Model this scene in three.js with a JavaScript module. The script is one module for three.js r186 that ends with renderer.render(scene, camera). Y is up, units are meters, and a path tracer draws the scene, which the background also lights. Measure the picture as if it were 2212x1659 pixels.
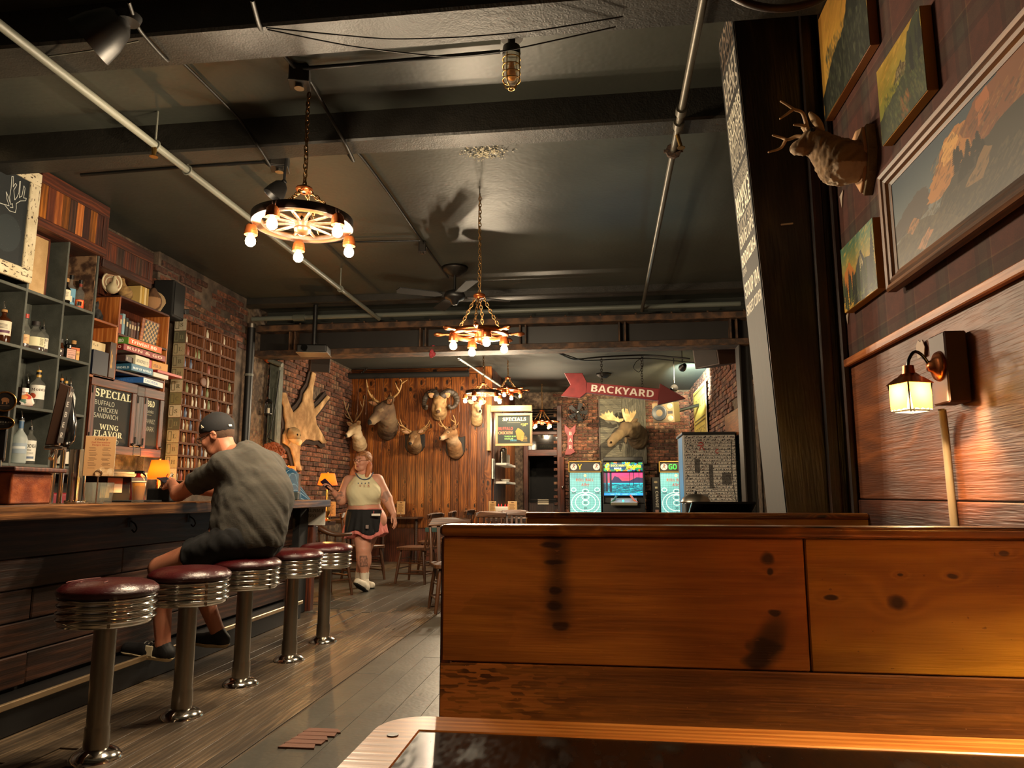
import * as THREE from 'three';
import { mergeGeometries } from 'three/addons/utils/BufferGeometryUtils.js';
import { RoundedBoxGeometry } from 'three/addons/geometries/RoundedBoxGeometry.js';
import { RectAreaLightUniformsLib } from 'three/addons/lights/RectAreaLightUniformsLib.js';
RectAreaLightUniformsLib.init();

// ---------------------------------------------------------------- camera, sky, exposure
const FPX = 1570, CX = 1106, CY = 829.5, EYE = 1.12, PITCH = 0.15076, YAW = 0.12652;
const scene = new THREE.Scene();
scene.background = new THREE.Color(0x000000);
const camera = new THREE.PerspectiveCamera(2 * Math.atan(CY / FPX) * 180 / Math.PI, 2212 / 1659, 0.05, 100);
camera.rotation.order = 'YXZ';
camera.rotation.set(PITCH, YAW, 0);
camera.position.set(0, EYE, 0);
scene.add(camera);
const renderer = new THREE.WebGLRenderer();
renderer.toneMapping = THREE.LinearToneMapping;
renderer.toneMappingExposure = 1.5;
renderer.shadowMap.enabled = true;
const BULB = 3.2, LANTERN = 3.4;                   // candela of one chandelier bulb, of one wall lantern
const WARM = new THREE.Color().setRGB(1, 0.79, 0.53), AMBER = new THREE.Color().setRGB(1, 0.52, 0.14), LAMP = new THREE.Color().setRGB(1, 0.68, 0.34), COOL = new THREE.Color().setRGB(0.80, 1, 0.86);

// ---------------------------------------------------------------- small tools
let seed = 7;
const rnd = () => { seed = (seed * 1664525 + 1013904223) >>> 0; return seed / 4294967296; };
const rr = (a, b) => a + (b - a) * rnd();
const V = (x, y, z) => new THREE.Vector3(x, y, z);
const lerp = (a, b, t) => a + (b - a) * t, clamp = (x, a = 0, b = 1) => Math.min(b, Math.max(a, x)), sstep = (a, b, x) => { const t = clamp((x - a) / (b - a)); return t * t * (3 - 2 * t); };
function ray(u, v) { return V((u - CX) / FPX, -(v - CY) / FPX, -1).applyEuler(new THREE.Euler(PITCH, YAW, 0, 'YXZ')); }
const onX = (u, v, x) => { const d = ray(u, v); return d.multiplyScalar(x / d.x).add(V(0, EYE, 0)); };      // where a sight line meets a real wall, floor or beam
const onY = (u, v, y) => { const d = ray(u, v); return d.multiplyScalar((y - EYE) / d.y).add(V(0, EYE, 0)); };
const onZ = (u, v, z) => { const d = ray(u, v); return d.multiplyScalar(z / d.z).add(V(0, EYE, 0)); };
const taken = {};
function numbered(n) { const k = (taken[n] = (taken[n] ?? -1) + 1); return k ? n + '_' + String(k).padStart(3, '0') : n; }
function tag(o, label, category, group) { o.userData = { label, category }; if (group) o.userData.group = group; return o; }
function thing(name, label, category, pos = [0, 0, 0], turn = 0, group) {
  const o = new THREE.Group(); o.name = numbered(name); scene.add(o);
  if (pos.isVector3) o.position.copy(pos); else o.position.set(...pos);
  o.rotation.y = turn; return tag(o, label, category, group);
}
function M(name, geo, mat, parent, pos, rot) {
  let g = Array.isArray(geo) ? merge(geo) : geo; if (mat.userData.region) g = fitUV(g, mat.userData.region);
  const m = new THREE.Mesh(g, mat); m.name = parent ? name : numbered(name); (parent ?? scene).add(m);
  if (pos) m.position.set(...pos); if (rot) m.rotation.set(...rot);
  return m;
}
function struct(name, geo, mat, parent) { const m = M(name, geo, mat, parent); m.userData.kind = 'structure'; return m; }
function solo(name, geo, mat, label, category, group) { return tag(M(name, geo, mat), label, category, group); }
function dup(root, pos, turn, label, group) {
  const r = root.clone(); r.name = numbered(root.name.replace(/_\d{3}$/, '')); scene.add(r); r.userData = { ...root.userData };
  if (pos) { if (pos.isVector3) r.position.copy(pos); else r.position.set(...pos); } if (turn !== undefined && turn !== null) r.rotation.y = turn;
  if (label) r.userData.label = label; if (group) r.userData.group = group; return r;
}
function merge(list) {
  const flat = list.flat(9).map((g) => { const h = g.index ? g.toNonIndexed() : g.clone(); for (const k of Object.keys(h.attributes)) if (!['position', 'normal', 'uv', 'color'].includes(k)) h.deleteAttribute(k); if (!h.attributes.uv) h.setAttribute('uv', new THREE.BufferAttribute(new Float32Array(h.attributes.position.count * 2), 2)); return h; });
  if (flat.some((g) => g.attributes.color)) for (const g of flat) if (!g.attributes.color) g.setAttribute('color', new THREE.BufferAttribute(new Float32Array(g.attributes.position.count * 3).fill(1), 3));
  return mergeGeometries(flat);
}
const T = (g, x = 0, y = 0, z = 0, rx = 0, ry = 0, rz = 0) => { if (rx || ry || rz) g.applyMatrix4(new THREE.Matrix4().makeRotationFromEuler(new THREE.Euler(rx, ry, rz))); return g.translate(x, y, z); };
const AX = { x: 0, y: 1, z: 2 };
function uvBox(g, axis = 'x', du = 0, dv = 0) {       // metres along the grain and across it
  const p = g.attributes.position, n = g.attributes.normal, uv = new Float32Array(p.count * 2), k = AX[axis];
  for (let i = 0; i < p.count; i++) {
    const P = [p.getX(i), p.getY(i), p.getZ(i)], N = [Math.abs(n.getX(i)), Math.abs(n.getY(i)), Math.abs(n.getZ(i))];
    const d = N[0] >= N[1] && N[0] >= N[2] ? 0 : N[1] >= N[2] ? 1 : 2, o = [0, 1, 2].filter((j) => j !== d);
    const a = d === k ? o[0] : k, b = o.find((j) => j !== a);
    uv[i * 2] = P[a] + du; uv[i * 2 + 1] = P[b] + dv;
  }
  g.setAttribute('uv', new THREE.BufferAttribute(uv, 2)); return g;
}
function cbox(w, h, d, c = 0.003, axis) {             // a box with chamfered edges, flat faces
  const a = [w / 2, h / 2, d / 2]; c = Math.min(c, ...a.map((x) => x * 0.49)); const pos = [], nor = [];
  const tri = (A, B, C) => {
    let n = V(...B).sub(V(...A)).cross(V(...C).sub(V(...A))); const m = V(A[0] + B[0] + C[0], A[1] + B[1] + C[1], A[2] + B[2] + C[2]);
    const t = n.dot(m) < 0 ? [A, C, B] : [A, B, C]; if (n.dot(m) < 0) n.negate(); n.normalize();
    for (const q of t) { pos.push(...q); nor.push(n.x, n.y, n.z); }
  };
  const pt = (k, s) => s.map((q, i) => q * (i === k ? a[i] : a[i] - c));   // corner s on face k
  const S = [-1, 1];
  for (let k = 0; k < 3; k++) for (const s of S) {
    const i = (k + 1) % 3, j = (k + 2) % 3, q = (x, y) => { const r = [0, 0, 0]; r[k] = s; r[i] = x; r[j] = y; return pt(k, r); };
    tri(q(-1, -1), q(1, -1), q(1, 1)); tri(q(-1, -1), q(1, 1), q(-1, 1));
  }
  for (let k = 0; k < 3; k++) { const i = (k + 1) % 3, j = (k + 2) % 3; for (const s of S) for (const t of S) { const e = (f, z) => { const r = [0, 0, 0]; r[k] = z; r[i] = s; r[j] = t; return pt(f, r); }; tri(e(i, -1), e(i, 1), e(j, 1)); tri(e(i, -1), e(j, 1), e(j, -1)); } }
  for (const x of S) for (const y of S) for (const z of S) tri(pt(0, [x, y, z]), pt(1, [x, y, z]), pt(2, [x, y, z]));
  const g = new THREE.BufferGeometry(); g.setAttribute('position', new THREE.Float32BufferAttribute(pos, 3)); g.setAttribute('normal', new THREE.Float32BufferAttribute(nor, 3));
  return uvBox(g, axis ?? (w >= h && w >= d ? 'x' : h >= d ? 'y' : 'z'), rnd() * 3, rnd() * 3);
}
const bx = (x0, x1, y0, y1, z0, z1, c = 0.003, axis) => cbox(Math.abs(x1 - x0), Math.abs(y1 - y0), Math.abs(z1 - z0), c, axis).translate((x0 + x1) / 2, (y0 + y1) / 2, (z0 + z1) / 2);
const rbox = (w, h, d, r = 0.01, s = 2) => uvBox(new RoundedBoxGeometry(w, h, d, s, Math.min(r, w / 2.01, h / 2.01, d / 2.01)), w >= h && w >= d ? 'x' : h >= d ? 'y' : 'z', rnd(), rnd());
const cyl = (r0, r1, h, n = 20) => new THREE.CylinderGeometry(r1, r0, h, n).translate(0, h / 2, 0);      // bottom radius, top radius, stands on y = 0
const lathe = (pts, n = 24) => new THREE.LatheGeometry(pts.map(([r, y]) => new THREE.Vector2(Math.max(r, 1e-4), y)), n);
const tube = (pts, r, n = 6, seg, closed = false, k = 0.5) => { const P = pts.map((p) => p.isVector3 ? p : V(...p)); return new THREE.TubeGeometry(new THREE.CatmullRomCurve3(P, closed, 'catmullrom', k), seg ?? Math.max(2, P.length * 4), r, n, closed); };
function rod(a, b, r0, r1 = r0, n = 10) {             // a straight round bar between two points
  const A = a.isVector3 ? a : V(...a), B = b.isVector3 ? b : V(...b), d = B.clone().sub(A), g = new THREE.CylinderGeometry(r1, r0, d.length(), n);
  return g.applyQuaternion(new THREE.Quaternion().setFromUnitVectors(V(0, 1, 0), d.normalize())).translate((A.x + B.x) / 2, (A.y + B.y) / 2, (A.z + B.z) / 2);
}
function taper(pts, r0, r1, n = 7, seg = 14, close = true) { // a tube whose radius changes along its length
  const P = pts.map((p) => p.isVector3 ? p : V(...p)), c = new THREE.CatmullRomCurve3(P, false, 'catmullrom', 0.5), g = new THREE.TubeGeometry(c, seg, 1, n), p = g.attributes.position, rf = typeof r0 === 'function' ? r0 : (t) => lerp(r0, r1, t);
  for (let i = 0; i <= seg; i++) { const o = c.getPointAt(i / seg), r = rf(i / seg); for (let j = 0; j <= n; j++) { const q = i * (n + 1) + j; p.setXYZ(q, o.x + (p.getX(q) - o.x) * r, o.y + (p.getY(q) - o.y) * r, o.z + (p.getZ(q) - o.z) * r); } }
  g.computeVertexNormals();
  if (!close) return g;
  return merge([g, T(new THREE.SphereGeometry(rf(0), 8, 6), ...c.getPointAt(0).toArray()), T(new THREE.SphereGeometry(Math.max(rf(1), 1e-3), 6, 4), ...c.getPointAt(1).toArray())]);
}
function extrude(pts, depth, bevel = 0.002, holes = []) {
  const s = new THREE.Shape(pts.map((p) => new THREE.Vector2(...p))); for (const h of holes) s.holes.push(new THREE.Path(h.map((p) => new THREE.Vector2(...p))));
  return new THREE.ExtrudeGeometry(s, { depth, bevelEnabled: bevel > 0, bevelThickness: bevel, bevelSize: bevel, bevelSegments: 1, curveSegments: 8 });
}
const arc = (cx, cy, r, a0, a1, n = 12) => Array.from({ length: n + 1 }, (_, i) => { const a = a0 + (a1 - a0) * i / n; return [cx + Math.cos(a) * r, cy + Math.sin(a) * r]; });

// ---------------------------------------------------------------- noise and textures
const TAB = new Float32Array(65536); { let s = 99; for (let i = 0; i < 65536; i++) { s = (s * 1664525 + 1013904223) >>> 0; TAB[i] = s / 4294967296; } }
function vn(x, y) {
  const xi = Math.floor(x), yi = Math.floor(y); let fx = x - xi, fy = y - yi; fx = fx * fx * (3 - 2 * fx); fy = fy * fy * (3 - 2 * fy);
  const a = (xi & 255), b = ((xi + 1) & 255), c = (yi & 255) << 8, d = ((yi + 1) & 255) << 8;
  return (TAB[c | a] * (1 - fx) + TAB[c | b] * fx) * (1 - fy) + (TAB[d | a] * (1 - fx) + TAB[d | b] * fx) * fy;
}
const fbm = (x, y, o = 4) => { let s = 0, a = 0.5, t = 0; for (let i = 0; i < o; i++) { s += a * vn(x, y); t += a; x = x * 2.03 + 17.3; y = y * 2.03 + 5.7; a *= 0.5; } return s / t; };
const hex = (h) => { const c = new THREE.Color(h); const o = {}; c.getRGB(o, THREE.SRGBColorSpace); return [o.r * 255, o.g * 255, o.b * 255]; };
function dataTex(w, h, f, srgb, len = 1, wid = 1) {
  const d = new Uint8Array(w * h * 4); for (let y = 0, i = 0; y < h; y++) for (let x = 0; x < w; x++, i += 4) { const c = f(x / w, y / h); if (c.length) { d[i] = clamp(c[0], 0, 255); d[i + 1] = clamp(c[1], 0, 255); d[i + 2] = clamp(c[2], 0, 255); } else d[i] = d[i + 1] = d[i + 2] = clamp(c, 0, 255); d[i + 3] = 255; }
  const t = new THREE.DataTexture(d, w, h); t.magFilter = t.minFilter = THREE.LinearFilter; t.wrapS = t.wrapT = THREE.MirroredRepeatWrapping; if (srgb) t.colorSpace = THREE.SRGBColorSpace; t.repeat.set(1 / len, 1 / wid); t.needsUpdate = true; return t;
}
const mix3 = (a, b, t) => [a[0] + (b[0] - a[0]) * t, a[1] + (b[1] - a[1]) * t, a[2] + (b[2] - a[2]) * t];
function std(color, rough = 0.6, o = {}) { return new THREE.MeshStandardMaterial({ color, roughness: rough, ...o }); }
function phys(color, rough = 0.5, o = {}) { return new THREE.MeshPhysicalMaterial({ color, roughness: rough, ...o }); }
let woodBump, grainBump;
// wood: grain along u; colours dark, mid, light; knots [u, v, radius] in metres; extra(u, v, colour) may add wear
function wood({ w = 1024, h = 256, len = 2, wid = 0.5, c, rings = 14, warp = 2.2, fine = 0.5, knots = [], bump = 0.0012, rough = 0.5, s = 0, extra, coat = 0, low = 0, amp = 0.42, eye = 2.6 }) {
  const [C0, C1, C2, CK] = c.map(hex), H = new Float32Array(w * h); let q = 0;
  const map = dataTex(w, h, (u, v) => {
    const X = u * len, Y = v * wid; let t = Y * rings + (fbm(X * 1.1 + s, Y * 5 + s, 3) - 0.5) * warp, kn = 0;
    for (const [kx, ky, r, st = 0.5] of knots) { const dx = (X - kx) * st, dy = Y - ky, d = Math.hypot(dx, dy) / r; if (d < 6) { t += eye * Math.exp(-d * d / 5); kn = Math.max(kn, sstep(1.15, 0.55, d + (vn(X * 60, Y * 60 + s) - 0.5) * 0.5)); } }
    const ring = Math.pow(0.5 + 0.5 * Math.sin(t * 6.283), 1.6), f = vn(X * 9 + s, Y * 330) * 0.6 + vn(X * 30, Y * 700 + s) * 0.4, big = fbm(X * 2.3 + s * 3, Y * 9 + s, 3);
    let k = clamp(0.39 - amp * 0.5 + amp * ring * (0.4 + 0.6 * big) + (f - 0.5) * fine + (big - 0.5) * 0.9);
    let col = k < 0.5 ? mix3(C0, C1, k * 2) : mix3(C1, C2, k * 2 - 1);
    if (low) col = mix3(col, C0, low * sstep(0.45, 0.75, fbm(X * 1.3 + 40 + s, Y * 4 + 9, 3)));
    if (kn) col = mix3(col, CK ?? C0, kn);
    let hgt = 0.5 + 0.3 * (ring - 0.5) + 0.5 * (f - 0.5) - kn * 0.15;
    if (extra) { const e = extra(X, Y, col, hgt); if (e) { col = e[0]; hgt = e[1]; } }
    H[q++] = hgt; return col;
  }, true, len, wid);
  q = 0; let bt = null; if (bump) { if (w > 512) bt = dataTex(w, h, () => H[q++] * 255, false, len, wid); else { bt = (woodBump ??= dataTex(w, h, () => H[q++] * 255, false, 1, 1)).clone(); bt.repeat.set(1 / len, 1 / wid); } }
  const m = coat ? phys(0xffffff, rough, { clearcoat: coat, clearcoatRoughness: 0.25 }) : std(0xffffff, rough); m.map = map; if (bt) { m.bumpMap = bt; m.bumpScale = bump; } return m;
}
function grain(c, { w = 512, h = 512, size = 1, sc = 8, amt = 0.5, rough = 0.8, bump = 0.002, s = 0, spec = 0.25 } = {}) { // blotchy paint, plaster, stone
  const [a, b] = c.map(hex), m = std(0xffffff, rough);
  m.map = dataTex(w, h, (u, v) => { const n = fbm(u * sc + s, v * sc + s, 5), f = vn(u * 200 + s, v * 200); return mix3(a, b, clamp(0.5 + (n - 0.5) * 2.6 * amt + (f - 0.5) * spec)); }, true, size, size);
  if (bump) { grainBump ??= dataTex(512, 512, (u, v) => 255 * (0.7 * fbm(u * 24, v * 24, 4) + 0.3 * vn(u * 160, v * 160)), false, 1, 1); m.bumpMap = grainBump.clone(); m.bumpMap.repeat.set(1 / size, 1 / size); m.bumpScale = bump; }
  return m;
}
function canvas(w, h, draw) { const c = document.createElement('canvas'); c.width = w; c.height = h; const g = c.getContext('2d'); draw(g, w, h); const t = new THREE.CanvasTexture(c); t.colorSpace = THREE.SRGBColorSpace; t.magFilter = THREE.LinearFilter; return t; }
// printed faces share a few large sheets; M() fits a face's uv to its place on the sheet
const sheets = []; let sheet;
function print(w, h, draw, rough = 0.6, o = {}) {
  if (!sheet || !place(sheet, w, h)) { const S = 2048, c = document.createElement('canvas'); c.width = c.height = S; const t = new THREE.CanvasTexture(c); t.colorSpace = THREE.SRGBColorSpace; t.magFilter = THREE.LinearFilter; sheet = { c, t, x: 2, y: 2, row: 0, S }; sheets.push(sheet); place(sheet, w, h); }
  const { at: [x, y], S, t } = sheet, c = document.createElement('canvas'); c.width = w; c.height = h; draw(c.getContext('2d'), w, h); const g = sheet.c.getContext('2d'); g.drawImage(c, x - 2, y - 2, w + 4, h + 4); g.drawImage(c, x, y);
  const m = std(0xffffff, rough, { map: t, ...o }); if (o.emissive) m.emissiveMap = t; m.userData.region = [x / S, 1 - (y + h) / S, w / S, h / S]; return m;
}
function place(s, w, h) { if (s.x + w + 4 > s.S) { s.x = 2; s.y += s.row + 6; s.row = 0; } if (s.y + h + 4 > s.S) return false; s.at = [s.x, s.y]; s.x += w + 6; s.row = Math.max(s.row, h); return true; }
function fitUV(g, [u0, v0, du, dv]) { g = g.clone(); const uv = g.attributes.uv; for (let i = 0; i < uv.count; i++) uv.setXY(i, u0 + clamp(uv.getX(i)) * du, v0 + clamp(uv.getY(i)) * dv); return g; }
const plane = (w, h) => new THREE.PlaneGeometry(w, h);
const chalk = (g, s, x, y, px, col = '#d8d8cc', font = 'sans-serif', wd = 1, weight = '') => { g.save(); g.translate(x, y); g.scale(wd, 1); g.font = `${weight} ${px}px ${font}`; g.fillStyle = col; g.fillText(s, 0, 0); g.restore(); };
const speck = (g, w, h, n, col, r = 1.5) => { for (let i = 0; i < n; i++) { g.fillStyle = col; g.globalAlpha = 0.2 + 0.5 * rnd(); g.fillRect(rnd() * w, rnd() * h, rnd() * r + 0.4, rnd() * r + 0.4); } g.globalAlpha = 1; };

// ---------------------------------------------------------------- smooth bodies: a distance field meshed by surface nets
const cap = (a, b, ra, rb = ra, k = 0.02) => ({ t: 0, a, b, ra, rb, k });
const ell = (c, r, k = 0.02) => ({ t: 1, c, r, k });
const cut = (c, r, k = 0.01) => ({ t: 2, c, r, k });
function dist(q, x, y, z) {
  if (q.t === 0) {
    const [ax, ay, az] = q.a, bx_ = q.b[0] - ax, by = q.b[1] - ay, bz = q.b[2] - az, px = x - ax, py = y - ay, pz = z - az;
    const h = clamp((px * bx_ + py * by + pz * bz) / (bx_ * bx_ + by * by + bz * bz + 1e-9));
    const dx = px - bx_ * h, dy = py - by * h, dz = pz - bz * h; return Math.sqrt(dx * dx + dy * dy + dz * dz) - (q.ra + (q.rb - q.ra) * h);
  }
  const X = (x - q.c[0]), Y = (y - q.c[1]), Z = (z - q.c[2]), [a, b, c] = q.r;
  const k0 = Math.sqrt(X * X / (a * a) + Y * Y / (b * b) + Z * Z / (c * c)), k1 = Math.sqrt(X * X / (a ** 4) + Y * Y / (b ** 4) + Z * Z / (c ** 4));
  return k1 < 1e-9 ? -Math.min(a, b, c) : k0 * (k0 - 1) / k1;
}
function field(list) {
  return (x, y, z) => {
    let d = 1e3;
    for (const q of list) {
      const e = dist(q, x, y, z), k = q.k;
      if (q.t === 2) { const h = clamp(0.5 - 0.5 * (d + e) / k); d = d + (-e - d) * h + k * h * (1 - h); }
      else if (e - d < k) { const h = clamp(0.5 + 0.5 * (d - e) / k); d = d + (e - d) * h - k * h * (1 - h); }
    }
    return d;
  };
}
function bounds(list, pad = 0.03) {
  const lo = [1e9, 1e9, 1e9], hi = [-1e9, -1e9, -1e9];
  for (const q of list) if (q.t < 2) for (let i = 0; i < 3; i++) { const A = q.t ? [q.c[i] - q.r[i], q.c[i] + q.r[i]] : [Math.min(q.a[i] - q.ra, q.b[i] - q.rb), Math.max(q.a[i] + q.ra, q.b[i] + q.rb)]; lo[i] = Math.min(lo[i], A[0]); hi[i] = Math.max(hi[i], A[1]); }
  return [lo.map((x) => x - pad), hi.map((x) => x + pad)];
}
function nets(f, [lo, hi], cell, paint, ruffle) {
  const N = [0, 1, 2].map((i) => Math.ceil((hi[i] - lo[i]) / cell) + 1), [nx, ny, nz] = N, v = new Float32Array(nx * ny * nz);
  for (let k = 0, q = 0; k < nz; k++) for (let j = 0; j < ny; j++) for (let i = 0; i < nx; i++) v[q++] = f(lo[0] + i * cell, lo[1] + j * cell, lo[2] + k * cell);
  const id = new Int32Array(nx * ny * nz).fill(-1), pos = [], at = (i, j, k) => (k * ny + j) * nx + i, idx = [];
  const C = []; for (let c = 0; c < 8; c++) C.push([c & 1, (c >> 1) & 1, c >> 2]);
  const E = []; for (let a = 0; a < 8; a++) for (let b = a + 1; b < 8; b++) { const x = a ^ b; if (x === 1 || x === 2 || x === 4) E.push([a, b]); }
  for (let k = 0; k < nz - 1; k++) for (let j = 0; j < ny - 1; j++) for (let i = 0; i < nx - 1; i++) {
    let m = 0; const s = []; for (let c = 0; c < 8; c++) { const w = v[at(i + C[c][0], j + C[c][1], k + C[c][2])]; s.push(w); if (w < 0) m |= 1 << c; }
    if (!m || m === 255) continue;
    let x = 0, y = 0, z = 0, n = 0; for (const [a, b] of E) if (((m >> a) & 1) !== ((m >> b) & 1)) { const t = s[a] / (s[a] - s[b]); x += C[a][0] + t * (C[b][0] - C[a][0]); y += C[a][1] + t * (C[b][1] - C[a][1]); z += C[a][2] + t * (C[b][2] - C[a][2]); n++; }
    id[at(i, j, k)] = pos.length / 3; pos.push(lo[0] + (i + x / n) * cell, lo[1] + (j + y / n) * cell, lo[2] + (k + z / n) * cell);
  }
  const quad = (a, b, c, d, flip) => { if (a < 0 || b < 0 || c < 0 || d < 0) return; if (flip) idx.push(a, c, b, a, d, c); else idx.push(a, b, c, a, c, d); };
  for (let k = 1; k < nz - 1; k++) for (let j = 1; j < ny - 1; j++) for (let i = 1; i < nx - 1; i++) {
    const w = v[at(i, j, k)] < 0;
    if (w !== (v[at(i + 1, j, k)] < 0)) quad(id[at(i, j - 1, k - 1)], id[at(i, j, k - 1)], id[at(i, j, k)], id[at(i, j - 1, k)], !w);
    if (w !== (v[at(i, j + 1, k)] < 0)) quad(id[at(i - 1, j, k - 1)], id[at(i - 1, j, k)], id[at(i, j, k)], id[at(i, j, k - 1)], !w);
    if (w !== (v[at(i, j, k + 1)] < 0)) quad(id[at(i - 1, j - 1, k)], id[at(i, j - 1, k)], id[at(i, j, k)], id[at(i - 1, j, k)], !w);
  }
  const g = new THREE.BufferGeometry(); g.setAttribute('position', new THREE.Float32BufferAttribute(pos, 3)); g.setIndex(idx); g.computeVertexNormals();
  if (ruffle) { const p = g.attributes.position, n = g.attributes.normal; for (let i = 0; i < p.count; i++) { const h = ruffle(p.getX(i), p.getY(i), p.getZ(i), n.getX(i), n.getY(i), n.getZ(i)); p.setXYZ(i, p.getX(i) + n.getX(i) * h, p.getY(i) + n.getY(i) * h, p.getZ(i) + n.getZ(i) * h); } g.computeVertexNormals(); }
  if (paint) { const col = new Float32Array(pos.length), p = g.attributes.position; for (let i = 0; i < pos.length; i += 3) { const c = paint(p.array[i], p.array[i + 1], p.array[i + 2]); col[i] = c[0]; col[i + 1] = c[1]; col[i + 2] = c[2]; } g.setAttribute('color', new THREE.BufferAttribute(col, 3)); }
  const uv = new Float32Array(pos.length / 3 * 2); for (let i = 0; i < pos.length / 3; i++) { uv[i * 2] = pos[i * 3] + pos[i * 3 + 2]; uv[i * 2 + 1] = pos[i * 3 + 1]; } g.setAttribute('uv', new THREE.BufferAttribute(uv, 2));
  return g;
}
const blob = (list, cell, paint, ruffle, pad) => nets(field(list), bounds(list, pad ?? Math.max(0.02, cell * 3)), cell, paint, ruffle);
const lin = (h) => { const c = new THREE.Color(h); return [c.r, c.g, c.b]; };
// ---------------------------------------------------------------- materials
const mt = {
  ceil: grain(['#30322d', '#3e3f38'], { w: 512, h: 512, size: 3, sc: 5, amt: 0.5, rough: 0.42, bump: 0.002, spec: 0.03 }),
  beam: grain(['#1d1c19', '#2b2823'], { w: 256, h: 256, size: 1, sc: 6, rough: 0.5, bump: 0.003 }),
  plaster: grain(['#3d332c', '#6a5a4c'], { w: 256, h: 256, size: 1, sc: 9, amt: 0.9, rough: 0.9, bump: 0.006 }),
  black: std('#0c0b0b', 0.45), blackmatt: std('#100f0e', 0.8), blackgloss: std('#080808', 0.15),
  chrome: std('#d8d4cc', 0.12, { metalness: 1 }), steel: std('#9d968a', 0.32, { metalness: 1 }), brass: std('#b08a4e', 0.28, { metalness: 1 }), copper: std('#b0663c', 0.3, { metalness: 1 }), iron: std('#2a2622', 0.5, { metalness: 0.6 }), rust: grain(['#2a1d14', '#5e4028'], { w: 256, h: 256, size: 0.7, sc: 9, amt: 1, rough: 0.7, bump: 0.003 }),
  galv: grain(['#5c5e56', '#7a7a6e'], { w: 128, h: 128, size: 0.4, sc: 6, rough: 0.42, bump: 0.0005 }),
  whiteplastic: std('#d9d4c8', 0.4), paper: std('#d8cdb4', 0.8), brown: std('#3b2518', 0.5),
};
const REDW = ['#2a1008', '#5a2812', '#84431f', '#170a06'], PINE = ['#42200c', '#7c461b', '#a86e30', '#1c0e07'], DARKW = ['#180d08', '#371f12', '#5d3824', '#0f0806'], BOOTH = ['#3b1a0a', '#7d4118', '#a8642b', '#1c0f09'], HONEY = ['#553010', '#99591c', '#c07f36', '#22130a'], FLOORW = ['#3a3025', '#62513d', '#8d785e', '#1e1710'];
mt.pine = [0, 1, 2].map((i) => wood({ w: 1024, h: 128, len: 2.4, wid: 0.3, c: PINE, rings: 26, warp: 3, s: i * 13.7, fine: 0.35, rough: 0.32, bump: 0.0008, knots: [[0.4 + i * 0.2, 0.06, 0.016], [1.1 - i * 0.13, 0.22, 0.02], [1.75, 0.12 + i * 0.04, 0.017], [2.2 - i * 0.3, 0.24, 0.012], [0.75 + i * 0.1, 0.15, 0.022], [1.35 + i * 0.2, 0.05, 0.018], [0.15 + i * 0.3, 0.2, 0.014]] }));
mt.red = wood({ w: 512, h: 128, len: 1, wid: 0.25, c: REDW, rings: 30, s: 3, rough: 0.5, bump: 0.0008 });
mt.honey = wood({ w: 512, h: 128, len: 1, wid: 0.25, c: HONEY, rings: 30, s: 5, rough: 0.4, bump: 0.0008 });
mt.dark = wood({ w: 1024, h: 256, len: 2, wid: 0.5, c: DARKW, rings: 24, s: 8, rough: 0.5, bump: 0.002 });
mt.counter = wood({ w: 1024, h: 128, len: 2, wid: 0.25, c: ['#3f2614', '#7c5330', '#a87a4c', '#1c0f09'], rings: 30, s: 21, rough: 0.3, bump: 0.0006 });
mt.floor = [0, 1].map((i) => wood({ w: 1024, h: 256, len: 2, wid: 0.4, c: FLOORW, rings: 34, s: 31 + i * 9, rough: 0.42, bump: 0.0015, fine: 0.6, low: 0.7 }));
mt.patch = wood({ w: 256, h: 64, len: 0.4, wid: 0.1, c: ['#4a2a1c', '#8a5a42', '#b07c5e', '#1c100a'], rings: 60, s: 161, rough: 0.8, bump: 0.002, low: 0.6 });
mt.paintfloor = grain(['#3a3730', '#4c483f'], { w: 512, h: 512, size: 2, sc: 9, amt: 0.6, rough: 0.4, bump: 0.0015 });
mt.shelf = grain(['#3a3d37', '#545750'], { w: 256, h: 256, size: 0.8, sc: 7, amt: 0.6, rough: 0.7, bump: 0.001 });
mt.orangewood = wood({ w: 512, h: 128, len: 1, wid: 0.25, c: ['#6a3413', '#a85f28', '#c98545', '#2c1408'], rings: 24, s: 44, rough: 0.5, bump: 0.0006 });
mt.slate = grain(['#15181a', '#22282a'], { w: 256, h: 256, size: 0.6, sc: 5, amt: 0.6, rough: 0.8, bump: 0.0005 });
mt.brick = ['#5a3526', '#6d4431', '#4a2f25', '#7a5a44'].map((h, i) => { const c = hex(h), m = std(0xffffff); m.map = dataTex(128, 128, (u, v) => { const n = fbm(u * 9 + i * 7, v * 9, 4), f = vn(u * 90, v * 90 + i); return mix3(c.map((x) => x * 0.62), c.map((x) => Math.min(255, x * 1.35)), clamp(0.5 + (n - 0.5) * 1.8 + (f - 0.5) * 0.5)); }, true, 0.3, 0.3); m.bumpMap = grainBump.clone(); m.bumpMap.repeat.set(4, 4); m.bumpScale = 0.005; m.roughness = 0.85; return m; });
mt.mortar = grain(['#3c3027', '#6b5a48'], { w: 256, h: 256, size: 0.6, sc: 12, amt: 0.9, rough: 0.95, bump: 0.008 });
const gloss = (c, r = 0.35) => std(c, r);
const skinCol = lin('#b57a5c');

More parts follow.
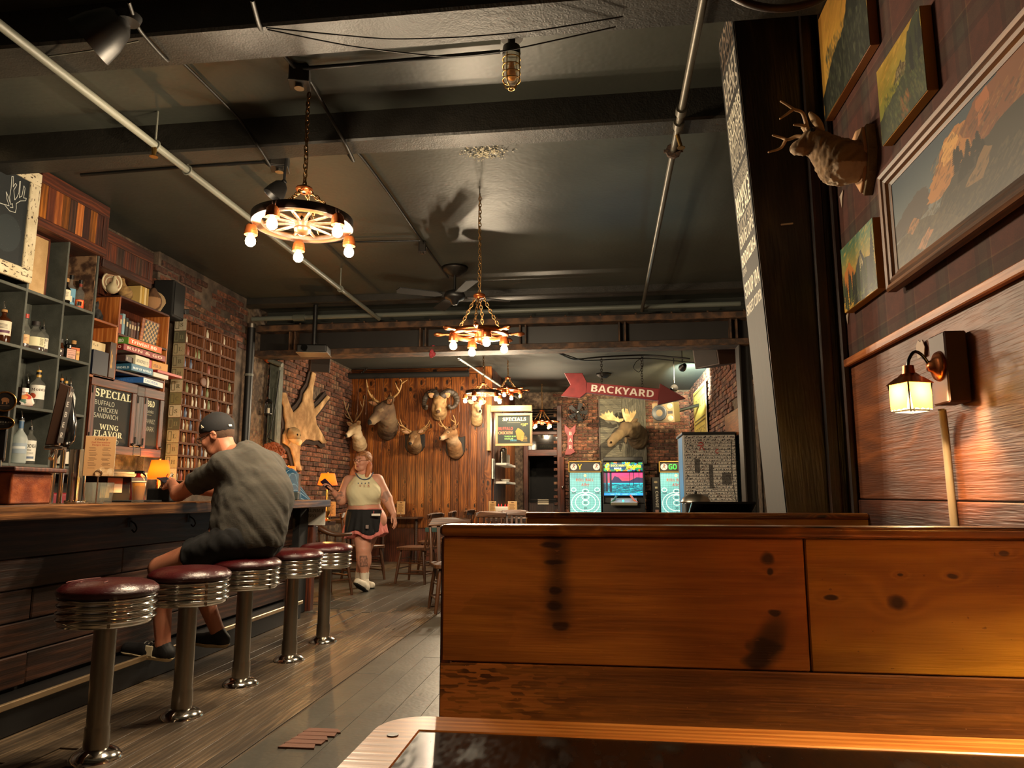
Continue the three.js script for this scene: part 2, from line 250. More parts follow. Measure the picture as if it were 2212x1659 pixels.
// ---------------------------------------------------------------- the shell
const CEIL = 3.5, BACKC = 3.3, LX = -4.4, RX = 1.06, GZ = -8.75, PZ = -12.2, BZ = -15.5, RX2 = 1.8;
const floor = struct('floor', bx(-4.6, 2, -0.2, 0, 2.6, -15.7, 0.001, 'z'), mt.floor[0]);
const backCeil = mt.ceil.clone(); backCeil.roughness = 0.75;
const ceiling = struct('ceiling', bx(-4.6, 2, CEIL, CEIL + 0.2, 2.6, -8.9, 0.001), mt.ceil);
struct('ceiling', [bx(-4.6, 2, BACKC, BACKC + 0.2, -8.95, -15.7, 0.001), bx(-4.6, 2, BACKC, CEIL + 0.2, -8.905, -8.98, 0.001)], backCeil);
const wallLeft = struct('wall_left', bx(LX - 0.2, LX, 0, CEIL, 2.6, -12.4, 0.001, 'z'), mt.mortar);
const wallRight = struct('wall_right', bx(RX + 0.02, RX + 0.6, 0, CEIL, 2.6, -3.6, 0.001, 'z'), mt.dark);
const wallRightBack = struct('wall_right_back', bx(RX2, RX2 + 0.2, 0, CEIL, -3.4, -15.7, 0.001, 'z'), mt.mortar);
const wallPine = struct('wall_pine', bx(LX, -1.93, 0, CEIL, PZ, PZ - 0.2, 0.001, 'y'), mt.red);
const wallAlcove = struct('wall_alcove', bx(-2.1, -1.91, 0, CEIL, PZ - 0.2, -15.7, 0.001, 'y'), mt.red);
const wallBack = struct('wall_back', [bx(-1.91, -1.62, 0, CEIL, BZ, BZ - 0.2, 0.001), bx(-1.0, 1.8, 0, CEIL, BZ, BZ - 0.2, 0.001), bx(-1.62, -1.0, 2.75, CEIL, BZ, BZ - 0.2, 0.001)], mt.mortar);
const wallFront = struct('wall_front', bx(-4.6, 2, 0, CEIL, 2.4, 2.6, 0.001), mt.dark);
// beams under the front ceiling
for (const [z0, z1] of [[-2.96, -3.22], [-4.10, -4.29], [-0.4, -0.65], [-1.7, -1.92]]) struct('beam', bx(LX, 1.35, 3.306, CEIL + 0.02, z0, z1, 0.012, 'x'), mt.beam);
struct('beam', bx(LX, 1.8, 3.42, CEIL + 0.02, -8.2, -8.4, 0.01), mt.beam);
// floorboards: worn strip by the bar, painted boards beside it
{
  const strips = [0, 1, 2].map((i) => [0, 1, 2].map((j) => cbox(0.0915, 0.012, 1.1 + 0.35 * j, 0.0008, 'z')));
  let n = 0;
  for (let x = -2.66; x < -1.62; x += 0.0925) for (let z = -2.2 - rr(0, 1); z > -5.9;) { const j = Math.floor(rnd() * 3), L = 1.1 + 0.35 * j; if (n < 200) M('plank', strips[n % 3][j], mt.floor[n % 2], floor, [x, 0.001 + rr(-0.001, 0.001), z - L / 2]); n++; z -= L + 0.0015; }
  const painted = [0, 1].map((j) => cbox(0.155, 0.012, 1.5 + 0.6 * j, 0.001, 'z'));
  for (let x = -1.50; x < -0.3; x += 0.1565) for (let z = -1.0 - rr(0, 1.2); z > -7.8;) { const j = Math.floor(rnd() * 2), L = 1.5 + 0.6 * j; M('plank', painted[j], mt.paintfloor, floor, [x, 0.001 + rr(-0.001, 0.001), z - L / 2]); z -= L + 0.004; }
  for (let x = -3.9; x < -1.6; x += 0.1565) for (let z = -6.9 - rr(0, 0.6); z > -10.4;) { const j = Math.floor(rnd() * 2), L = 1.5 + 0.6 * j; M('plank', painted[j], mt.paintfloor, floor, [x, 0.0 + rr(-0.001, 0.001), z - L / 2]); z -= L + 0.004; }
  solo('floor_patch', [0, 1, 2, 3, 4].map((i) => T(extrude([[0, 0], [0.165 + i * 0.004, 0.004], [0.15 + 0.02 * (i % 2), 0.052], [0.012, 0.048]], 0.006, 0.001), -1.462 + 0.006 * i, 0.0075, -3.27 - i * 0.055, -Math.PI / 2)), mt.patch, 'bare splintered pinkish wood patch broken through the dark floor paint', 'floor patch');
}
// bricks: the nearest as parts, those too many as one part
const brickGeo = [0, 1, 2].map(() => { const g = cbox(0.2, 0.06, 0.05, 0.006, 'x'), p = g.attributes.position; return g; });
function bricks(wall, place, W, H, { skip, most = 150, size = [0.2, 0.06], gap = 0.012, pick = (k) => k, wob = 0.004 } = {}) {
  const rows = [], [bw, bh] = size;
  for (let r = 0, y = bh / 2; y < H; r++, y += bh + gap) for (let x = (r % 2 ? 0 : -bw / 2) + bw / 2; x < W; x += bw + gap) if (!skip || !skip(x, y)) rows.push([x, y]);
  const rest = [];
  rows.forEach(([x, y], i) => {
    const m = mt.brick[Math.floor(vn(x * 7.3 + 3, y * 31.7) * 4) & 3], mat4 = place(x + rr(-wob, wob), y + rr(-wob / 2, wob / 2), rr(-0.012, 0.012)), sc = new THREE.Matrix4().makeScale(bw / 0.2 * rr(0.94, 1), bh / 0.06 * rr(0.92, 1), 1);
    mat4.multiply(sc);
    if (i < most) { const b = M('brick', brickGeo[i % 3], m, wall); mat4.decompose(b.position, b.quaternion, b.scale); } else rest.push([m, brickGeo[0].clone().applyMatrix4(mat4)]);
  });
  for (const m of new Set(rest.map((q) => q[0]))) { const b = M('brick', merge(rest.filter((q) => q[0] === m).map((q) => q[1])), m, wall); b.userData.kind = 'stuff'; }
}
const mtx = (x, y, z, ry = 0, rz = 0) => new THREE.Matrix4().makeRotationFromEuler(new THREE.Euler(0, ry, rz)).setPosition(x, y, z);
// left wall above the crates, then the stretch behind the hide
bricks(wallLeft, (x, y, d) => mtx(-4.342 + d, 2.86 + y, -6.45 - x, Math.PI / 2), 1.75, 0.6, { most: 70, skip: (x, y) => fbm(x * 2 + 4, y * 3, 3) > 0.74 });
struct('trim_4', bx(LX, -4.33, 0, CEIL, -6.42, -8.2, 0.004, 'z'), mt.plaster);
bricks(wallLeft, (x, y, d) => mtx(LX + 0.0 + d, 0.75 + y, -9.1 - x, Math.PI / 2), 3.1, 2.5, { most: 230, skip: (x, y) => fbm(x * 1.3 + 9, y * 1.6 + 2, 3) > 0.64 && x < 2.1 });
// right wall of the back room and the far wall
bricks(wallRightBack, (x, y, d) => mtx(RX2 + d, 1.85 + y, -9.0 - x, -Math.PI / 2), 6.5, 1.45, { most: 160, skip: (x, y) => x < 1.4 && y < 0.55 });
bricks(wallBack, (x, y, d) => mtx(-0.98 + x, 0.75 + y, BZ + d), 2.78, 2.55, { most: 240, skip: (x, y) => x > 0.85 && x < 1.85 && y > 0.9 });

// pine boards of the far left wall
{
  const g = [0, 1, 2].map(() => cbox(0.148, 2.62, 0.02, 0.006, 'y'));
  let i = 0; for (let x = -4.34; x < -1.95; x += 0.151) M('plank', g[i % 3], mt.pine[i++ % 3], wallPine, [x, 1.87, PZ + 0.012]);
  M('top_rail', bx(LX, -1.92, 3.19, 3.29, PZ + 0.035, PZ, 0.006, 'x'), mt.pine[1], wallPine);
  M('corner_board', bx(-2.02, -1.9, 0, 3.3, PZ + 0.04, PZ - 0.02, 0.006, 'y'), mt.pine[2], wallPine);
  const h = cbox(0.02, 2.6, 0.18, 0.005, 'y'); for (let z = -12.5; z > -15.4; z -= 0.185) M('plank', h, mt.pine[i++ % 3], wallAlcove, [-1.9, 1.6, z]);
}
// girder and its post
{
  const gd = struct('girder', bx(LX, 1.78, 2.94, 3.3, -8.74, -8.78, 0.002), mt.iron);
  gd.material = std('#1c1815', 0.5);
  M('flange', [bx(LX, 1.78, 2.855, 2.93, -8.6, -8.9, 0.006)], mt.rust, gd); M('flange', bx(LX, 1.78, 3.17, 3.25, -8.58, -8.9, 0.006), mt.rust, gd);
  for (const x of [-3.95, -2.25, -1.0, 0.2, 1.5]) M('stiffener', [bx(x - 0.01, x + 0.01, 2.93, 3.17, -8.62, -8.75, 0.002), bx(x + 0.06, x + 0.08, 2.93, 3.17, -8.62, -8.75, 0.002)], mt.rust, gd);
  for (let x = -3.8; x < 1.7; x += 0.42) M('rivet', T(new THREE.SphereGeometry(0.014, 8, 6), x, 3.13 + 0.13, -8.59), mt.rust, gd);
  const post = struct('post', [bx(1.58, 1.60, 0, 2.9, -8.62, -8.86, 0.003), bx(1.70, 1.72, 0, 2.9, -8.62, -8.86, 0.003), bx(1.60, 1.70, 0, 2.9, -8.73, -8.75, 0.002)], std('#1f1b17', 0.42));
}
// the wide dark pier on the right with the beer list on its left face
const pierX = (y) => 0.7815 - 0.052 * (y - 0.979);
{
  const q = (pts) => { const pos = [], uv = []; for (const [a, b, c, d] of pts) { for (const p of [a, b, c, a, c, d]) { pos.push(...p); } const L = V(...b).distanceTo(V(...a)), Hh = V(...d).distanceTo(V(...a)); uv.push(0, 0, L, 0, L, Hh, 0, 0, L, Hh, 0, Hh); } const g = new THREE.BufferGeometry(); g.setAttribute('position', new THREE.Float32BufferAttribute(pos, 3)); g.setAttribute('uv', new THREE.Float32BufferAttribute(uv.map((x, i) => uv[i ^ 1]), 2)); g.computeVertexNormals(); return g; };
  const a = pierX(0), b = pierX(CEIL), z0 = -3.31, z1 = -3.71, R = 1.15;
  struct('pillar', q([[[a, 0, z0], [R, 0, z0], [R, CEIL, z0], [b, CEIL, z0]], [[a, 0, z1], [a, 0, z0], [b, CEIL, z0], [b, CEIL, z1]], [[R, 0, z1], [a, 0, z1], [b, CEIL, z1], [R, CEIL, z1]]]), wood({ w: 1024, h: 256, len: 2.2, wid: 0.5, c: ['#1c160e', '#362b1c', '#54442c', '#0f0b07'], rings: 16, s: 77, rough: 0.38, bump: 0.0025 }));
  const pil = scene.children.at(-1);
  M('edge_board', bx(0.949, 1.002, 0, CEIL, z0 + 0.03, z0, 0.008, 'y'), mt.dark, pil); M('edge_board', bx(1.029, 1.06, 0, CEIL, z0 + 0.05, z0, 0.01, 'y'), mt.dark, pil);
  const mid = 2.185, face = new THREE.PlaneGeometry(0.38, 2.62), list = print(256, 1536, (g, w, h) => {
    const gr = hex('#26241f'); g.fillStyle = '#1d1b17'; g.fillRect(0, 0, w, h); for (let i = 0; i < 900; i++) { g.fillStyle = rnd() < 0.5 ? '#28251f' : '#161412'; g.globalAlpha = 0.5; g.fillRect(rnd() * w, rnd() * h, 2 + rnd() * 3, 20 + rnd() * 60); } g.globalAlpha = 1;
    const L = [['PICK', 45, 62, '#7d6a58'], ['YOUR', 84, 62, '#6f5d4d'], ['TASTE', 118, 60, '#6f5d4d'], ['DRAFT', 178, 84, '#9f9788'], ['BEERS', 216, 80, '#9f9788'], ['FOUNDERS', 262, 52, '#c8c2ae'], ['SOLID GOLD', 290, 48, '#c8c2ae'], ['RAINIER', 320, 58, '#aaa493'], ['MODELO', 348, 54, '#938d7e'], ['ESPECIAL', 376, 52, '#938d7e'], ['FUTURE PRIMITIVE', 402, 30, '#8a8476'], ['NELSON PILSNER', 420, 32, '#8a8476'], ["MANNY'S", 455, 56, '#d2ccb8'], ['PALE ALE', 484, 56, '#d2ccb8'], ['LUCKY SKY', 514, 48, '#8f897a'], ['ENVELOPE', 546, 54, '#c0baa7'], ['BODHIZAFA', 588, 52, '#d2ccb8'], ['IPA', 608, 28, '#8f897a'], ['STOUP IPA', 658, 60, '#c8c2ae'], ['SWEET CIDER', 696, 42, '#b3ad9b']].map(([s, v, px, c]) => [s, (mid + 1.31 - onX(1618, v, 0.755).y) / 2.62 * h, px, c]);
    for (const [s, y, px, c] of L) { g.save(); g.font = `bold ${px}px sans-serif`; const k = Math.min(1.4, (w - 26) / g.measureText(s).width); g.translate(14, y); g.rotate((rnd() - 0.5) * 0.03); g.scale(k, 1); g.fillStyle = c; g.fillText(s, 0, 0); g.restore(); }
  }, 0.75);
  const fm = M('beer_list', face, list, pil); fm.rotation.order = 'YZX'; fm.rotation.set(0, -Math.PI / 2, 0); fm.position.set(pierX(mid) - 0.004, mid, -3.51); fm.rotation.z = 0; fm.quaternion.premultiply(new THREE.Quaternion().setFromAxisAngle(V(0, 0, 1), 0.052)); fm.userData.label = 'chalk list of draft beers';
}
// right wall: tartan above, stained plywood below, a rail between
const tartan = (() => {
  const m = std(0xffffff, 0.9), A = hex('#47241a'), B = hex('#362c22'), C = hex('#4a1d18'), Dk = hex('#2e1a14'), yel = hex('#553c26');
  const band = (t) => { t = ((t % 1) + 1) % 1; return t < 0.34 ? 0 : t < 0.42 ? 1 : t < 0.6 ? 2 : t < 0.68 ? 1 : t < 0.7 ? 3 : 0; }, P = [A, Dk, B, yel];
  m.map = dataTex(512, 512, (u, v) => { const a = P[band(u + 0.1)], b = P[band(v)], tw = ((Math.floor(u * 512) + Math.floor(v * 512)) % 4) < 2, n = vn(u * 300, v * 300) * 0.3 + 0.85; return mix3(mix3(a, b, 0.5), tw ? a : b, 0.3).map((x) => x * n * (0.85 + 0.3 * fbm(u * 6, v * 6, 3))); }, true, 0.25, 0.25);
  m.map.wrapS = m.map.wrapT = THREE.RepeatWrapping; return m;
})();
const ply = wood({ w: 1024, h: 1024, len: 2.4, wid: 1.2, c: ['#52280f', '#83451a', '#a65e26', '#260f08'], rings: 7, warp: 7, fine: 0.35, s: 12, rough: 0.55, bump: 0.003, low: 0.5 });
ply.roughness = 0.55;
{
  M('tartan_cloth', bx(RX, RX + 0.02, 1.685, CEIL, 2.4, -3.3, 0.001, 'z'), tartan, wallRight);
  M('plywood_sheet', bx(RX + 0.004, RX + 0.02, 1.102, 1.685, 2.4, -0.3, 0.003, 'z'), ply, wallRight); M('plywood_sheet', bx(RX + 0.004, RX + 0.02, 1.102, 1.685, -0.304, -3.3, 0.003, 'z'), ply, wallRight);
  M('kick_board', bx(RX - 0.004, RX + 0.02, 0, 1.098, 2.4, -3.3, 0.004, 'z'), wood({ w: 1024, h: 256, len: 2, wid: 0.5, c: ['#2a120a', '#4c2413', '#6a3820', '#150a06'], rings: 12, warp: 4, s: 19, rough: 0.5, bump: 0.003 }), wallRight);
  struct('trim_1', bx(RX - 0.024, RX, 1.665, 1.698, 2.4, -3.3, 0.004, 'z'), mt.orangewood);
}
// ---------------------------------------------------------------- chandeliers
mt.bulb = std('#fff2dc', 0.3, { emissive: new THREE.Color().setRGB(1, 0.86, 0.62), emissiveIntensity: 6 });
mt.bulboff = phys('#cfc6a8', 0.1, { transmission: 0.6, thickness: 0 });
mt.gilt = wood({ w: 256, h: 64, len: 0.5, wid: 0.12, c: ['#1c1007', '#3e2611', '#5c3d1c', '#120a05'], rings: 40, s: 52, rough: 0.35, bump: 0.0004 });
mt.rim = std('#2a1a12', 0.4); mt.chain = std('#8a6a42', 0.35, { metalness: 0.9 });
mt.cup = std('#a2582c', 0.28, { metalness: 0.85 });
mt.glasscup = phys('#f2dcae', 0.12, { transmission: 0.85, thickness: 0 });
function chain(a, b, s = 0.034, th = 0.0035) {        // links turned a quarter each
  const A = a.isVector3 ? a : V(...a), B = b.isVector3 ? b : V(...b), d = B.clone().sub(A), n = Math.max(2, Math.round(d.length() / (s * 0.8))), q = new THREE.Quaternion().setFromUnitVectors(V(0, 1, 0), d.clone().normalize()), out = [];
  for (let i = 0; i < n; i++) { const g = new THREE.TorusGeometry(s * 0.32, th, 5, 10).scale(1, 1.7, 1); if (i % 2) g.rotateY(Math.PI / 2); const p = A.clone().lerp(B, (i + 0.5) / n); out.push(g.applyQuaternion(q).translate(p.x + rr(-1, 1) * s * 0.05, p.y, p.z + rr(-1, 1) * s * 0.05)); }
  return out;
}
function chandelier(label, c, { R, ceilY, ship = false, n = 5, rot = 0, lit = [1, 1, 1, 1, 1], crown = 0.25, chains = 4, top, group = 'wheel chandeliers' }) {
  const t = thing('chandelier', label, 'chandelier', c, 0, group), w = 0.05 * R / 0.28;
  M('rim', lathe([[R - w, -0.018], [R, -0.018], [R + 0.003, 0.0], [R, 0.022], [R - w, 0.022], [R - w - 0.003, 0], [R - w, -0.018]], 48), ship ? mt.copper : mt.gilt, t);
  if (!ship) M('tyre', lathe([[R, -0.02], [R + 0.007, -0.02], [R + 0.007, 0.026], [R, 0.026], [R, -0.02]], 48), mt.rim, t);
  M('hub', lathe([[0, -0.075], [0.02, -0.07], [0.045, -0.055], [0.05, -0.03], [0.038, -0.02], [0.055, 0.01], [0.05, 0.04], [0.03, 0.05], [0, 0.055]].map(([r, y]) => [r * R / 0.28, y]), 20), ship ? mt.copper : mt.gilt, t);
  const N = ship ? 8 : 12, spoke = taper([[0.045 * R / 0.28, 0, 0], [R * 0.3, 0, 0], [R * 0.6, 0, 0], [R - w, 0, 0]], (u) => (0.007 + 0.004 * Math.sin(u * Math.PI)) * R / 0.28, 0, 6, 6);
  for (let i = 0; i < N; i++) M('spoke', spoke, ship ? mt.copper : mt.gilt, t, null, [0, i * 2 * Math.PI / N + 0.1, 0]);
  if (ship) { const hg = T(lathe([[0.006, 0], [0.012, 0.02], [0.007, 0.04], [0.016, 0.075], [0.019, 0.1], [0.01, 0.125], [0, 0.13]], 10), 0, 0, 0, 0, 0, -Math.PI / 2); hg.translate(R, 0, 0); for (let i = 0; i < N; i++) M('handle', hg, mt.copper, t, null, [0, i * 2 * Math.PI / N + 0.1, 0]); }
  const rb = R + (ship ? -0.02 : 0.014), cupG = lathe([[0.012, 0.045], [0.02, 0.04], [0.032, 0.025], [0.036, 0.0], [0.034, -0.006], [0.03, 0.0], [0.014, 0.03]], 16), skirt = lathe(Array.from({ length: 5 }, (_, i) => [0.036 + (i % 2) * 0.002, -0.006 * i]), 20), bulbG = lathe([[0, -0.036], [0.016, -0.034], [0.027, -0.022], [0.0295, -0.006], [0.026, 0.01], [0.014, 0.026], [0.012, 0.036]], 20);
  for (let i = 0; i < n; i++) {
    const a = rot + i * 2 * Math.PI / n, x = Math.cos(a) * rb, z = Math.sin(a) * rb, drop = ship ? -0.045 : -0.05;
    const s = M('socket', cupG, mt.cup, t, [x, drop, z]); M('glass_cup', skirt, mt.cup, s);
    M('bracket', rod([x, drop + 0.04, z], [x, -0.01, z], 0.008), mt.cup, t);
    const on = lit[i]; const b = M('bulb', bulbG, on ? mt.bulb : mt.bulboff, t, [x, drop - 0.055, z]);
    if (on) { const l = new THREE.PointLight(WARM, BULB); l.position.set(x, drop - 0.058, z); l.shadow.radius = 1; t.add(l); l.name = 'bulb_light'; }
  }
  const cr = crown; M('crown', lathe([[0.012, -0.02], [0.04, -0.015], [0.055, 0.0], [0.05, 0.012], [0.03, 0.018], [0.012, 0.03], [0, 0.032]].map(([r, y]) => [r * 0.9, y]), 18), mt.cup, t, [0, cr, 0]);
  const ch = []; for (let i = 0; i < chains; i++) { const a = rot + 0.5 + i * 2 * Math.PI / chains; ch.push(chain([Math.cos(a) * 0.03, cr - 0.01, Math.sin(a) * 0.03], [Math.cos(a) * (R - 0.05), 0.02, Math.sin(a) * (R - 0.05)])); }
  M('arm_chain', ch, mt.chain, t);
  const tp = top ?? [0, ceilY - c.y, 0]; M('hanging_chain', [chain([0, cr + 0.02, 0], tp), tube([[0.006, cr + 0.02, 0], [0.014, lerp(cr, tp[1], 0.35), 0.004], [tp[0] * 0.6 - 0.01, lerp(cr, tp[1], 0.7), tp[2] * 0.6], tp], 0.0035, 5, 20)], mt.chain, t);
  return t;
}
const c1 = onZ(654, 482, -3.78); chandelier('large wooden wagon-wheel chandelier hanging nearest, five globe bulbs lit', c1, { R: 0.275, ceilY: 3.45, rot: -2.05, crown: 0.2 });
const c2 = onZ(1035, 722, -5.45); chandelier('copper ship-wheel chandelier on four long chains in the middle of the room', c2, { R: 0.225, ceilY: CEIL, ship: true, rot: 1.12, crown: 0.305, n: 4, lit: [1, 1, 1, 1] });
const c3 = onZ(1044, 849, -10.2); chandelier('small wagon-wheel chandelier in front of the pine wall, beside the specials board', c3, { R: 0.25, ceilY: BACKC, rot: 1.9, crown: 0.13 });
const c4 = onZ(1097, 843, -11.6); chandelier('ship-wheel chandelier with one dead bulb, partly behind the small wagon wheel', c4, { R: 0.23, ceilY: BACKC, ship: true, rot: 0.15, crown: 0.2, n: 4, lit: [0, 1, 0, 1] });
const c5 = onZ(1171, 911, -14.3); chandelier('tiny distant ship-wheel chandelier hanging before the transom over the doorway', c5, { R: 0.22, ceilY: BACKC, ship: true, rot: 0.6, crown: 0.22, n: 4, lit: [1, 1, 0, 0] });

// ---------------------------------------------------------------- the carriage lantern of each booth (a twin hangs over our own booth, out of the picture)
mt.lampbulb = std('#fff2dc', 0.3, { emissive: new THREE.Color().setRGB(1, 0.8, 0.5), emissiveIntensity: 2.5 });
mt.frost = phys('#b8aa84', 0.7, { transmission: 0.35, thickness: 0 });
function lantern(label, z, E) {
  const g = onX(2025, 800, 1.15); const t = thing('wall_lantern', label, 'lantern', [RX, 1.5, z], 0, 'wall lanterns over the booths');
  M('mounting_board', cbox(0.09, 0.30, 0.15, 0.006, 'y'), std('#3a1c10', 0.6), t, [-0.05, 0.05, 0]);
  const px = -0.1; // face of the board
  M('backplate', T(lathe([[0, 0.05], [0.02, 0.046], [0.028, 0.03], [0.045, 0.02], [0.06, 0.012], [0.066, 0], [0, 0]], 24), 0, 0, 0, 0, 0, Math.PI / 2), mt.copper, t, [px + 0.005, 0.06, 0.01]);
  M('arm', tube([[px - 0.03, 0.06, 0.01], [px - 0.06, 0.11, 0.01], [px - 0.09, 0.125, 0.01], [px - 0.115, 0.09, 0.01], [px - 0.12, 0.05, 0.01]], 0.007, 8), mt.blackgloss, t);
  const L = new THREE.Group(); L.name = 'lantern_head'; t.add(L); L.position.set(px - 0.12, 0, 0.01); L.rotation.y = 0.35;
  M('cap', [cyl(0.026, 0.022, 0.035, 16).translate(0, 0.03, 0), cyl(0.05, 0.03, 0.02, 4).rotateY(Math.PI / 4).translate(0, 0.012, 0), T(new THREE.CylinderGeometry(0.052, 0.092, 0.03, 4), 0, 0, 0, 0, Math.PI / 4, 0)], mt.copper, L);
  const wT = 0.058, wB = 0.046, y0 = -0.012, y1 = -0.13, bars = [], panes = [];
  for (const [a, b] of [[1, 1], [1, -1], [-1, -1], [-1, 1]]) bars.push(rod([a * wT, y0, b * wT], [a * wB, y1, b * wB], 0.0045, 0.0045, 4));
  bars.push(T(new THREE.CylinderGeometry(wB * 1.46, wB * 1.42, 0.008, 4, 1, true), 0, y1, 0, 0, Math.PI / 4, 0)); M('frame', bars, mt.blackmatt, L);
  for (let i = 0; i < 4; i++) { const sh = extrude([[-wT, y0], [wT, y0], [wB, y1], [wB * 0.6, y1 + 0.004], [wB * 0.3, y1 - 0.002], [0, y1 + 0.004], [-wB * 0.3, y1 - 0.002], [-wB * 0.6, y1 + 0.004], [-wB, y1]], 0.0015, 0).translate(0, 0, wT * 0.94).rotateX(-0.06); M('pane', sh, mt.frost, L, null, [0, i * Math.PI / 2, 0]); }
  M('bulb', T(lathe([[0, -0.05], [0.018, -0.045], [0.026, -0.03], [0.022, -0.008], [0.012, 0.01], [0, 0.01]], 16), 0, -0.02, 0), mt.lampbulb, L);
  const l = new THREE.PointLight(LAMP, E); l.position.set(0, -0.05, 0); L.add(l); l.name = 'bulb_light';
  t.scale.setScalar(0.7); return t;
}
const lanternZ = onX(2040, 800, RX - 0.05).z;
const lan1 = lantern('copper carriage lantern with frosted panes on a wooden block over the booth', lanternZ, LANTERN);
lan1.position.y = onX(2025, 815, RX - 0.1).y;
const lan2 = lantern('copper carriage lantern on the wall beside our own table, outside the picture', -0.86, LANTERN * 5); lan2.position.y = lan1.position.y;
solo('conduit', tube([onX(2035, 885, RX - 0.03), onX(2042, 940, RX - 0.015), onX(2052, 1040, RX - 0.015), onX(2062, 1140, RX - 0.015), onX(2078, 1300, RX - 0.015)], 0.012, 8), std('#6a5c48', 0.5), 'grey painted conduit running down the plywood from the lantern block', 'conduit');
solo('peeled_paper', T(extrude([[0, 0], [0.05, 0.0], [0.06, 0.03], [0.045, 0.055], [0.03, 0.05], [0.015, 0.06], [-0.005, 0.045]], 0.002, 0.0005), RX - 0.004, onX(1990, 760, RX).y - 0.02, onX(1985, 760, RX).z, 0, Math.PI / 2 * -1, 0), std('#b9a79a', 0.9), 'torn scrap of pale peeled wallpaper behind the lantern arm', 'paper');

// ---------------------------------------------------------------- shaded lamps
mt.dimbulb = std('#fff2dc', 0.3, { emissive: new THREE.Color().setRGB(1, 0.6, 0.25), emissiveIntensity: 2 });
mt.shade = phys('#c8480a', 0.9, { transmission: 0.3, thickness: 0, emissive: new THREE.Color().setRGB(1, 0.2, 0.006), emissiveIntensity: 0.3 });
function shadeLamp(name, label, pos, { r = 0.15, h = 0.2, base = 0.28, E = 1.2 }) {
  const t = thing(name, label, 'lamp', pos, 0, 'orange shaded lamps');
  M('base', lathe([[0, 0], [0.06, 0], [0.062, 0.012], [0.03, 0.03], [0.022, 0.06], [0.045, 0.11], [0.05, 0.15], [0.025, 0.2], [0.012, base], [0, base]], 18), mt.brass, t);
  M('shade', lathe([[r * 0.68, base + h], [r, base], [r - 0.003, base], [r * 0.68 - 0.003, base + h]], 28), mt.shade, t);
  M('bulb', T(new THREE.SphereGeometry(0.028, 12, 10), 0, base + h * 0.45, 0), mt.dimbulb, t);
  M('finial', T(new THREE.SphereGeometry(0.01, 8, 6), 0, base + h + 0.012, 0), mt.brass, t);
  const l = new THREE.PointLight(AMBER, E); l.position.set(0, base + h * 0.45, 0); t.add(l); l.name = 'bulb_light'; return t;
}
{
  const p = onZ(707, 1062, -9.6); shadeLamp('table_lamp', 'small orange shaded table lamp glowing beside the brick corner, behind the woman', V(p.x, 0.7605, -9.6), { r: 0.135, h: 0.16, base: onZ(707, 1048, -9.6).y - 0.7605, E: 0.8 });
  const q = onZ(622, 1043, -8.9); shadeLamp('table_lamp', 'tall orange lamp behind the curly-haired barman at the end of the counter', V(q.x, 0.92, -8.9), { r: 0.125, h: 0.21, base: q.y - 0.92, E: 1.0 });
  const st = thing('side_table', 'small dark side table behind the barman under the tall orange lamp', 'table', [q.x, 0, -8.9]); M('top', cbox(0.34, 0.03, 0.34, 0.004), mt.dark, st, [0, 0.904, 0]); for (const x of [-0.13, 0.13]) for (const z of [-0.13, 0.13]) M('leg', cbox(0.03, 0.89, 0.03, 0.003), mt.dark, st, [x, 0.445, z]);
  const b = onX(332, 1035, -4.05); shadeLamp('table_lamp', 'orange lamp on the back counter below the chalkboard doors', V(-4.0, 0.961, b.z), { r: 0.105, h: 0.17, base: b.y - 0.961, E: 0.8 });
}
// ---------------------------------------------------------------- the back room's small track spots
function trackSpot(label, from, to, E, col, ang) {
  const t = thing('track_spotlight', label, 'spotlight', from, 0, 'black track spotlights');
  const d = to.clone().sub(from).normalize(), q = new THREE.Quaternion().setFromUnitVectors(V(0, -1, 0), d);
  const can = M('can', lathe([[0.02, 0.15], [0.035, 0.14], [0.05, 0.06], [0.06, 0], [0.055, 0.0], [0.045, 0.06], [0, 0.08]], 18), mt.black, t); can.quaternion.copy(q);
  M('bulb', lathe([[0, 0.02], [0.04, 0.02], [0.044, 0.035], [0, 0.06]], 14), std('#ffffff', 0.4, { emissive: col, emissiveIntensity: 3 }), can);
  M('stem', rod([0, 0.08, 0], [0, BACKC - from.y, 0], 0.008), mt.black, t);
  const l = new THREE.SpotLight(col, E, 0, ang, 0.6); l.position.set(...d.clone().multiplyScalar(0.02).toArray()); l.shadow.radius = 2; t.add(l); const tg = new THREE.Object3D(); tg.position.copy(to.clone().sub(from)); tg.name = 'aim'; t.add(tg); l.target = tg; l.name = 'spot_light';
}
trackSpot('black track spot shining white on the side brick wall, beside the arrow tip', onZ(1457, 838, -11.8), onX(1522, 812, RX2), 110, COOL, 0.5);
trackSpot('black track spot aimed at the moose, higher and nearer than the other', onZ(1474, 795, -11.2), onZ(1372, 925, BZ), 85, new THREE.Color().setRGB(1, 0.78, 0.45), 0.42);
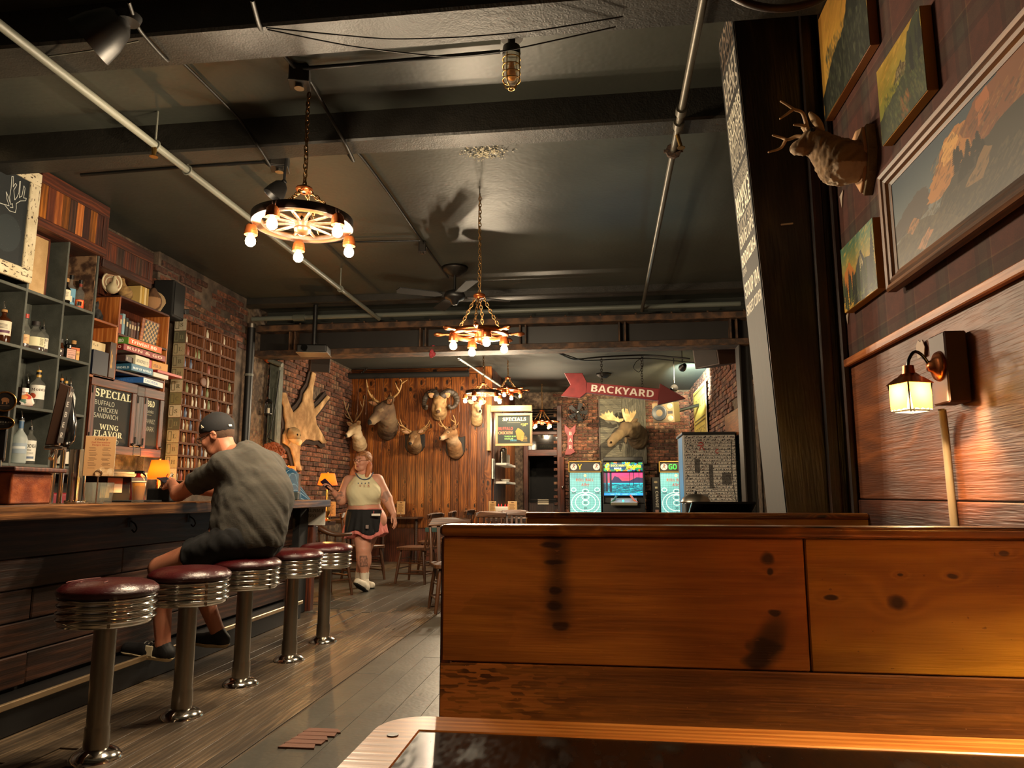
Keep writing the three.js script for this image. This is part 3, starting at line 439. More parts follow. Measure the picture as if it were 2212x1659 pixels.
// ---------------------------------------------------------------- booths: high wooden backs, our own table
const boothA = wood({ w: 1536, h: 512, len: 0.9, wid: 0.3, c: ['#6c3c15', '#a06326', '#ba7932', '#3c2010'], rings: 26, warp: 5, amp: 0.16, eye: 0.5, fine: 0.22, s: 61, rough: 0.36, bump: 0.0009, low: 0.35, knots: [[0.265, 0.13, 0.013, 0.6], [0.27, 0.165, 0.009], [0.285, 0.085, 0.011, 0.5], [0.26, 0.27, 0.008, 0.3], [0.265, 0.23, 0.008, 0.3], [0.755, 0.245, 0.016, 0.9], [0.76, 0.215, 0.009, 1.2], [0.765, 0.125, 0.008], [0.74, 0.05, 0.024, 0.6], [0.72, 0.02, 0.018, 0.5]],
  extra: (X, Y, c, h) => { const bl = sstep(0.03, -0.02, Math.abs(X - 0.275) - 0.012 - 0.012 * fbm(Y * 30, 3, 2)) * sstep(0.04, 0.12, Y) * 0.55 + sstep(0.02, -0.01, Math.hypot((X - 0.745) * 0.9 - (Y - 0.05) * 0.35, (Y - 0.055) * 0.45) - 0.022) * 0.6; const s = vn(X * 40, Y * 600) > 0.93 && vn(X * 8, Y * 30) > 0.5 ? 0.35 : 0; const q = sstep(0.62, 0.66, fbm(X * 9 + 3, Y * 16 + 1, 4)) * sstep(0.3, 0.05, X) * 0.5; return [mix3(mix3(mix3(c, hex('#1c100c'), bl), hex('#b57745'), s), hex('#ab6630'), q), h - s * 0.3]; } });
const boothB = wood({ w: 1280, h: 512, len: 0.76, wid: 0.3, c: ['#7a4c10', '#a3701c', '#ba882e', '#3c220e'], rings: 18, warp: 5, amp: 0.24, eye: 1.5, fine: 0.2, s: 71, rough: 0.34, bump: 0.0009, knots: [[0.19, 0.15, 0.019, 0.85], [0.31, 0.21, 0.006], [0.2, 0.212, 0.004], [0.05, 0.16, 0.006, 0.4], [0.42, 0.26, 0.006]],
  extra: (X, Y, c, h) => { const d = sstep(0.03, 0.0, Y - 0.012 - 0.03 * fbm(X * 14, 2, 3)) * 0.4 * sstep(0.25, 0.1, X); const s = vn(X * 60, Y * 90) > 0.975 ? 0.5 : 0; return [mix3(mix3(c, hex('#4a2510'), d), hex('#33190c'), s * 0.6), h - s * 0.4]; } });
const boothC = wood({ w: 2048, h: 256, len: 1.6, wid: 0.25, c: ['#4e2c14', '#825020', '#9c642e', '#24150b'], rings: 22, warp: 4, amp: 0.2, fine: 0.3, s: 81, rough: 0.4, bump: 0.0012, low: 0.4,
  extra: (X, Y, c, h) => { const w = sstep(0.5, 0.0, X), n = vn(X * 38 + 3, Y * 240) * 0.55 + fbm(X * 22, Y * 60, 3) * 0.65, z = sstep(0.76 - 0.24 * w, 0.8 - 0.24 * w, n), dk = sstep(0.5, 0.62, fbm(X * 10 + 7, Y * 22, 3)) * w * (1 - z) * 0.5, sp = vn(X * 130, Y * 170) > 0.985 ? 0.7 : 0; return [mix3(mix3(mix3(c, hex('#26110a'), dk), hex('#a5632f'), Math.min(1, z * (0.15 + 0.8 * w * w))), hex('#b98a68'), sp), h + z * 0.2 * w]; } });
const capMat = wood({ w: 1024, h: 64, len: 1.6, wid: 0.1, c: ['#4b280f', '#8a5522', '#b07c3e', '#1c0f09'], rings: 40, s: 91, rough: 0.3, bump: 0.0004, knots: [[0.3, 0.05, 0.012], [0.78, 0.04, 0.014], [1.35, 0.06, 0.01]] });
function at0(g) { const p = g.attributes.position, n = g.attributes.normal, uv = g.attributes.uv; for (let i = 0; i < p.count; i++) { uv.setXY(i, p.getX(i) / 0.883, p.getY(i) / 0.883); } return g; }   // grain measured from the piece's lower left corner
function plankAt(x0, x1, y0, y1, z, th) { const g = cbox(x1 - x0, y1 - y0, th, 0.0025, 'x').translate((x1 - x0) / 2, (y1 - y0) / 2, -th / 2); at0(g); return g.translate(x0, y0, z); }
{
  const t = thing('booth_bench', 'near high-backed wooden booth bench with scratched amber planks and a rounded top rail', 'bench', [0, 0, 0]), z = -1.554;
  M('plank', plankAt(-0.346, 0.392, 0.7765, 1.0326, z, 0.03), boothA, t); M('plank', plankAt(0.395, RX, 0.7765, 1.0326, z, 0.03), boothB, t); M('plank', plankAt(-0.35, RX, 0.556, 0.774, z, 0.03), boothC, t); M('plank', plankAt(-0.35, RX, 0.34, 0.553, z, 0.03), boothC, t);
  M('top_rail', T(rbox(1.41, 0.024, 0.075, 0.009, 3), 0.354, 1.0446, z - 0.02), capMat, t);
  M('back_board', bx(-0.335, RX, 0.1, 1.03, z - 0.03, z - 0.05), mt.red, t); M('end_board', bx(-0.35, -0.325, 0, 1.03, z - 0.001, z - 0.06, 0.003, 'y'), mt.red, t);
  M('seat', [T(rbox(1.38, 0.035, 0.42, 0.01), 0.365, 0.44, z + 0.21), bx(-0.31, RX, 0, 0.42, z + 0.34, z + 0.36)], mt.honey, t);
  const u = thing('booth_bench', 'farther booth bench whose rail shows just over the near bench, below the dark pier', 'bench', [0, 0, 0]), y = -3.16;
  M('plank', plankAt(-0.34, RX, 0.80, 1.021, y, 0.03), boothB, u); M('plank', plankAt(-0.34, RX, 0.5, 0.797, y, 0.03), boothA, u);
  M('top_rail', T(rbox(1.40, 0.023, 0.075, 0.009, 3), 0.357, 1.0325, y - 0.02), capMat, u); M('end_board', bx(-0.34, -0.315, 0, 1.02, y - 0.001, y - 0.06, 0.003, 'y'), mt.red, u); M('seat', [T(rbox(1.38, 0.035, 0.42, 0.01), 0.365, 0.44, y + 0.21), bx(-0.31, RX, 0, 0.5, y - 0.03, y - 0.05)], mt.honey, u);
  // table with a pale wooden border round a black poured top
  const tb = thing('booth_table', 'our own booth table, black glossy top inside a pale wooden border', 'table', [0, 0, 0]), x0 = -0.372, z0 = -1.268, z1 = -0.55, r = 0.075, bw = 0.07;
  const rim = extrude([...arc(x0 + r, -z0 - r, r, Math.PI, Math.PI / 2, 8), [RX - 0.01, -z0], [RX - 0.01, -z1], ...arc(x0 + r, -z1 + r, r, -Math.PI / 2, -Math.PI, 8)], 0.03, 0.004, [[[x0 + bw, -z0 - bw], [x0 + bw, -z1 + bw], [RX - 0.03, -z1 + bw], [RX - 0.03, -z0 - bw]]]).rotateX(-Math.PI / 2);
  M('border', uvBox(rim.clone(), 'x').translate(0, 0.716, 0), wood({ w: 1024, h: 128, len: 1.2, wid: 0.16, c: ['#8a5020', '#b87c3f', '#cf9a5c', '#3a1c0c'], rings: 46, s: 101, rough: 0.32, bump: 0.0004, knots: [[0.18, 0.12, 0.007], [0.72, 0.05, 0.01]] }), tb);
  const top = phys('#080706', 0.16); top.roughnessMap = dataTex(512, 512, (u2, v2) => 50 + 90 * sstep(0.5, 0.8, fbm(u2 * 20, v2 * 9, 4)) + 40 * vn(u2 * 200, v2 * 60), false, 1, 1); top.roughness = 0.8;
  M('top', uvBox(bx(x0 + bw, RX - 0.03, 0.72, 0.748, z0 + bw, z1 - bw, 0.001), 'x'), top, tb);
  M('screw_hole', T(cyl(0.009, 0.009, 0.002, 14), -0.335, 0.7496, -1.165), mt.brown, tb);
  M('leg', [T(cyl(0.04, 0.04, 0.7, 16), 0.4, 0.02, -0.8), T(cyl(0.22, 0.2, 0.025, 24), 0.4, 0, -0.8)], mt.iron, tb);
}
// ---------------------------------------------------------------- the bar
{
  const t = thing('bar_counter', 'long bar with a pale worn wooden top and dark rough plank front', 'bar'), fx = -2.98;
  const sh = extrude([[-3.22, 2.0], [-2.655, 2.0], [-2.655, 6.86], ...arc(-2.735, 6.86, 0.08, 0, Math.PI / 2, 6), [-3.22, 6.94]], 0.056, 0.006).rotateX(-Math.PI / 2);
  M('counter_top', uvBox(sh.clone(), 'z').translate(0, 1.008, 0), mt.counter, t);
  M('apron', bx(fx + 0.02, fx - 0.01, 0.80, 1.0, -2.0, -6.72, 0.003, 'z'), mt.dark, t);
  const g = [0, 1, 2].map(() => cbox(0.03, 0.155, 1.55, 0.006, 'z')); let k = 0;
  for (let y = 0.24; y < 0.8; y += 0.16) for (let z = -2.0 - (k % 2) * 0.7; z > -6; z -= 1.56) M('plank', g[k++ % 3], mt.dark, t, [fx + rr(-0.006, 0.006), y, z - 0.78]);
  M('back_panel', bx(fx - 0.03, fx - 0.06, 0, 1.0, -2.0, -6.7, 0.002, 'z'), mt.blackmatt, t);
  M('foot_ledge', bx(-2.79, fx, 0, 0.145, -2.0, -6.6, 0.006, 'z'), mt.black, t); M('ledge_strip', bx(-2.772, -2.794, 0.128, 0.16, -2.0, -6.6, 0.004, 'z'), std('#a08868', 0.35, { metalness: 0.6 }), t);
  M('end_post', bx(-3.1, -2.9, 0, 1.0, -6.75, -6.95, 0.006, 'y'), mt.blackmatt, t); M('end_post', bx(-2.96, -2.86, 0, 1.0, -6.98, -7.06, 0.006, 'y'), mt.red, t);
  for (const [u, v] of [[282, 1132], [410, 1122]]) { const p = onX(u, v, fx + 0.03); M('hook', [tube([[0, 0.02, 0], [0.03, 0.0, 0], [0.045, -0.03, 0], [0.03, -0.05, 0], [0.012, -0.035, 0]], 0.005, 6), T(cbox(0.006, 0.06, 0.022), 0, 0.01, 0)], mt.iron, t, p.toArray()); }
  const q = onX(672, 1114, -2.75); const sg = thing('paper_sign', 'white sheet with mirrored lettering hanging under the bar end', 'sign', [0, 0, 0]);
  const w = 0.31; M('sheet', T(cbox(w, 0.18, 0.003, 0.0005), 0, 0, 0), mt.whiteplastic, sg); M('lettering', T(plane(w - 0.01, 0.17), 0, 0, 0.0022), print(256, 144, (c, W, H) => { c.fillStyle = '#b9b6aa'; c.fillRect(0, 0, W, H); c.translate(W, 0); c.scale(-1, 1); c.fillStyle = '#55534c'; c.font = 'bold 36px serif'; c.textAlign = 'center'; c.fillText('EMPLOYEES', W / 2, 42); c.fillText('ONLY', W / 2, 84); }, 0.6), sg);
  const p = onZ(672, 1114, -6.98); sg.position.set(p.x, p.y, -6.96);
  M('clip', cbox(0.02, 0.05, 0.012), mt.black, sg, [0, 0.1, 0]);
}
// ---------------------------------------------------------------- bar stools
const cushionMat = phys('#3a0a0d', 0.25, { clearcoat: 0.3, clearcoatRoughness: 0.3, bumpMap: dataTex(128, 128, (u, v) => 255 * fbm(u * 30, v * 30, 3), false, 0.2, 0.2), bumpScale: 0.0012 });
function makeStool() {
  const t = thing('bar_stool', 'x', 'stool', [0, 0, 0], 0, 'chrome diner stools along the bar');
  M('cushion', lathe([[0, 0.752], [0.08, 0.75], [0.14, 0.744], [0.18, 0.732], [0.2, 0.715], [0.204, 0.702], [0.2, 0.69], [0.19, 0.684], [0, 0.684]], 48), cushionMat, t);
  const pr = [[0.19, 0.686]]; for (let i = 0; i < 4; i++) { const y = 0.676 - i * 0.029; pr.push([0.19, y + 0.006], [0.197, y + 0.004], [0.2, y], [0.197, y - 0.004], [0.19, y - 0.006], [0.188, y - 0.013]); } pr.push([0.186, 0.565], [0.17, 0.56], [0.05, 0.558]);
  M('band', lathe(pr, 56), mt.chrome, t); M('band_joint', cbox(0.003, 0.118, 0.012, 0.001), mt.steel, t, [0.1905 * Math.cos(-0.9), 0.626, 0.1905 * -Math.sin(-0.9)], [0, -0.9, 0]);
  M('column', lathe([[0.046, 0.56], [0.046, 0.14], [0.05, 0.135], [0.052, 0.06], [0.048, 0.045], [0.048, 0.04]], 32), mt.steel, t);
  M('base_flange', lathe([[0.048, 0.05], [0.062, 0.046], [0.085, 0.034], [0.1, 0.02], [0.106, 0.006], [0.106, 0]], 36), mt.chrome, t);
  return t;
}
{
  const s0 = makeStool(), L = ['nearest chrome and oxblood bar stool, its cushion cracked and creased', 'second chrome stool from the camera, hiding part of the seated man\'s legs', 'chrome stool the man in the grey shirt is sitting on', 'fourth chrome stool, empty, just beyond the seated man', 'farthest chrome stool, beside the end of the bar'];
  const S = [[-2.185, -3.06], [-2.16, -3.66], [-2.17, -4.29], [-2.155, -4.93], [-2.165, -5.56]];
  S.forEach(([x, z], i) => { const s = i ? dup(s0, [x, 0, z], 0.3 * i, L[i]) : s0; if (!i) { s.position.set(x, 0, z); s.userData.label = L[0]; } });
  M('crease', [tube([[-0.1, 0.7475, 0.14], [-0.13, 0.7455, 0.08], [-0.12, 0.747, 0.0], [-0.08, 0.7495, -0.05]], 0.0022, 5), tube([[-0.04, 0.7485, 0.13], [-0.06, 0.7485, 0.09], [0.0, 0.7505, 0.06], [0.05, 0.7505, 0.08], [0.06, 0.7495, 0.12]], 0.002, 5)], std('#6a3430', 0.4), s0);
}
// ---------------------------------------------------------------- chairs and tables of the middle room
const chairWood = wood({ w: 256, h: 64, len: 0.6, wid: 0.15, c: ['#27150a', '#4a2b15', '#6b4422', '#140a06'], rings: 40, s: 111, rough: 0.42, bump: 0.0003 });
function makeChair() {
  const t = thing('dining_chair', 'x', 'chair', [0, 0, 0], 0, 'slat-backed wooden chairs');
  const seat = extrude([[-0.2, -0.2], [0.2, -0.2], ...arc(0.15, 0.15, 0.06, 0, Math.PI / 2, 4), ...arc(-0.15, 0.15, 0.06, Math.PI / 2, Math.PI, 4)], 0.026, 0.006).rotateX(-Math.PI / 2).rotateY(Math.PI);
  M('seat', uvBox(seat.clone(), 'x').translate(0, 0.425, 0), chairWood, t);
  for (const [x, z] of [[-1, 1], [1, 1], [-1, -1], [1, -1]]) M('leg', taper([[x * 0.15, 0.43, z * 0.15], [x * 0.175, 0.22, z * 0.18], [x * 0.2, 0, z * 0.205]], (u) => 0.014 + 0.007 * Math.sin(u * 3.14), 0, 8, 6), chairWood, t);
  for (const z of [-1, 1]) { M('stretcher', rod([-0.185, 0.16 + z * 0.03, z * 0.185], [0.185, 0.16 + z * 0.03, z * 0.185], 0.009), chairWood, t); M('stretcher', rod([-0.165, 0.29 + z * 0.02, z * 0.165], [0.165, 0.29 + z * 0.02, z * 0.165], 0.008), chairWood, t); }
  for (const x of [-1, 1]) { M('stretcher', rod([x * 0.185, 0.13, -0.185], [x * 0.185, 0.13, 0.185], 0.009), chairWood, t); M('stretcher', rod([x * 0.165, 0.26, -0.165], [x * 0.165, 0.26, 0.165], 0.008), chairWood, t); }
  for (const x of [-0.185, 0.185]) M('back_post', taper([[x, 0.44, -0.19], [x * 1.02, 0.65, -0.22], [x * 1.06, 0.86, -0.275]], 0.017, 0.014, 8, 6), chairWood, t);
  for (let i = 0; i < 4; i++) { const x = -0.105 + i * 0.07; M('slat', T(cbox(0.036, 0.36, 0.012, 0.003, 'y'), x * 1.03, 0.625, -0.222, -0.16), chairWood, t); }
  const rail = extrude([[-0.215, 0], [0.215, 0], [0.22, 0.05], [0.17, 0.07], [0.08, 0.08], [-0.08, 0.08], [-0.17, 0.07], [-0.22, 0.05]], 0.022, 0.005), p = rail.attributes.position; for (let i = 0; i < p.count; i++) p.setZ(i, p.getZ(i) + 0.9 * p.getX(i) ** 2); rail.computeVertexNormals();
  M('top_rail', T(uvBox(rail.clone(), 'x'), 0, 0.80, -0.285, -0.18), chairWood, t); return t;
}
function makeTub() {                                   // low round-backed armchair by the bar end
  const t = thing('captain_chair', 'low round-backed wooden captain chair just behind the farthest bar stool', 'chair', [-3.1, 0, -8.05], 2.6);
  M('seat', T(lathe([[0, 0.445], [0.2, 0.44], [0.215, 0.425], [0.2, 0.41], [0, 0.41]], 28), 0, 0, 0), chairWood, t);
  const pts = Array.from({ length: 13 }, (_, i) => { const a = Math.PI * (-0.12 + 1.24 * i / 12); return [Math.cos(a) * 0.27, 0.68 + 0.11 * Math.sin(a) ** 4, -Math.sin(a) * 0.25]; });
  M('back_rail', taper(pts, (u) => 0.02 + 0.02 * Math.sin(u * 3.14) ** 3, 0, 8, 24), chairWood, t);
  for (let i = 0; i < 9; i++) { const a = Math.PI * (0.02 + 0.96 * i / 8); M('spindle', rod([Math.cos(a) * 0.2, 0.43, -Math.sin(a) * 0.19], [Math.cos(a) * 0.265, 0.69 + 0.1 * Math.sin(a) ** 4, -Math.sin(a) * 0.245], 0.009), chairWood, t); }
  for (const [x, z] of [[-1, 1], [1, 1], [-1, -1], [1, -1]]) { M('leg', taper([[x * 0.14, 0.42, z * 0.14], [x * 0.19, 0, z * 0.19]], 0.02, 0.015, 8, 4), chairWood, t); }
  for (const s of [-1, 1]) { M('stretcher', rod([s * 0.17, 0.18, -0.17], [s * 0.17, 0.18, 0.17], 0.01), chairWood, t); M('stretcher', rod([-0.165, 0.22, s * 0.165], [0.165, 0.22, s * 0.165], 0.01), chairWood, t); }
}
makeTub();
{
  const c0 = makeChair(), C = [[-2.42, -9.35, -1.75, 'slat-back chair facing the bar just right of the walking woman'], [-2.46, -10.5, -1.62, 'slat-back chair behind the one nearest the woman, under a table edge'], [-2.35, -11.35, -1.4, 'slat-back chair nearest the pine wall beside the woman\'s hand'], [-1.5, -7.2, 2.75, 'tall-looking wooden chair at the left end of the near booth bench'], [-1.35, -10.9, 3.0, 'chair whose top rail shows over the farther bench near the white tub'], [-1.62, -9.9, 3.3, 'chair left of the white tub, seen over the bench end'], [-3.2, -9.55, 2.2, 'chair in shadow between the bar end and the woman\'s leg']];
  C.forEach(([x, z, r, l], i) => { if (i) dup(c0, [x, 0, z], r, l); else { c0.position.set(x, 0, z); c0.rotation.y = r; c0.userData.label = l; } });
  const teal = std('#27423f', 0.4);
  const tab = (label, x, z, w, d, edge) => { const t = thing('dining_table', label, 'table', [x, 0, z], 0, 'square tables of the middle room'); M('top', T(rbox(w, 0.03, d, 0.008), 0, 0.745, 0), mt.counter, t); M('edge_band', [T(cbox(w + 0.012, 0.05, 0.012), 0, 0.733, d / 2), T(cbox(w + 0.012, 0.05, 0.012), 0, 0.733, -d / 2), T(cbox(0.012, 0.05, d), w / 2, 0.733, 0), T(cbox(0.012, 0.05, d), -w / 2, 0.733, 0)], edge, t); M('pedestal', [cyl(0.035, 0.035, 0.72, 14), T(cbox(0.5, 0.03, 0.07, 0.01), 0, 0.015, 0), T(cbox(0.07, 0.03, 0.5, 0.01), 0, 0.015, 0)], mt.iron, t); };
  tab('table with a worn teal edge showing left of the tall-looking chair', -1.62, -8.35, 0.72, 0.7, teal);
  tab('table in shadow behind the walking woman, holding a paper menu', -3.75, -10.5, 0.7, 0.7, mt.dark);
  tab('table under the pine wall holding the white tub of bottles', -1.45, -11.5, 0.75, 0.6, mt.dark);
  tab('table against the brick corner holding the small orange lamp', -4.02, -9.55, 0.6, 0.6, mt.dark);
}
// ---------------------------------------------------------------- the back bar: grey pigeon-hole shelving
const SX = -4.1, ROW = [1.336, 1.745, 2.165, 2.585], SZ = [-3.89, -4.24, -4.59, -4.95, -5.285], ST = 3.08;
{
  const t = thing('pigeonhole_shelving', 'grey-green painted pigeon-hole shelving full of liquor bottles', 'shelving');
  M('back', bx(-4.38, -4.36, 1.32, ST, SZ[0], SZ[4]), mt.shelf, t);
  for (const y of ROW) M('shelf', bx(-4.37, SX, y - 0.022, y, SZ[0], SZ[4] - 0.01, 0.003, 'z'), mt.shelf, t);
  M('shelf', bx(-4.37, SX, ST, ST + 0.02, SZ[0], SZ[4], 0.003, 'z'), mt.shelf, t);
  SZ.forEach((z, i) => M('divider', bx(-4.37, SX + 0.002, 1.317, ST, z - 0.009, z + 0.009, 0.003, 'y'), mt.shelf, t));
  M('peeling_panel', bx(-4.36, SX - 0.01, ROW[3] + 0.002, ST, SZ[4] + 0.01, SZ[4] + 0.016, 0.001, 'y'), grain(['#3d2618', '#8a6a4e'], { w: 256, h: 256, size: 0.5, sc: 10, amt: 1.2, rough: 0.8 }), t);
  const b = thing('back_counter', 'dark back counter under the bottle shelves', 'counter'); M('top', bx(-4.38, -3.86, 0.93, 0.96, -2.6, -6.4, 0.004, 'z'), mt.dark, b); M('front', bx(-4.3, -3.9, 0, 0.93, -2.6, -6.4, 0.004, 'z'), mt.blackmatt, b); M('splash_board', bx(-4.38, -4.3, 0.96, 1.34, -2.6, -6.4, 0.002, 'z'), mt.blackmatt, b); M('shelf_support', bx(-4.36, -4.1, 1.27, 1.315, -3.5, -6.34, 0.003, 'z'), mt.dark, b);
  solo('ply_panel', [bx(-4.19, -4.175, ROW[3] + 0.005, 3.03, -4.63, -4.83, 0.002, 'y')], mt.paper, 'pale plywood board standing in the top pigeon-hole beside the big chalkboard', 'board').material = grain(['#9c7c50', '#c7a87a'], { w: 256, h: 256, size: 0.6, sc: 5, rough: 0.7, bump: 0.0004 });
  M('red_edge', [bx(-4.19, -4.17, ROW[3] + 0.003, 3.04, -4.625, -4.61, 0.002, 'y'), bx(-4.19, -4.17, ROW[3] + 0.003, 3.04, -4.83, -4.845, 0.002, 'y'), bx(-4.19, -4.17, 3.03, 3.045, -4.61, -4.845, 0.002, 'z')], mt.red, scene.children.at(-1));
}
// cornice boxes with vertical boards
function cornice(label, x, y0, y1, z0, z1, n, bright) {
  const t = thing('cornice_panel', label, 'wall panel'); const W = [mt.honey, mt.red, mt.orangewood, mt.honey, mt.dark, mt.orangewood, mt.red], Wd = [mt.red, mt.red, mt.dark];
  M('backing', bx(-4.38, x - 0.02, y0, y1, z0, z1, 0.002, 'z'), mt.red, t);
  M('rail', bx(x - 0.02, x, y1 - 0.1, y1, z0, z1, 0.005, 'z'), mt.red, t); M('rail', bx(x - 0.02, x, y0, y0 + 0.07, z0, z1, 0.005, 'z'), mt.red, t);
  M('stile', bx(x - 0.02, x, y0 + 0.07, y1 - 0.1, z1 + 0.06, z1, 0.004, 'y'), mt.red, t);
  const w = (z0 - z1 - 0.06) / n; for (let i = 0; i < n; i++) M('plank', bx(x - 0.02, x - 0.006, y0 + 0.07, y1 - 0.1, z0 - i * w - 0.002, z0 - (i + 1) * w, 0.004, 'y'), (bright ? W : Wd)[i % (bright ? 7 : 3)], t);
}
cornice('bright orange boarded cornice box above the bottle shelves', -4.06, 3.06, 3.49, -4.58, -5.32, 9, true);
cornice('darker reddish cornice box above the turkey shelf', -4.1, 2.99, 3.32, -5.34, -6.0, 7, false);
// big framed chalkboard with a sketched antlered animal
{
  const x = -4.055, z1 = -4.575, z0 = -3.6, y1 = 3.44, y0 = 2.615, t = thing('chalkboard', 'large chalkboard in a chipped white frame with a chalk drawing of antlers', 'chalkboard'), fw = 0.095;
  const chip = grain(['#b5a888', '#d9cdb0'], { w: 512, h: 512, size: 0.5, sc: 6, amt: 0.6, rough: 0.75, bump: 0.002 }); { const d = chip.map.image.data; for (let y = 0; y < 512; y++) for (let xx = 0; xx < 512; xx++) { const k = sstep(0.7, 0.74, fbm(xx / 22, y / 9, 3)), i = (y * 512 + xx) * 4; d[i] = lerp(d[i], 52, k); d[i + 1] = lerp(d[i + 1], 34, k); d[i + 2] = lerp(d[i + 2], 22, k); } }
  for (const g of [bx(x - 0.03, x, y1 - fw, y1, z0, z1, 0.006, 'z'), bx(x - 0.03, x, y0, y0 + fw, z0, z1, 0.006, 'z'), bx(x - 0.03, x, y0 + fw, y1 - fw, z1 + fw, z1, 0.006, 'y'), bx(x - 0.03, x, y0 + fw, y1 - fw, z0, z0 - fw, 0.006, 'y')]) M('frame_rail', g, chip, t);
  M('board', T(plane(z0 - z1 - 0.16, y1 - y0 - 0.16), x - 0.014, (y0 + y1) / 2, (z0 + z1) / 2, 0, Math.PI / 2), print(640, 520, (g, W, H) => {
    g.fillStyle = '#161c1f'; g.fillRect(0, 0, W, H); g.fillStyle = '#2f383a'; g.globalAlpha = 0.5; g.beginPath(); g.ellipse(W * 0.80, H * 0.68, W * 0.14, H * 0.2, 0.2, 0, 7); g.fill(); g.globalAlpha = 1; speck(g, W, H, 300, '#3a4244', 5);
    g.strokeStyle = '#c9cbc2'; g.lineWidth = 3.5; g.lineJoin = 'round'; const S = (pts) => { g.beginPath(); pts.forEach(([a, b], i) => i ? g.lineTo(W * a, H * b) : g.moveTo(W * a, H * b)); g.stroke(); };
    S([[0.62, 0.42], [0.74, 0.4], [0.8, 0.44], [0.86, 0.43], [0.865, 0.38], [0.86, 0.33], [0.9, 0.28], [0.955, 0.25], [0.96, 0.22], [0.93, 0.23], [0.935, 0.12], [0.92, 0.1], [0.91, 0.22], [0.885, 0.25], [0.88, 0.07], [0.87, 0.08], [0.875, 0.2], [0.86, 0.26], [0.84, 0.3]]);
    S([[0.84, 0.3], [0.82, 0.2], [0.845, 0.13], [0.83, 0.12], [0.81, 0.17], [0.8, 0.06], [0.785, 0.07], [0.79, 0.2], [0.785, 0.3], [0.8, 0.36], [0.76, 0.28], [0.745, 0.26], [0.76, 0.33], [0.79, 0.39], [0.62, 0.42]]); S([[0.8, 0.37], [0.82, 0.35], [0.83, 0.39], [0.8, 0.4]]); chalk(g, 'DRAFT', W * 0.2, H * 0.3, 70, '#b9bbb2'); chalk(g, 'TAPS', W * 0.24, H * 0.5, 64, '#b9bbb2');
  }, 0.8), t);
  solo('hanging_wire', tube([[x, 3.44, -4.5], [x - 0.02, 3.49, -4.47]], 0.003), mt.paper, 'short pale cord holding up the white-framed chalkboard', 'cord');
}
// ---------------------------------------------------------------- bottles
mt.glassClear = phys('#f6f6f0', 0.06, { transmission: 0.95, thickness: 0 }); mt.glassBrown = phys('#3a1a08', 0.08, { clearcoat: 0.6 }); mt.glassDark = phys('#0c0a08', 0.08, { clearcoat: 0.6 }); mt.glassFrost = phys('#cfd8d4', 0.5, { transmission: 0.6, thickness: 0 }); mt.whisky = phys('#2b0d05', 0.12); mt.cork = std('#a57c4a', 0.8);
const labelMats = {};
function labelMat(key, bg, fn) { return labelMats[key] ?? (labelMats[key] = print(128, 128, (g, w, h) => { g.fillStyle = bg; g.fillRect(0, 0, w, h); fn?.(g, w, h); }, 0.6)); }
const lines = (g, w, y0, n, col = '#554a3e') => { g.fillStyle = col; for (let i = 0; i < n; i++) g.fillRect(14 + rnd() * 12, y0 + i * 11, w - 44 - rnd() * 24, 4); };
function bottle(label, pos, o) {
  const { h, r, glass, neck = 0.3, sh = 0.12, square = false, cap = 'spout', capMat: cm = mt.chrome, lab, labY = [0.2, 0.62], fill, fillMat = mt.whisky, bulge = 0 } = o;
  const t = thing('bottle', label, 'bottle', pos, o.turn ?? 0, 'liquor bottles in the pigeon-holes'), nr = Math.max(0.011, r * 0.3), yb = h * (1 - neck), ys = yb - sh * h, capH = cap === 'spout' ? 0.055 : 0.03, top = h - capH;
  const seg = square ? 4 : 20, prof = [[0, 0.003], [r * 0.9, 0], [r, 0.012], [r * (1 + bulge), ys * 0.5], [r, ys], [r * 0.82, ys + sh * h * 0.45], [nr * 1.3, yb], [nr, yb + 0.012], [nr, top - 0.008], [nr * 1.25, top - 0.006], [nr * 1.2, top]];
  const body = lathe(prof.map(([a, b]) => [a * (square ? 1.32 : 1), b]), seg); if (square) { body.rotateY(Math.PI / 4); } const bodyG = square ? (() => { const q = body.toNonIndexed(); q.computeVertexNormals(); return q; })() : body;
  M('glass_body', bodyG, glass, t);
  if (fill) { const fh = ys * fill; const lg = lathe([[0, 0.006], [r * 0.93 * (square ? 1.32 : 1), 0.008], [r * 0.95 * (square ? 1.32 : 1), fh], [0, fh]], seg); if (square) lg.rotateY(Math.PI / 4); M('liquor', lg, fillMat, t); }
  if (cap === 'spout') { M('stopper', [T(cyl(nr * 1.35, nr * 1.2, 0.018, 12), 0, top, 0)], o.stop ?? mt.black, t); M('spout', [taper([[0, top + 0.015, 0], [0, top + 0.035, 0], [0.012, top + 0.055, 0.004], [0.026, top + 0.07, 0.008]], 0.0055, 0.0035, 7, 8)], mt.chrome, t); }
  else M('cap', T(cyl(nr * 1.5, nr * 1.5, capH, 14), 0, top - 0.004, 0), cm, t);
  if (o.neckMat) M('neck_wrap', T(cyl(nr * 1.12, nr * 1.1, h * neck * 0.55, 14), 0, yb + 0.02, 0), o.neckMat, t);
  if (lab) { const a = labY[0] * ys * 1.4, b = Math.min(labY[1] * ys * 1.4, ys * 0.97); const g = square ? T(plane(r * 1.6, b - a), r * 0.945 + 0.0015, (a + b) / 2, 0, 0, Math.PI / 2) : new THREE.CylinderGeometry(r * (1 + bulge * 0.8) + 0.0012, r * (1 + bulge * 0.8) + 0.0012, b - a, 20, 1, true, Math.PI / 2 - 1.25 , 2.3).translate(0, (a + b) / 2, 0); M('paper_label', g, lab, t); }
  return t;
}
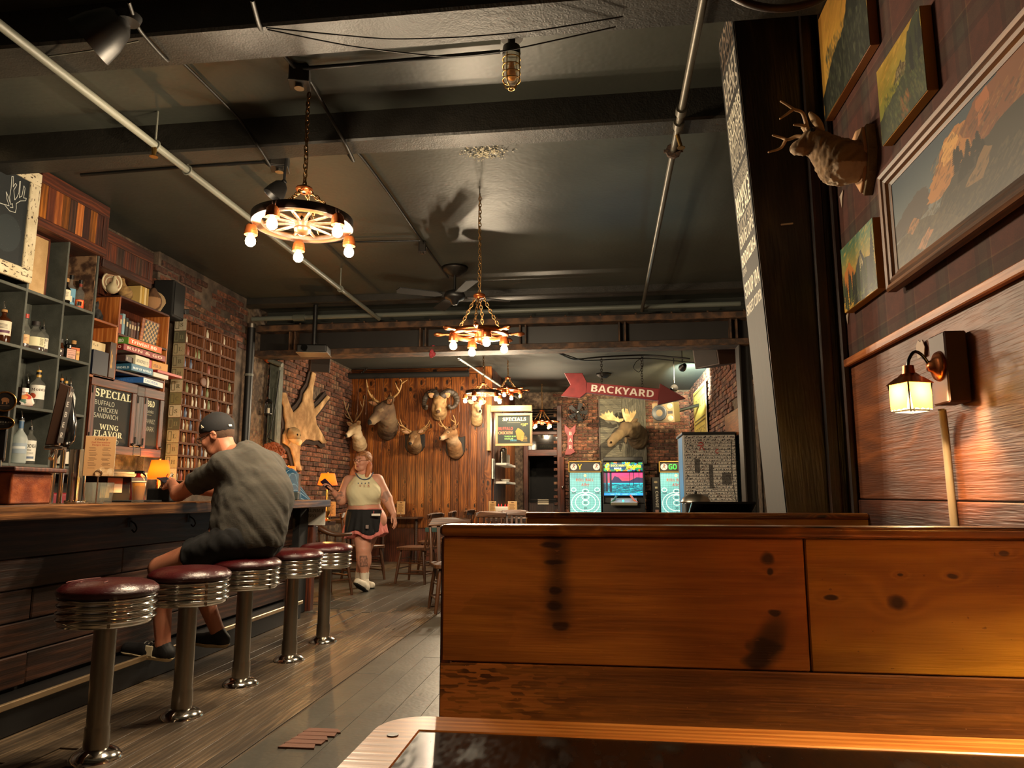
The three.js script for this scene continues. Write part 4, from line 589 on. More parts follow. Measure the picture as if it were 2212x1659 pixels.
{
  const cream = labelMat('cream', '#d8cdaf', (g, w) => { lines(g, w, 30, 6); }), blue = labelMat('blue', '#5d8fa8', (g, w, h) => { g.fillStyle = '#d8d0b4'; g.fillRect(20, 60, 60, 50); g.fillStyle = '#23384a'; g.fillRect(90, 70, 20, 40); }), orange = labelMat('orange', '#d2451c', (g) => { g.strokeStyle = '#f0c070'; g.lineWidth = 6; g.strokeRect(24, 18, 76, 70); g.fillStyle = '#7a1a0c'; g.fillRect(50, 40, 26, 26); }), pale = labelMat('pale', '#cfc9a4', (g, w) => { g.fillStyle = '#3a3a2c'; for (let i = 0; i < 9; i++) g.fillRect(92, 16 + i * 11, 26, 5); }),
    rare = labelMat('rare', '#d6d0bc', (g, w) => { chalk(g, 'RARE', 14, 40, 38, '#2c2620', 'serif', 1, 'bold'); chalk(g, 'RYE', 26, 72, 36, '#2c2620', 'serif', 1, 'bold'); lines(g, w, 88, 3); }), pink = labelMat('pink', '#c99a86', (g, w) => { g.fillStyle = '#8a4a44'; g.fillRect(6, 18, 116, 6); g.fillRect(6, 44, 116, 5); chalk(g, 'BITTER', 18, 82, 26, '#4a2420', 'serif', 1, 'bold'); lines(g, w, 96, 2); }), oran2 = labelMat('oran2', '#d09a52', (g, w) => { g.fillStyle = '#c2602c'; g.fillRect(0, 0, 128, 34); chalk(g, 'AMARO', 16, 76, 28, '#3c2410', 'serif', 1, 'bold'); lines(g, w, 90, 3); }), peach = labelMat('peach', '#d0a878', (g, w) => lines(g, w, 40, 5, '#7a4a2c')),
    white = labelMat('white', '#d9d6cb', (g, w) => { chalk(g, 'Monte', 16, 54, 36, '#3a2a22', 'serif', 1, 'bold'); g.fillStyle = '#a8442c'; g.beginPath(); g.arc(30, 100, 26, 0, 7); g.fill(); }), white2 = labelMat('white2', '#dcd8cc', (g) => { g.fillStyle = '#8c2a24'; g.fillRect(80, 50, 34, 30); }), vodka = labelMat('vodka', '#d9d6ca', (g, w) => { chalk(g, 'VODKA', 14, 46, 32, '#1c1c1c', 'sans-serif', 1, 'bold'); lines(g, w, 58, 1, '#333'); chalk(g, 'LA RESERVE', 16, 86, 16, '#333'); g.fillStyle = '#5a6a84'; g.fillRect(22, 100, 84, 14); }), coco = labelMat('coco', '#dfe2dc', (g) => { chalk(g, 'COCO', 26, 30, 30, '#2c2a26', 'serif', 1, 'bold'); g.fillStyle = '#c89a3a'; g.beginPath(); g.arc(64, 80, 34, 0, 7); g.fill(); g.fillStyle = '#5a3a1c'; g.fillRect(52, 60, 24, 40); }), bird = labelMat('bird', '#cdc5ae', (g, w) => { g.fillStyle = '#5a3048'; g.fillRect(14, 84, 100, 24); lines(g, w, 30, 4); }), skull = labelMat('skull', '#c8b8ac', (g) => { for (let i = 0; i < 90; i++) { g.fillStyle = ['#b8402c', '#d8c8b0', '#7a4a84', '#d08a4a', '#4a6a5a', '#e0d8d0'][i % 6]; g.beginPath(); g.arc(rnd() * 128, rnd() * 128, 5 + rnd() * 8, 0, 7); g.fill(); } }), gold = labelMat('gold', '#b8943c', (g, w) => lines(g, w, 30, 5, '#3a2a10')), black = labelMat('black', '#17130f', (g, w) => { g.fillStyle = '#d8d0bc'; g.beginPath(); g.moveTo(20, 128); g.quadraticCurveTo(30, 30, 120, 20); g.lineTo(128, 128); g.fill(); });
  const red = std('#a83222', 0.4), blueN = std('#41607e', 0.4), goldN = std('#b8903a', 0.4), orangeN = std('#c07a2c', 0.5);
  const B = (u, row, h, r, glass, label, o = {}) => { const x = o.x ?? -4.2, p = onX(u, 1068 - (ROW[row] - EYE) * 330, x), rx = r * (o.square ? 1.35 : 1.1) + 0.014; for (const d of SZ) if (Math.abs(p.z - d) < rx) p.z = d + Math.sign(p.z - d) * rx; bottle(label, V(x, ROW[row] + 0.0005, p.z), { h, r, glass, turn: -0.75, ...o }); };
  B(147, 3, 0.23, 0.034, mt.glassDark, 'dark bottle with a tall cream label in the top right pigeon-hole, leftmost there', { lab: cream, labY: [0.25, 0.75], cap: 'cap', capMat: mt.cork });
  B(157, 3, 0.27, 0.036, mt.glassClear, 'clear bottle with a pale blue label in the top right pigeon-hole', { lab: blue, labY: [0.1, 0.75], cap: 'cap', capMat: mt.black });
  B(184, 3, 0.26, 0.034, mt.glassClear, 'clear bottle with a bright orange-red label in the top right pigeon-hole', { lab: orange, labY: [0.08, 0.42], cap: 'cap', capMat: mt.black, neckMat: std('#7a2a1c', 0.4) });
  B(177.5, 3, 0.055, 0.014, mt.glassClear, 'miniature bottle at the foot of the orange-labelled bottle', { cap: 'cap', x: -4.13 });
  B(10, 2, 0.285, 0.052, mt.glassBrown, 'large brown bottle with an oval cream label in the left pigeon-hole', { lab: bird, labY: [0.25, 0.75], stop: mt.cork, bulge: 0.08 });
  B(53.5, 2, 0.27, 0.032, mt.glassClear, 'bottle with a red cap and peach label beside the wide white-labelled decanter', { lab: peach, labY: [0.2, 0.5], cap: 'cap', capMat: red, fill: 0.5 });
  B(76, 2, 0.235, 0.066, mt.glassClear, 'wide decanter with a blank cream label and black stopper', { lab: pale, labY: [0.22, 0.6], cap: 'cap', capMat: std('#1c1410', 0.6), fill: 0.62, neck: 0.26, sh: 0.2 });
  B(102, 2, 0.245, 0.04, mt.glassClear, 'bottle labelled RARE RYE with a chrome spout', { lab: rare, labY: [0.2, 0.6], fill: 0.5 });
  B(134, 2, 0.16, 0.022, mt.glassBrown, 'short dark bottle with a round white seal in the second right pigeon-hole', { lab: labelMat('seal', '#2a1410', (g) => { g.fillStyle = '#c8c0b0'; g.beginPath(); g.arc(64, 50, 24, 0, 7); g.fill(); }), cap: 'cap', capMat: mt.black });
  B(145.5, 2, 0.205, 0.032, mt.glassDark, 'dark bottle with a bent chrome spout behind the square pink-labelled bottle', { x: -4.26 });
  B(153, 2, 0.13, 0.04, mt.glassDark, 'square dark bottle with a pink label beside the orange-labelled square bottle', { lab: pink, labY: [0.08, 0.7], square: true, cap: 'cap', neck: 0.22, sh: 0.06, turn: -0.5 });
  B(169.5, 2, 0.175, 0.04, mt.glassDark, 'square bottle with an orange label and a wooden stopper', { lab: oran2, labY: [0.08, 0.7], square: true, cap: 'cap', capMat: mt.cork, neck: 0.3, sh: 0.05, turn: -0.5 });
  B(12, 1, 0.22, 0.05, mt.glassDark, 'square dark decanter on the middle left shelf behind the round tap sign', { square: true, neck: 0.36, sh: 0.05, cap: 'cap', capMat: mt.cork });
  B(52, 1, 0.14, 0.055, skull, 'bulbous bottle painted all over with bright flowers, standing left on its shelf', { cap: 'cap', capMat: std('#d8ccc8', 0.3), bulge: 0.2, neck: 0.3, sh: 0.25, x: -4.16 });
  B(57, 1, 0.25, 0.034, mt.glassDark, 'dark bottle with a chrome spout behind the flowered bottle', { x: -4.28 });
  B(79, 1, 0.315, 0.05, mt.glassClear, 'tall clear bottle with a red and white label and a gold neck', { lab: white, labY: [0.28, 0.72], neckMat: goldN, x: -4.19 });
  B(96, 1, 0.295, 0.042, mt.glassClear, 'clear bottle with a white label and small red crest, right of the gold-necked bottle', { lab: white2, labY: [0.28, 0.75], neckMat: std('#1c2438', 0.4) });
  B(130, 1, 0.29, 0.034, mt.glassDark, 'dark bottle with an orange neck wrap above the long tap handle', { neckMat: orangeN });
  B(140, 1, 0.275, 0.036, mt.glassDark, 'black bottle with a gold neck band beside the white coconut bottle', { neckMat: goldN, lab: gold, labY: [0.3, 0.6] });
  B(157, 1, 0.275, 0.042, std('#d3d8d2', 0.25), 'white coconut rum bottle with a palm label', { lab: coco, labY: [0.25, 0.75], sh: 0.22 });
  B(38, 0, 0.37, 0.05, mt.glassFrost, 'tall frosted bottle with a blue neck on the lowest shelf', { neckMat: blueN, lab: labelMat('frost', '#8d9aa4', (g) => { g.fillStyle = '#c8ccc8'; g.fillRect(10, 40, 100, 30); }), labY: [0.3, 0.6], neck: 0.36, sh: 0.16 });
  B(61, 0, 0.31, 0.042, mt.glassClear, 'bottle labelled VODKA in plain black letters on the lowest shelf', { lab: vodka, labY: [0.1, 0.72] });
  B(80, 0, 0.15, 0.032, std('#a49a4e', 0.35), 'olive yellow tin behind the small clear bottle on the lowest shelf', { cap: 'cap', capMat: std('#a49a4e', 0.4), neck: 0.06, sh: 0.05, square: true });
  B(93, 0, 0.285, 0.04, mt.glassClear, 'small clear bottle with pale print at the right end of the lowest shelf', { lab: labelMat('lw', '#5d5a44', (g, w) => { lines(g, w, 20, 3, '#c8c4b0'); g.fillStyle = '#c8c4b4'; g.fillRect(6, 90, 116, 30); }), labY: [0.15, 0.7] });
  B(133, 0, 0.2, 0.05, mt.glassDark, 'squat black bottle with a curved white label behind the chrome taps', { lab: black, labY: [0.1, 0.9], cap: 'cap', capMat: mt.black, neck: 0.2 });
  B(146, 0, 0.36, 0.045, mt.glassDark, 'tall black wine bottle behind the long tap handle', { cap: 'cap', capMat: mt.black, x: -4.24 });
}
// ---------------------------------------------------------------- alcove: wooden cubes, games, books, birds
{
  const w = mt.orangewood, t = thing('cube_shelf', 'low orange wooden cube shelf with a black animal figure on top', 'shelf');
  M('back', bx(-4.38, -4.36, 2.06, 2.56, -5.3, -5.58), w, t); for (const y of [2.545, 2.08]) M('shelf', bx(-4.37, SX, y - 0.02, y, -5.295, -5.59, 0.003, 'z'), w, t); M('side', bx(-4.37, SX, 2.06, 2.545, -5.575, -5.59, 0.003, 'y'), w, t);
  const u = thing('wall_shelf', 'tall brown alcove shelf holding books, games and stuffed birds', 'shelf');
  M('back', bx(-4.38, -4.36, 2.1, 3.0, -5.59, -6.3, 0.002, 'y'), mt.red, u); for (const y of [2.815, 2.485, 2.175, 2.09]) M('shelf', bx(-4.37, SX - (y < 2.1 ? 0.04 : 0), y - 0.02, y, -5.592, -6.3, 0.003, 'z'), mt.red, u); for (const z of [-5.595, -6.3]) M('side', bx(-4.37, SX, 2.07, 2.8, z - 0.008, z + 0.008, 0.003, 'y'), w, u);
  const face = (g, z, dy, txt, c) => {};
  // doors with chalkboards
  const door = (label, z0, z1, y0, y1, draw, W, fr, px) => { const d = thing('cabinet_door', label, 'door'), f = 0.055; for (const g of [bx(SX - 0.03, SX, y1 - 0.085, y1, z0, z1, 0.004, 'z'), bx(SX - 0.03, SX, y0, y0 + 0.075, z0, z1, 0.004, 'z'), bx(SX - 0.03, SX, y0 + 0.075, y1 - 0.085, z0, z0 - f, 0.004, 'y'), bx(SX - 0.03, SX, y0 + 0.075, y1 - 0.085, z1 + f, z1, 0.004, 'y')]) M('frame_rail', g, fr, d); M('chalk_panel', T(plane(z0 - z1 - 2 * f + 0.01, y1 - y0 - 0.15), SX - 0.018, (y0 + y1) / 2, (z0 + z1) / 2, 0, Math.PI / 2), print(W, 512, (g, w2, h2) => { g.fillStyle = '#191c1b'; g.fillRect(0, 0, w2, h2); speck(g, w2, h2, 220, '#34393a', 6); draw(g, w2, h2); }, 0.8), d); for (const yh of [y0 + 0.1, y1 - 0.15]) M('hinge', T(cyl(0.008, 0.008, 0.06, 8), SX + 0.003, yh, z0 - 0.01), mt.iron, d); M('knob', T(new THREE.SphereGeometry(0.014, 10, 8), SX + 0.012, (y0 + y1) / 2 - 0.22, z1 + 0.03), mt.iron, d); };
  const C = '#cfd0b0';
  door('left cabinet door with the chalk SPECIAL and WING FLAVOR list', -5.335, -5.915, 1.455, 2.085, (g, w2) => { for (const [dx, dy, cc] of [[3, 3, '#8a8f70'], [0, 0, C]]) { chalk(g, 'SPECIAL', 8 + dx, 96 + dy, 92, cc, 'serif', 0.98, 'bold'); } chalk(g, 'BUFFALO', 14, 170, 56, '#b4b5a4', 'sans-serif', 0.9); chalk(g, 'CHICKEN', 54, 228, 56, '#b4b5a4', 'sans-serif', 0.9); chalk(g, 'SANDWICH', 16, 284, 56, '#b4b5a4', 'sans-serif', 0.9); chalk(g, 'WING', 84, 382, 66, C, 'serif', 1, 'bold'); chalk(g, 'FLAVOR', 30, 444, 70, C, 'serif', 1, 'bold'); chalk(g, 'HABANERO', 40, 500, 50, '#a8a999'); }, 400, mt.red);
  door('narrow dark cabinet door between the two chalk-lettered doors, marked P', -5.918, -6.02, 1.46, 2.07, (g) => { chalk(g, 'P', 18, 190, 80, C, 'sans-serif', 1, 'bold'); }, 96, mt.dark);
  door('right cabinet door chalked B&D Drinks', -6.023, -6.32, 1.455, 2.075, (g, w2) => { chalk(g, 'B&D', 20, 96, 84, C, 'sans-serif', 0.8, 'bold'); chalk(g, 'Drinks', 18, 160, 44, '#b4b5a4'); g.fillStyle = '#b0a880'; g.fillRect(20, 176, 90, 4); chalk(g, 'JAHNEZ', 8, 262, 60, '#8f9084', 'sans-serif', 0.85); chalk(g, 'MARK', 8, 340, 64, '#8f9084', 'sans-serif', 0.95); }, 240, mt.red);
  // game boxes: [z0, z1, y0, h, depth, colour side, colour front, lettering, turn]
  const box = (label, z0, z1, y0, h, x0, x1, c, c2, txt, tc = '#e8dcc0', turn = 0, px = 46) => { const b = thing('game_box', label, 'box', [(x0 + x1) / 2, y0 + h / 2, (z0 + z1) / 2], turn, 'board games in the alcove'); M('lid', cbox(Math.abs(x1 - x0), h, Math.abs(z1 - z0), 0.002), std(c, 0.45), b); const f = T(plane(Math.abs(z1 - z0) - 0.006, h - 0.006), Math.abs(x1 - x0) / 2 + 0.001, 0, 0, 0, Math.PI / 2), e = T(plane(Math.abs(x1 - x0) - 0.006, h - 0.006), 0, 0, Math.abs(z1 - z0) / 2 + 0.001); const mk = (bg, s) => print(256, 64, (g, w2, h2) => { g.fillStyle = bg; g.fillRect(0, 0, w2, h2); g.font = `bold ${px}px sans-serif`; g.fillStyle = tc; g.fillText(s, 14, 48, w2 - 28); }, 0.45); M('printed_front', f, mk(c2, txt), b); M('printed_end', e, mk(c, txt), b); return b; };
  box('green and orange game box lying on top of the pile', -5.68, -6.16, 2.405, 0.062, -4.32, -4.06, '#5c8a34', '#d2602c', 'Trivial 80', '#e8e4d4');
  box('dark red game box under the green and orange one', -5.64, -6.24, 2.345, 0.056, -4.33, -4.07, '#6a1a1c', '#8a2c2a', 'RUN & GO', '#e0b8a0');
  box('cream game box half way down the pile', -5.78, -5.99, 2.245, 0.085, -4.33, -4.06, '#b8b49a', '#c8c2a4', 'MONOPOLY 11', '#3a3a30', 0.05, 34);
  box('small red box wedged beside the cream game box', -6.0, -6.04, 2.245, 0.08, -4.3, -4.07, '#a81c24', '#b8242c', 'o', '#f0dcd0');
  box('yellow game box at the right of the pile', -6.05, -6.27, 2.245, 0.08, -4.32, -4.06, '#b8842c', '#c88a34', 'VIVA LA', '#5a2a10', -0.06, 36);
  box('brown book-like box leaning at the left of the pile', -5.62, -5.77, 2.25, 0.05, -4.32, -4.06, '#2c1a16', '#34201a', 'W', '#b0a08c', 0.2);
  box('blue game box lettered MAP OF WORLD', -5.72, -6.02, 2.18, 0.062, -4.33, -4.04, '#2c5a74', '#356a86', 'MAP OF WORLD', '#d8e4e8', 0, 30);
  box('pale game box with a blue patch, below the yellow box', -6.03, -6.26, 2.178, 0.04, -4.33, -4.04, '#b8b4a4', '#c8c4b4', '', '#2c5a84');
  box('long red game box jutting out at the right of the shelf', -6.06, -6.45, 2.219, 0.026, -4.3, -4.02, '#7a1c1c', '#b8483c', '', '#e0b0a0');
  box('slanting blue and white game box on the lowest shelf', -5.86, -6.22, 2.0952, 0.05, -4.36, -4.05, '#2c5a9a', '#c8d0cc', 'SAORSA', '#3a6aa8', 0.12);
  box('navy blue box standing in front of the orange cube shelf', -5.31, -5.49, 2.085, 0.2, -4.3, -4.09, '#161a28', '#141724', '', '#fff');
  box('tall brown game box lettered Clue, beside the navy box', -5.50, -5.57, 2.085, 0.3, -4.3, -4.085, '#3c2416', '#3a2418', 'Clue', '#c8942c');
  box('patterned cream box lying on the navy box', -5.32, -5.48, 2.286, 0.075, -4.32, -4.12, '#b8a478', '#bca880', '* ~ *', '#5a4a2c');
  // books
  const bookZ = [[-5.66, 0.03, 0.17, '#7a2a1c'], [-5.70, 0.032, 0.19, '#6f8f9a'], [-5.745, 0.03, 0.165, '#1f2320'], [-5.785, 0.028, 0.15, '#2e241c'], [-5.82, 0.03, 0.15, '#5a3a26'], [-5.855, 0.028, 0.15, '#4a2418'], [-5.90, 0.026, 0.16, '#3a2018']], nm = ['red', 'pale blue', 'black', 'dark brown', 'tan', 'maroon', 'umber'];
  bookZ.forEach(([z, w2, h2, c], i) => { const b = thing('book', `${nm[i]} book standing on the alcove shelf left of the checkerboard`, 'book', [-4.2, 2.487 + h2 / 2, z], 0, 'books left of the checkerboard'); M('cover', cbox(0.14, h2, w2, 0.003), std(c, 0.6), b); M('spine_band', T(plane(w2 * 0.7, h2 * 0.25), 0.0712, h2 * 0.15, 0, 0, Math.PI / 2), std('#b0a080', 0.6), b); });
  const cb = thing('checkerboard', 'wooden checkerboard leaning at the back of the alcove shelf', 'board game', [-4.16, 2.6, -6.11], 0); M('frame', cbox(0.018, 0.225, 0.27, 0.003), w, cb, null, [0, 0, -0.08]); M('squares', T(plane(0.2, 0.2), 0.011, 0, 0, 0, Math.PI / 2), print(256, 256, (g) => { for (let i = 0; i < 8; i++) for (let j = 0; j < 8; j++) { g.fillStyle = (i + j) % 2 ? '#b08a54' : '#140e0a'; g.fillRect(i * 32, j * 32, 32, 32); } }, 0.5), cb, null, [0, 0, -0.08]);
  // on top: turkey, game bird, yellow books, round bird
  const P = (u, v, x = -4.2) => onX(u, v, x);
  const tk = thing('turkey_figure', 'painted turkey figurine with a fanned cream tail at the shelf corner', 'figurine', [-4.18, 2.816, -5.57], 0.9);
  const fan = lathe([[0, 0.004], [0.03, 0.006], [0.06, 0.006], [0.085, 0.005], [0.09, 0]], 20).rotateX(Math.PI / 2).scale(0.9, 1.15, 1); M('tail_fan', T(fan, 0, 0.11, 0), std('#8a6a4c', 0.6), tk); M('tail_edge', T(new THREE.TorusGeometry(0.082, 0.009, 6, 24), 0, 0.11, 0.004).scale(0.9, 1.0, 1), std('#c8bc9c', 0.6), tk); M('tail_ring', T(new THREE.TorusGeometry(0.05, 0.006, 6, 24), 0, 0.105, 0.008), std('#d0c4a4', 0.6), tk); M('body', blob([ell([0, 0.05, 0.02], [0.045, 0.045, 0.05]), cap([0, 0.07, 0.05], [0, 0.13, 0.07], 0.018, 0.012, 0.03), ell([0, 0.14, 0.075], [0.012, 0.013, 0.016])], 0.006), std('#a39676', 0.6), tk);
  const gb = thing('stuffed_bird', 'stuffed brown game bird on the alcove shelf between the turkey and the yellow books', 'taxidermy', [-4.2, 2.816, -5.78], 0.3); M('body', blob([ell([0, 0.075, 0], [0.055, 0.06, 0.1]), cap([0, 0.1, 0.06], [0, 0.165, 0.1], 0.03, 0.02, 0.03), ell([0, 0.18, 0.11], [0.018, 0.018, 0.024]), cap([0, 0.07, -0.08], [0, 0.1, -0.16], 0.03, 0.01, 0.03)], 0.008, (x, y, z) => { const n = fbm(x * 60, y * 60 + z * 40, 3); return mix3(lin('#4a3018'), lin('#9a7a48'), n); }), std('#fff', 0.9, { vertexColors: true }), gb); M('beak', T(new THREE.ConeGeometry(0.006, 0.02, 6), 0, 0.18, 0.14, Math.PI / 2), mt.cork, gb);
  for (let i = 0; i < 4; i++) { const b = thing('book', ['cream hardback standing by the stuffed bird on the top alcove shelf', 'yellow hardback, second of the upright row on the top alcove shelf', 'ivory hardback, third of the upright row on the top alcove shelf', 'worn yellow hardback nearest the round bird on the top alcove shelf'][i], 'book', [-4.19, 2.816 + 0.085, -5.895 - i * 0.032], 0, 'yellow books on the top alcove shelf'); M('cover', cbox(0.13, 0.17, 0.026, 0.003), std(['#b89c5c', '#a8842c', '#c8b07a', '#9a7a34'][i], 0.6), b); }
  const rb = thing('stuffed_bird', 'round stuffed bird mount with a pale belly at the shelf\'s right end', 'taxidermy', [-4.17, 2.816, -6.14], 0.5); M('body', blob([ell([0, 0.09, 0], [0.075, 0.095, 0.06]), ell([0, 0.19, 0.02], [0.025, 0.03, 0.028], 0.04)], 0.008, (x, y, z) => z > 0.03 && y < 0.12 ? lin('#9a7450') : mix3(lin('#3a2618'), lin('#6a4a30'), fbm(x * 50, y * 50, 2))), std('#fff', 0.9, { vertexColors: true }), rb); M('shield', T(extrude([...arc(0, 0.1, 0.1, Math.PI, 0, 10), [0.06, 0.02], [0, -0.0], [-0.06, 0.02]], 0.012, 0.003), 0, 0, -0.06), std('#a58a64', 0.6), rb); 
  const fx = thing('animal_figure', 'small black animal figure crouching on the orange cube shelf', 'figurine', [-4.2, 2.546, -5.44], 0.5); M('body', blob([ell([0, 0.07, 0], [0.04, 0.045, 0.09], 0.03), ell([0, 0.12, 0.09], [0.028, 0.028, 0.036], 0.03), cap([0.02, 0.06, 0.07], [0.02, 0, 0.09], 0.016, 0.012), cap([-0.02, 0.06, 0.07], [-0.02, 0, 0.09], 0.016, 0.012), cap([0.025, 0.06, -0.06], [0.025, 0, -0.06], 0.02, 0.013), cap([-0.025, 0.06, -0.06], [-0.025, 0, -0.06], 0.02, 0.013), cap([0.016, 0.14, 0.08], [0.02, 0.165, 0.075], 0.009, 0.003), cap([-0.016, 0.14, 0.08], [-0.02, 0.165, 0.075], 0.009, 0.003)], 0.007), mt.blackmatt, fx);
  const spk = thing('speaker', 'black box speaker on the wall beside the alcove shelf', 'speaker', [-4.22, 3.0, -6.46], 0.1); M('cabinet', rbox(0.2, 0.36, 0.24, 0.015), mt.blackmatt, spk); M('grille', T(cbox(0.006, 0.32, 0.2, 0.002), 0.103, 0, 0), mt.black, spk);
  solo('bracket', T(cbox(0.2, 0.05, 0.08, 0.004), -4.22, 2.93, -6.62, 0.3), mt.black, 'black bracket on the bare brick above the crates', 'bracket');
}
// ---------------------------------------------------------------- old soda crates stacked on end, miniature bottles in their cells
{
  const cr = wood({ w: 256, h: 64, len: 0.4, wid: 0.1, c: ['#4a2814', '#7a4826', '#9c6538', '#24120a'], rings: 40, s: 121, rough: 0.7, bump: 0.0006 }), endM = ['#a8a08a', '#4c4a38', '#8d8468', '#7c765e', '#8a8060', '#a09880', '#6a6440'].map((c, i) => print(96, 96, (g, w, h) => { g.fillStyle = c; g.fillRect(0, 0, w, h); g.strokeStyle = i === 1 ? '#6d6a50' : '#4c4632'; g.lineWidth = 5; g.font = 'bold 44px serif'; g.fillStyle = g.strokeStyle; g.strokeRect(8, 12, 26, 68); g.fillText(['S', 'II', 'L', 'B', 'H', 'R', 'C'][i], 44, 64); speck(g, w, h, 80, '#5a523c', 5); }, 0.8));
  const mini = ['#b8b09a', '#c8bca0', '#56627a', '#a88a5c', '#7a8258', '#8a4a3c', '#d0ccc0'].map((c) => std(c, 0.4)), miniG = lathe([[0, 0], [0.015, 0], [0.016, 0.055], [0.007, 0.075], [0.006, 0.095], [0, 0.096]], 8);
  const H = 0.1235, Wc = 0.332, D = 0.125; let k = 0;
  const words = ['top', 'second', 'third', 'fourth', 'fifth', 'sixth', 'seventh', 'eighth', 'ninth', 'tenth', 'eleventh', 'twelfth', 'thirteenth'];
  const shell = () => [bx(-0.0, D, 0, 0.011, 0, -Wc, 0.002, 'z'), bx(0, D, H - 0.011, H - 0.001, 0, -Wc, 0.002, 'z'), bx(0, D, 0.011, H - 0.011, 0, -0.012, 0.002, 'y'), bx(0, D, 0.011, H - 0.011, -Wc + 0.012, -Wc + 0.001, 0.002, 'y')];
  const sg = merge(shell()), back = bx(0, 0.008, 0.01, H - 0.01, -0.01, -Wc + 0.01), dv = bx(0.01, D - 0.012, 0.011, H - 0.011, 0.003, -0.003, 0.001, 'y');
  for (let r = 0; r < 13; r++) for (let c = 0; c < 3; c++) {
    const y = 2.852 - (r + 1) * H - (c > 0 ? 0 : 0), t = thing('soda_crate', `${words[r]} old soda crate down the ${['near', 'middle', 'far'][c]} column of the crate stack`, 'crate', [-4.225, y, -6.592 - c * 0.336], 0, 'soda crates stacked on their sides');
    M('shell', sg, cr, t); M('bottom_board', back, cr, t);
    const cells = 3 + Math.floor(rnd() * 3); for (let i = 1; i < cells; i++) M('divider', dv, cr, t, [0, 0, -Wc * i / cells + rr(-0.02, 0.02)]);
    if (c === 0) M('stencilled_end', T(plane(D, H - 0.004), D / 2, H / 2, 0.001), endM[r % 7], t);
    const dense = r > 4 ? 0.65 : r > 1 ? 0.35 : 0.15; for (let i = 0; i < cells; i++) if (rnd() < dense) M('miniature_bottle', miniG, mini[Math.floor(rnd() * 7)], t, [0.095, 0.011, -Wc * (i + 0.5) / cells]);
  }
  const px = onX(438, 825, -4.09); const pq = thing('wooden_shield', 'small round wooden plaque leaning on the crates', 'plaque', [-4.085, px.y, px.z]); M('disc', T(lathe([[0, 0.01], [0.035, 0.01], [0.045, 0.004], [0.046, 0], [0, 0]], 20).scale(1, 1, 1.25), 0, 0, 0, 0, 0, -Math.PI / 2), std('#6a4430', 0.6), pq); M('tail', T(extrude([[0, 0], [0.02, 0], [0.014, 0.09], [0, 0.1]], 0.004, 0.001), 0.01, -0.05, -0.06, 0, Math.PI / 2), std('#b8b0a0', 0.7), pq);
}
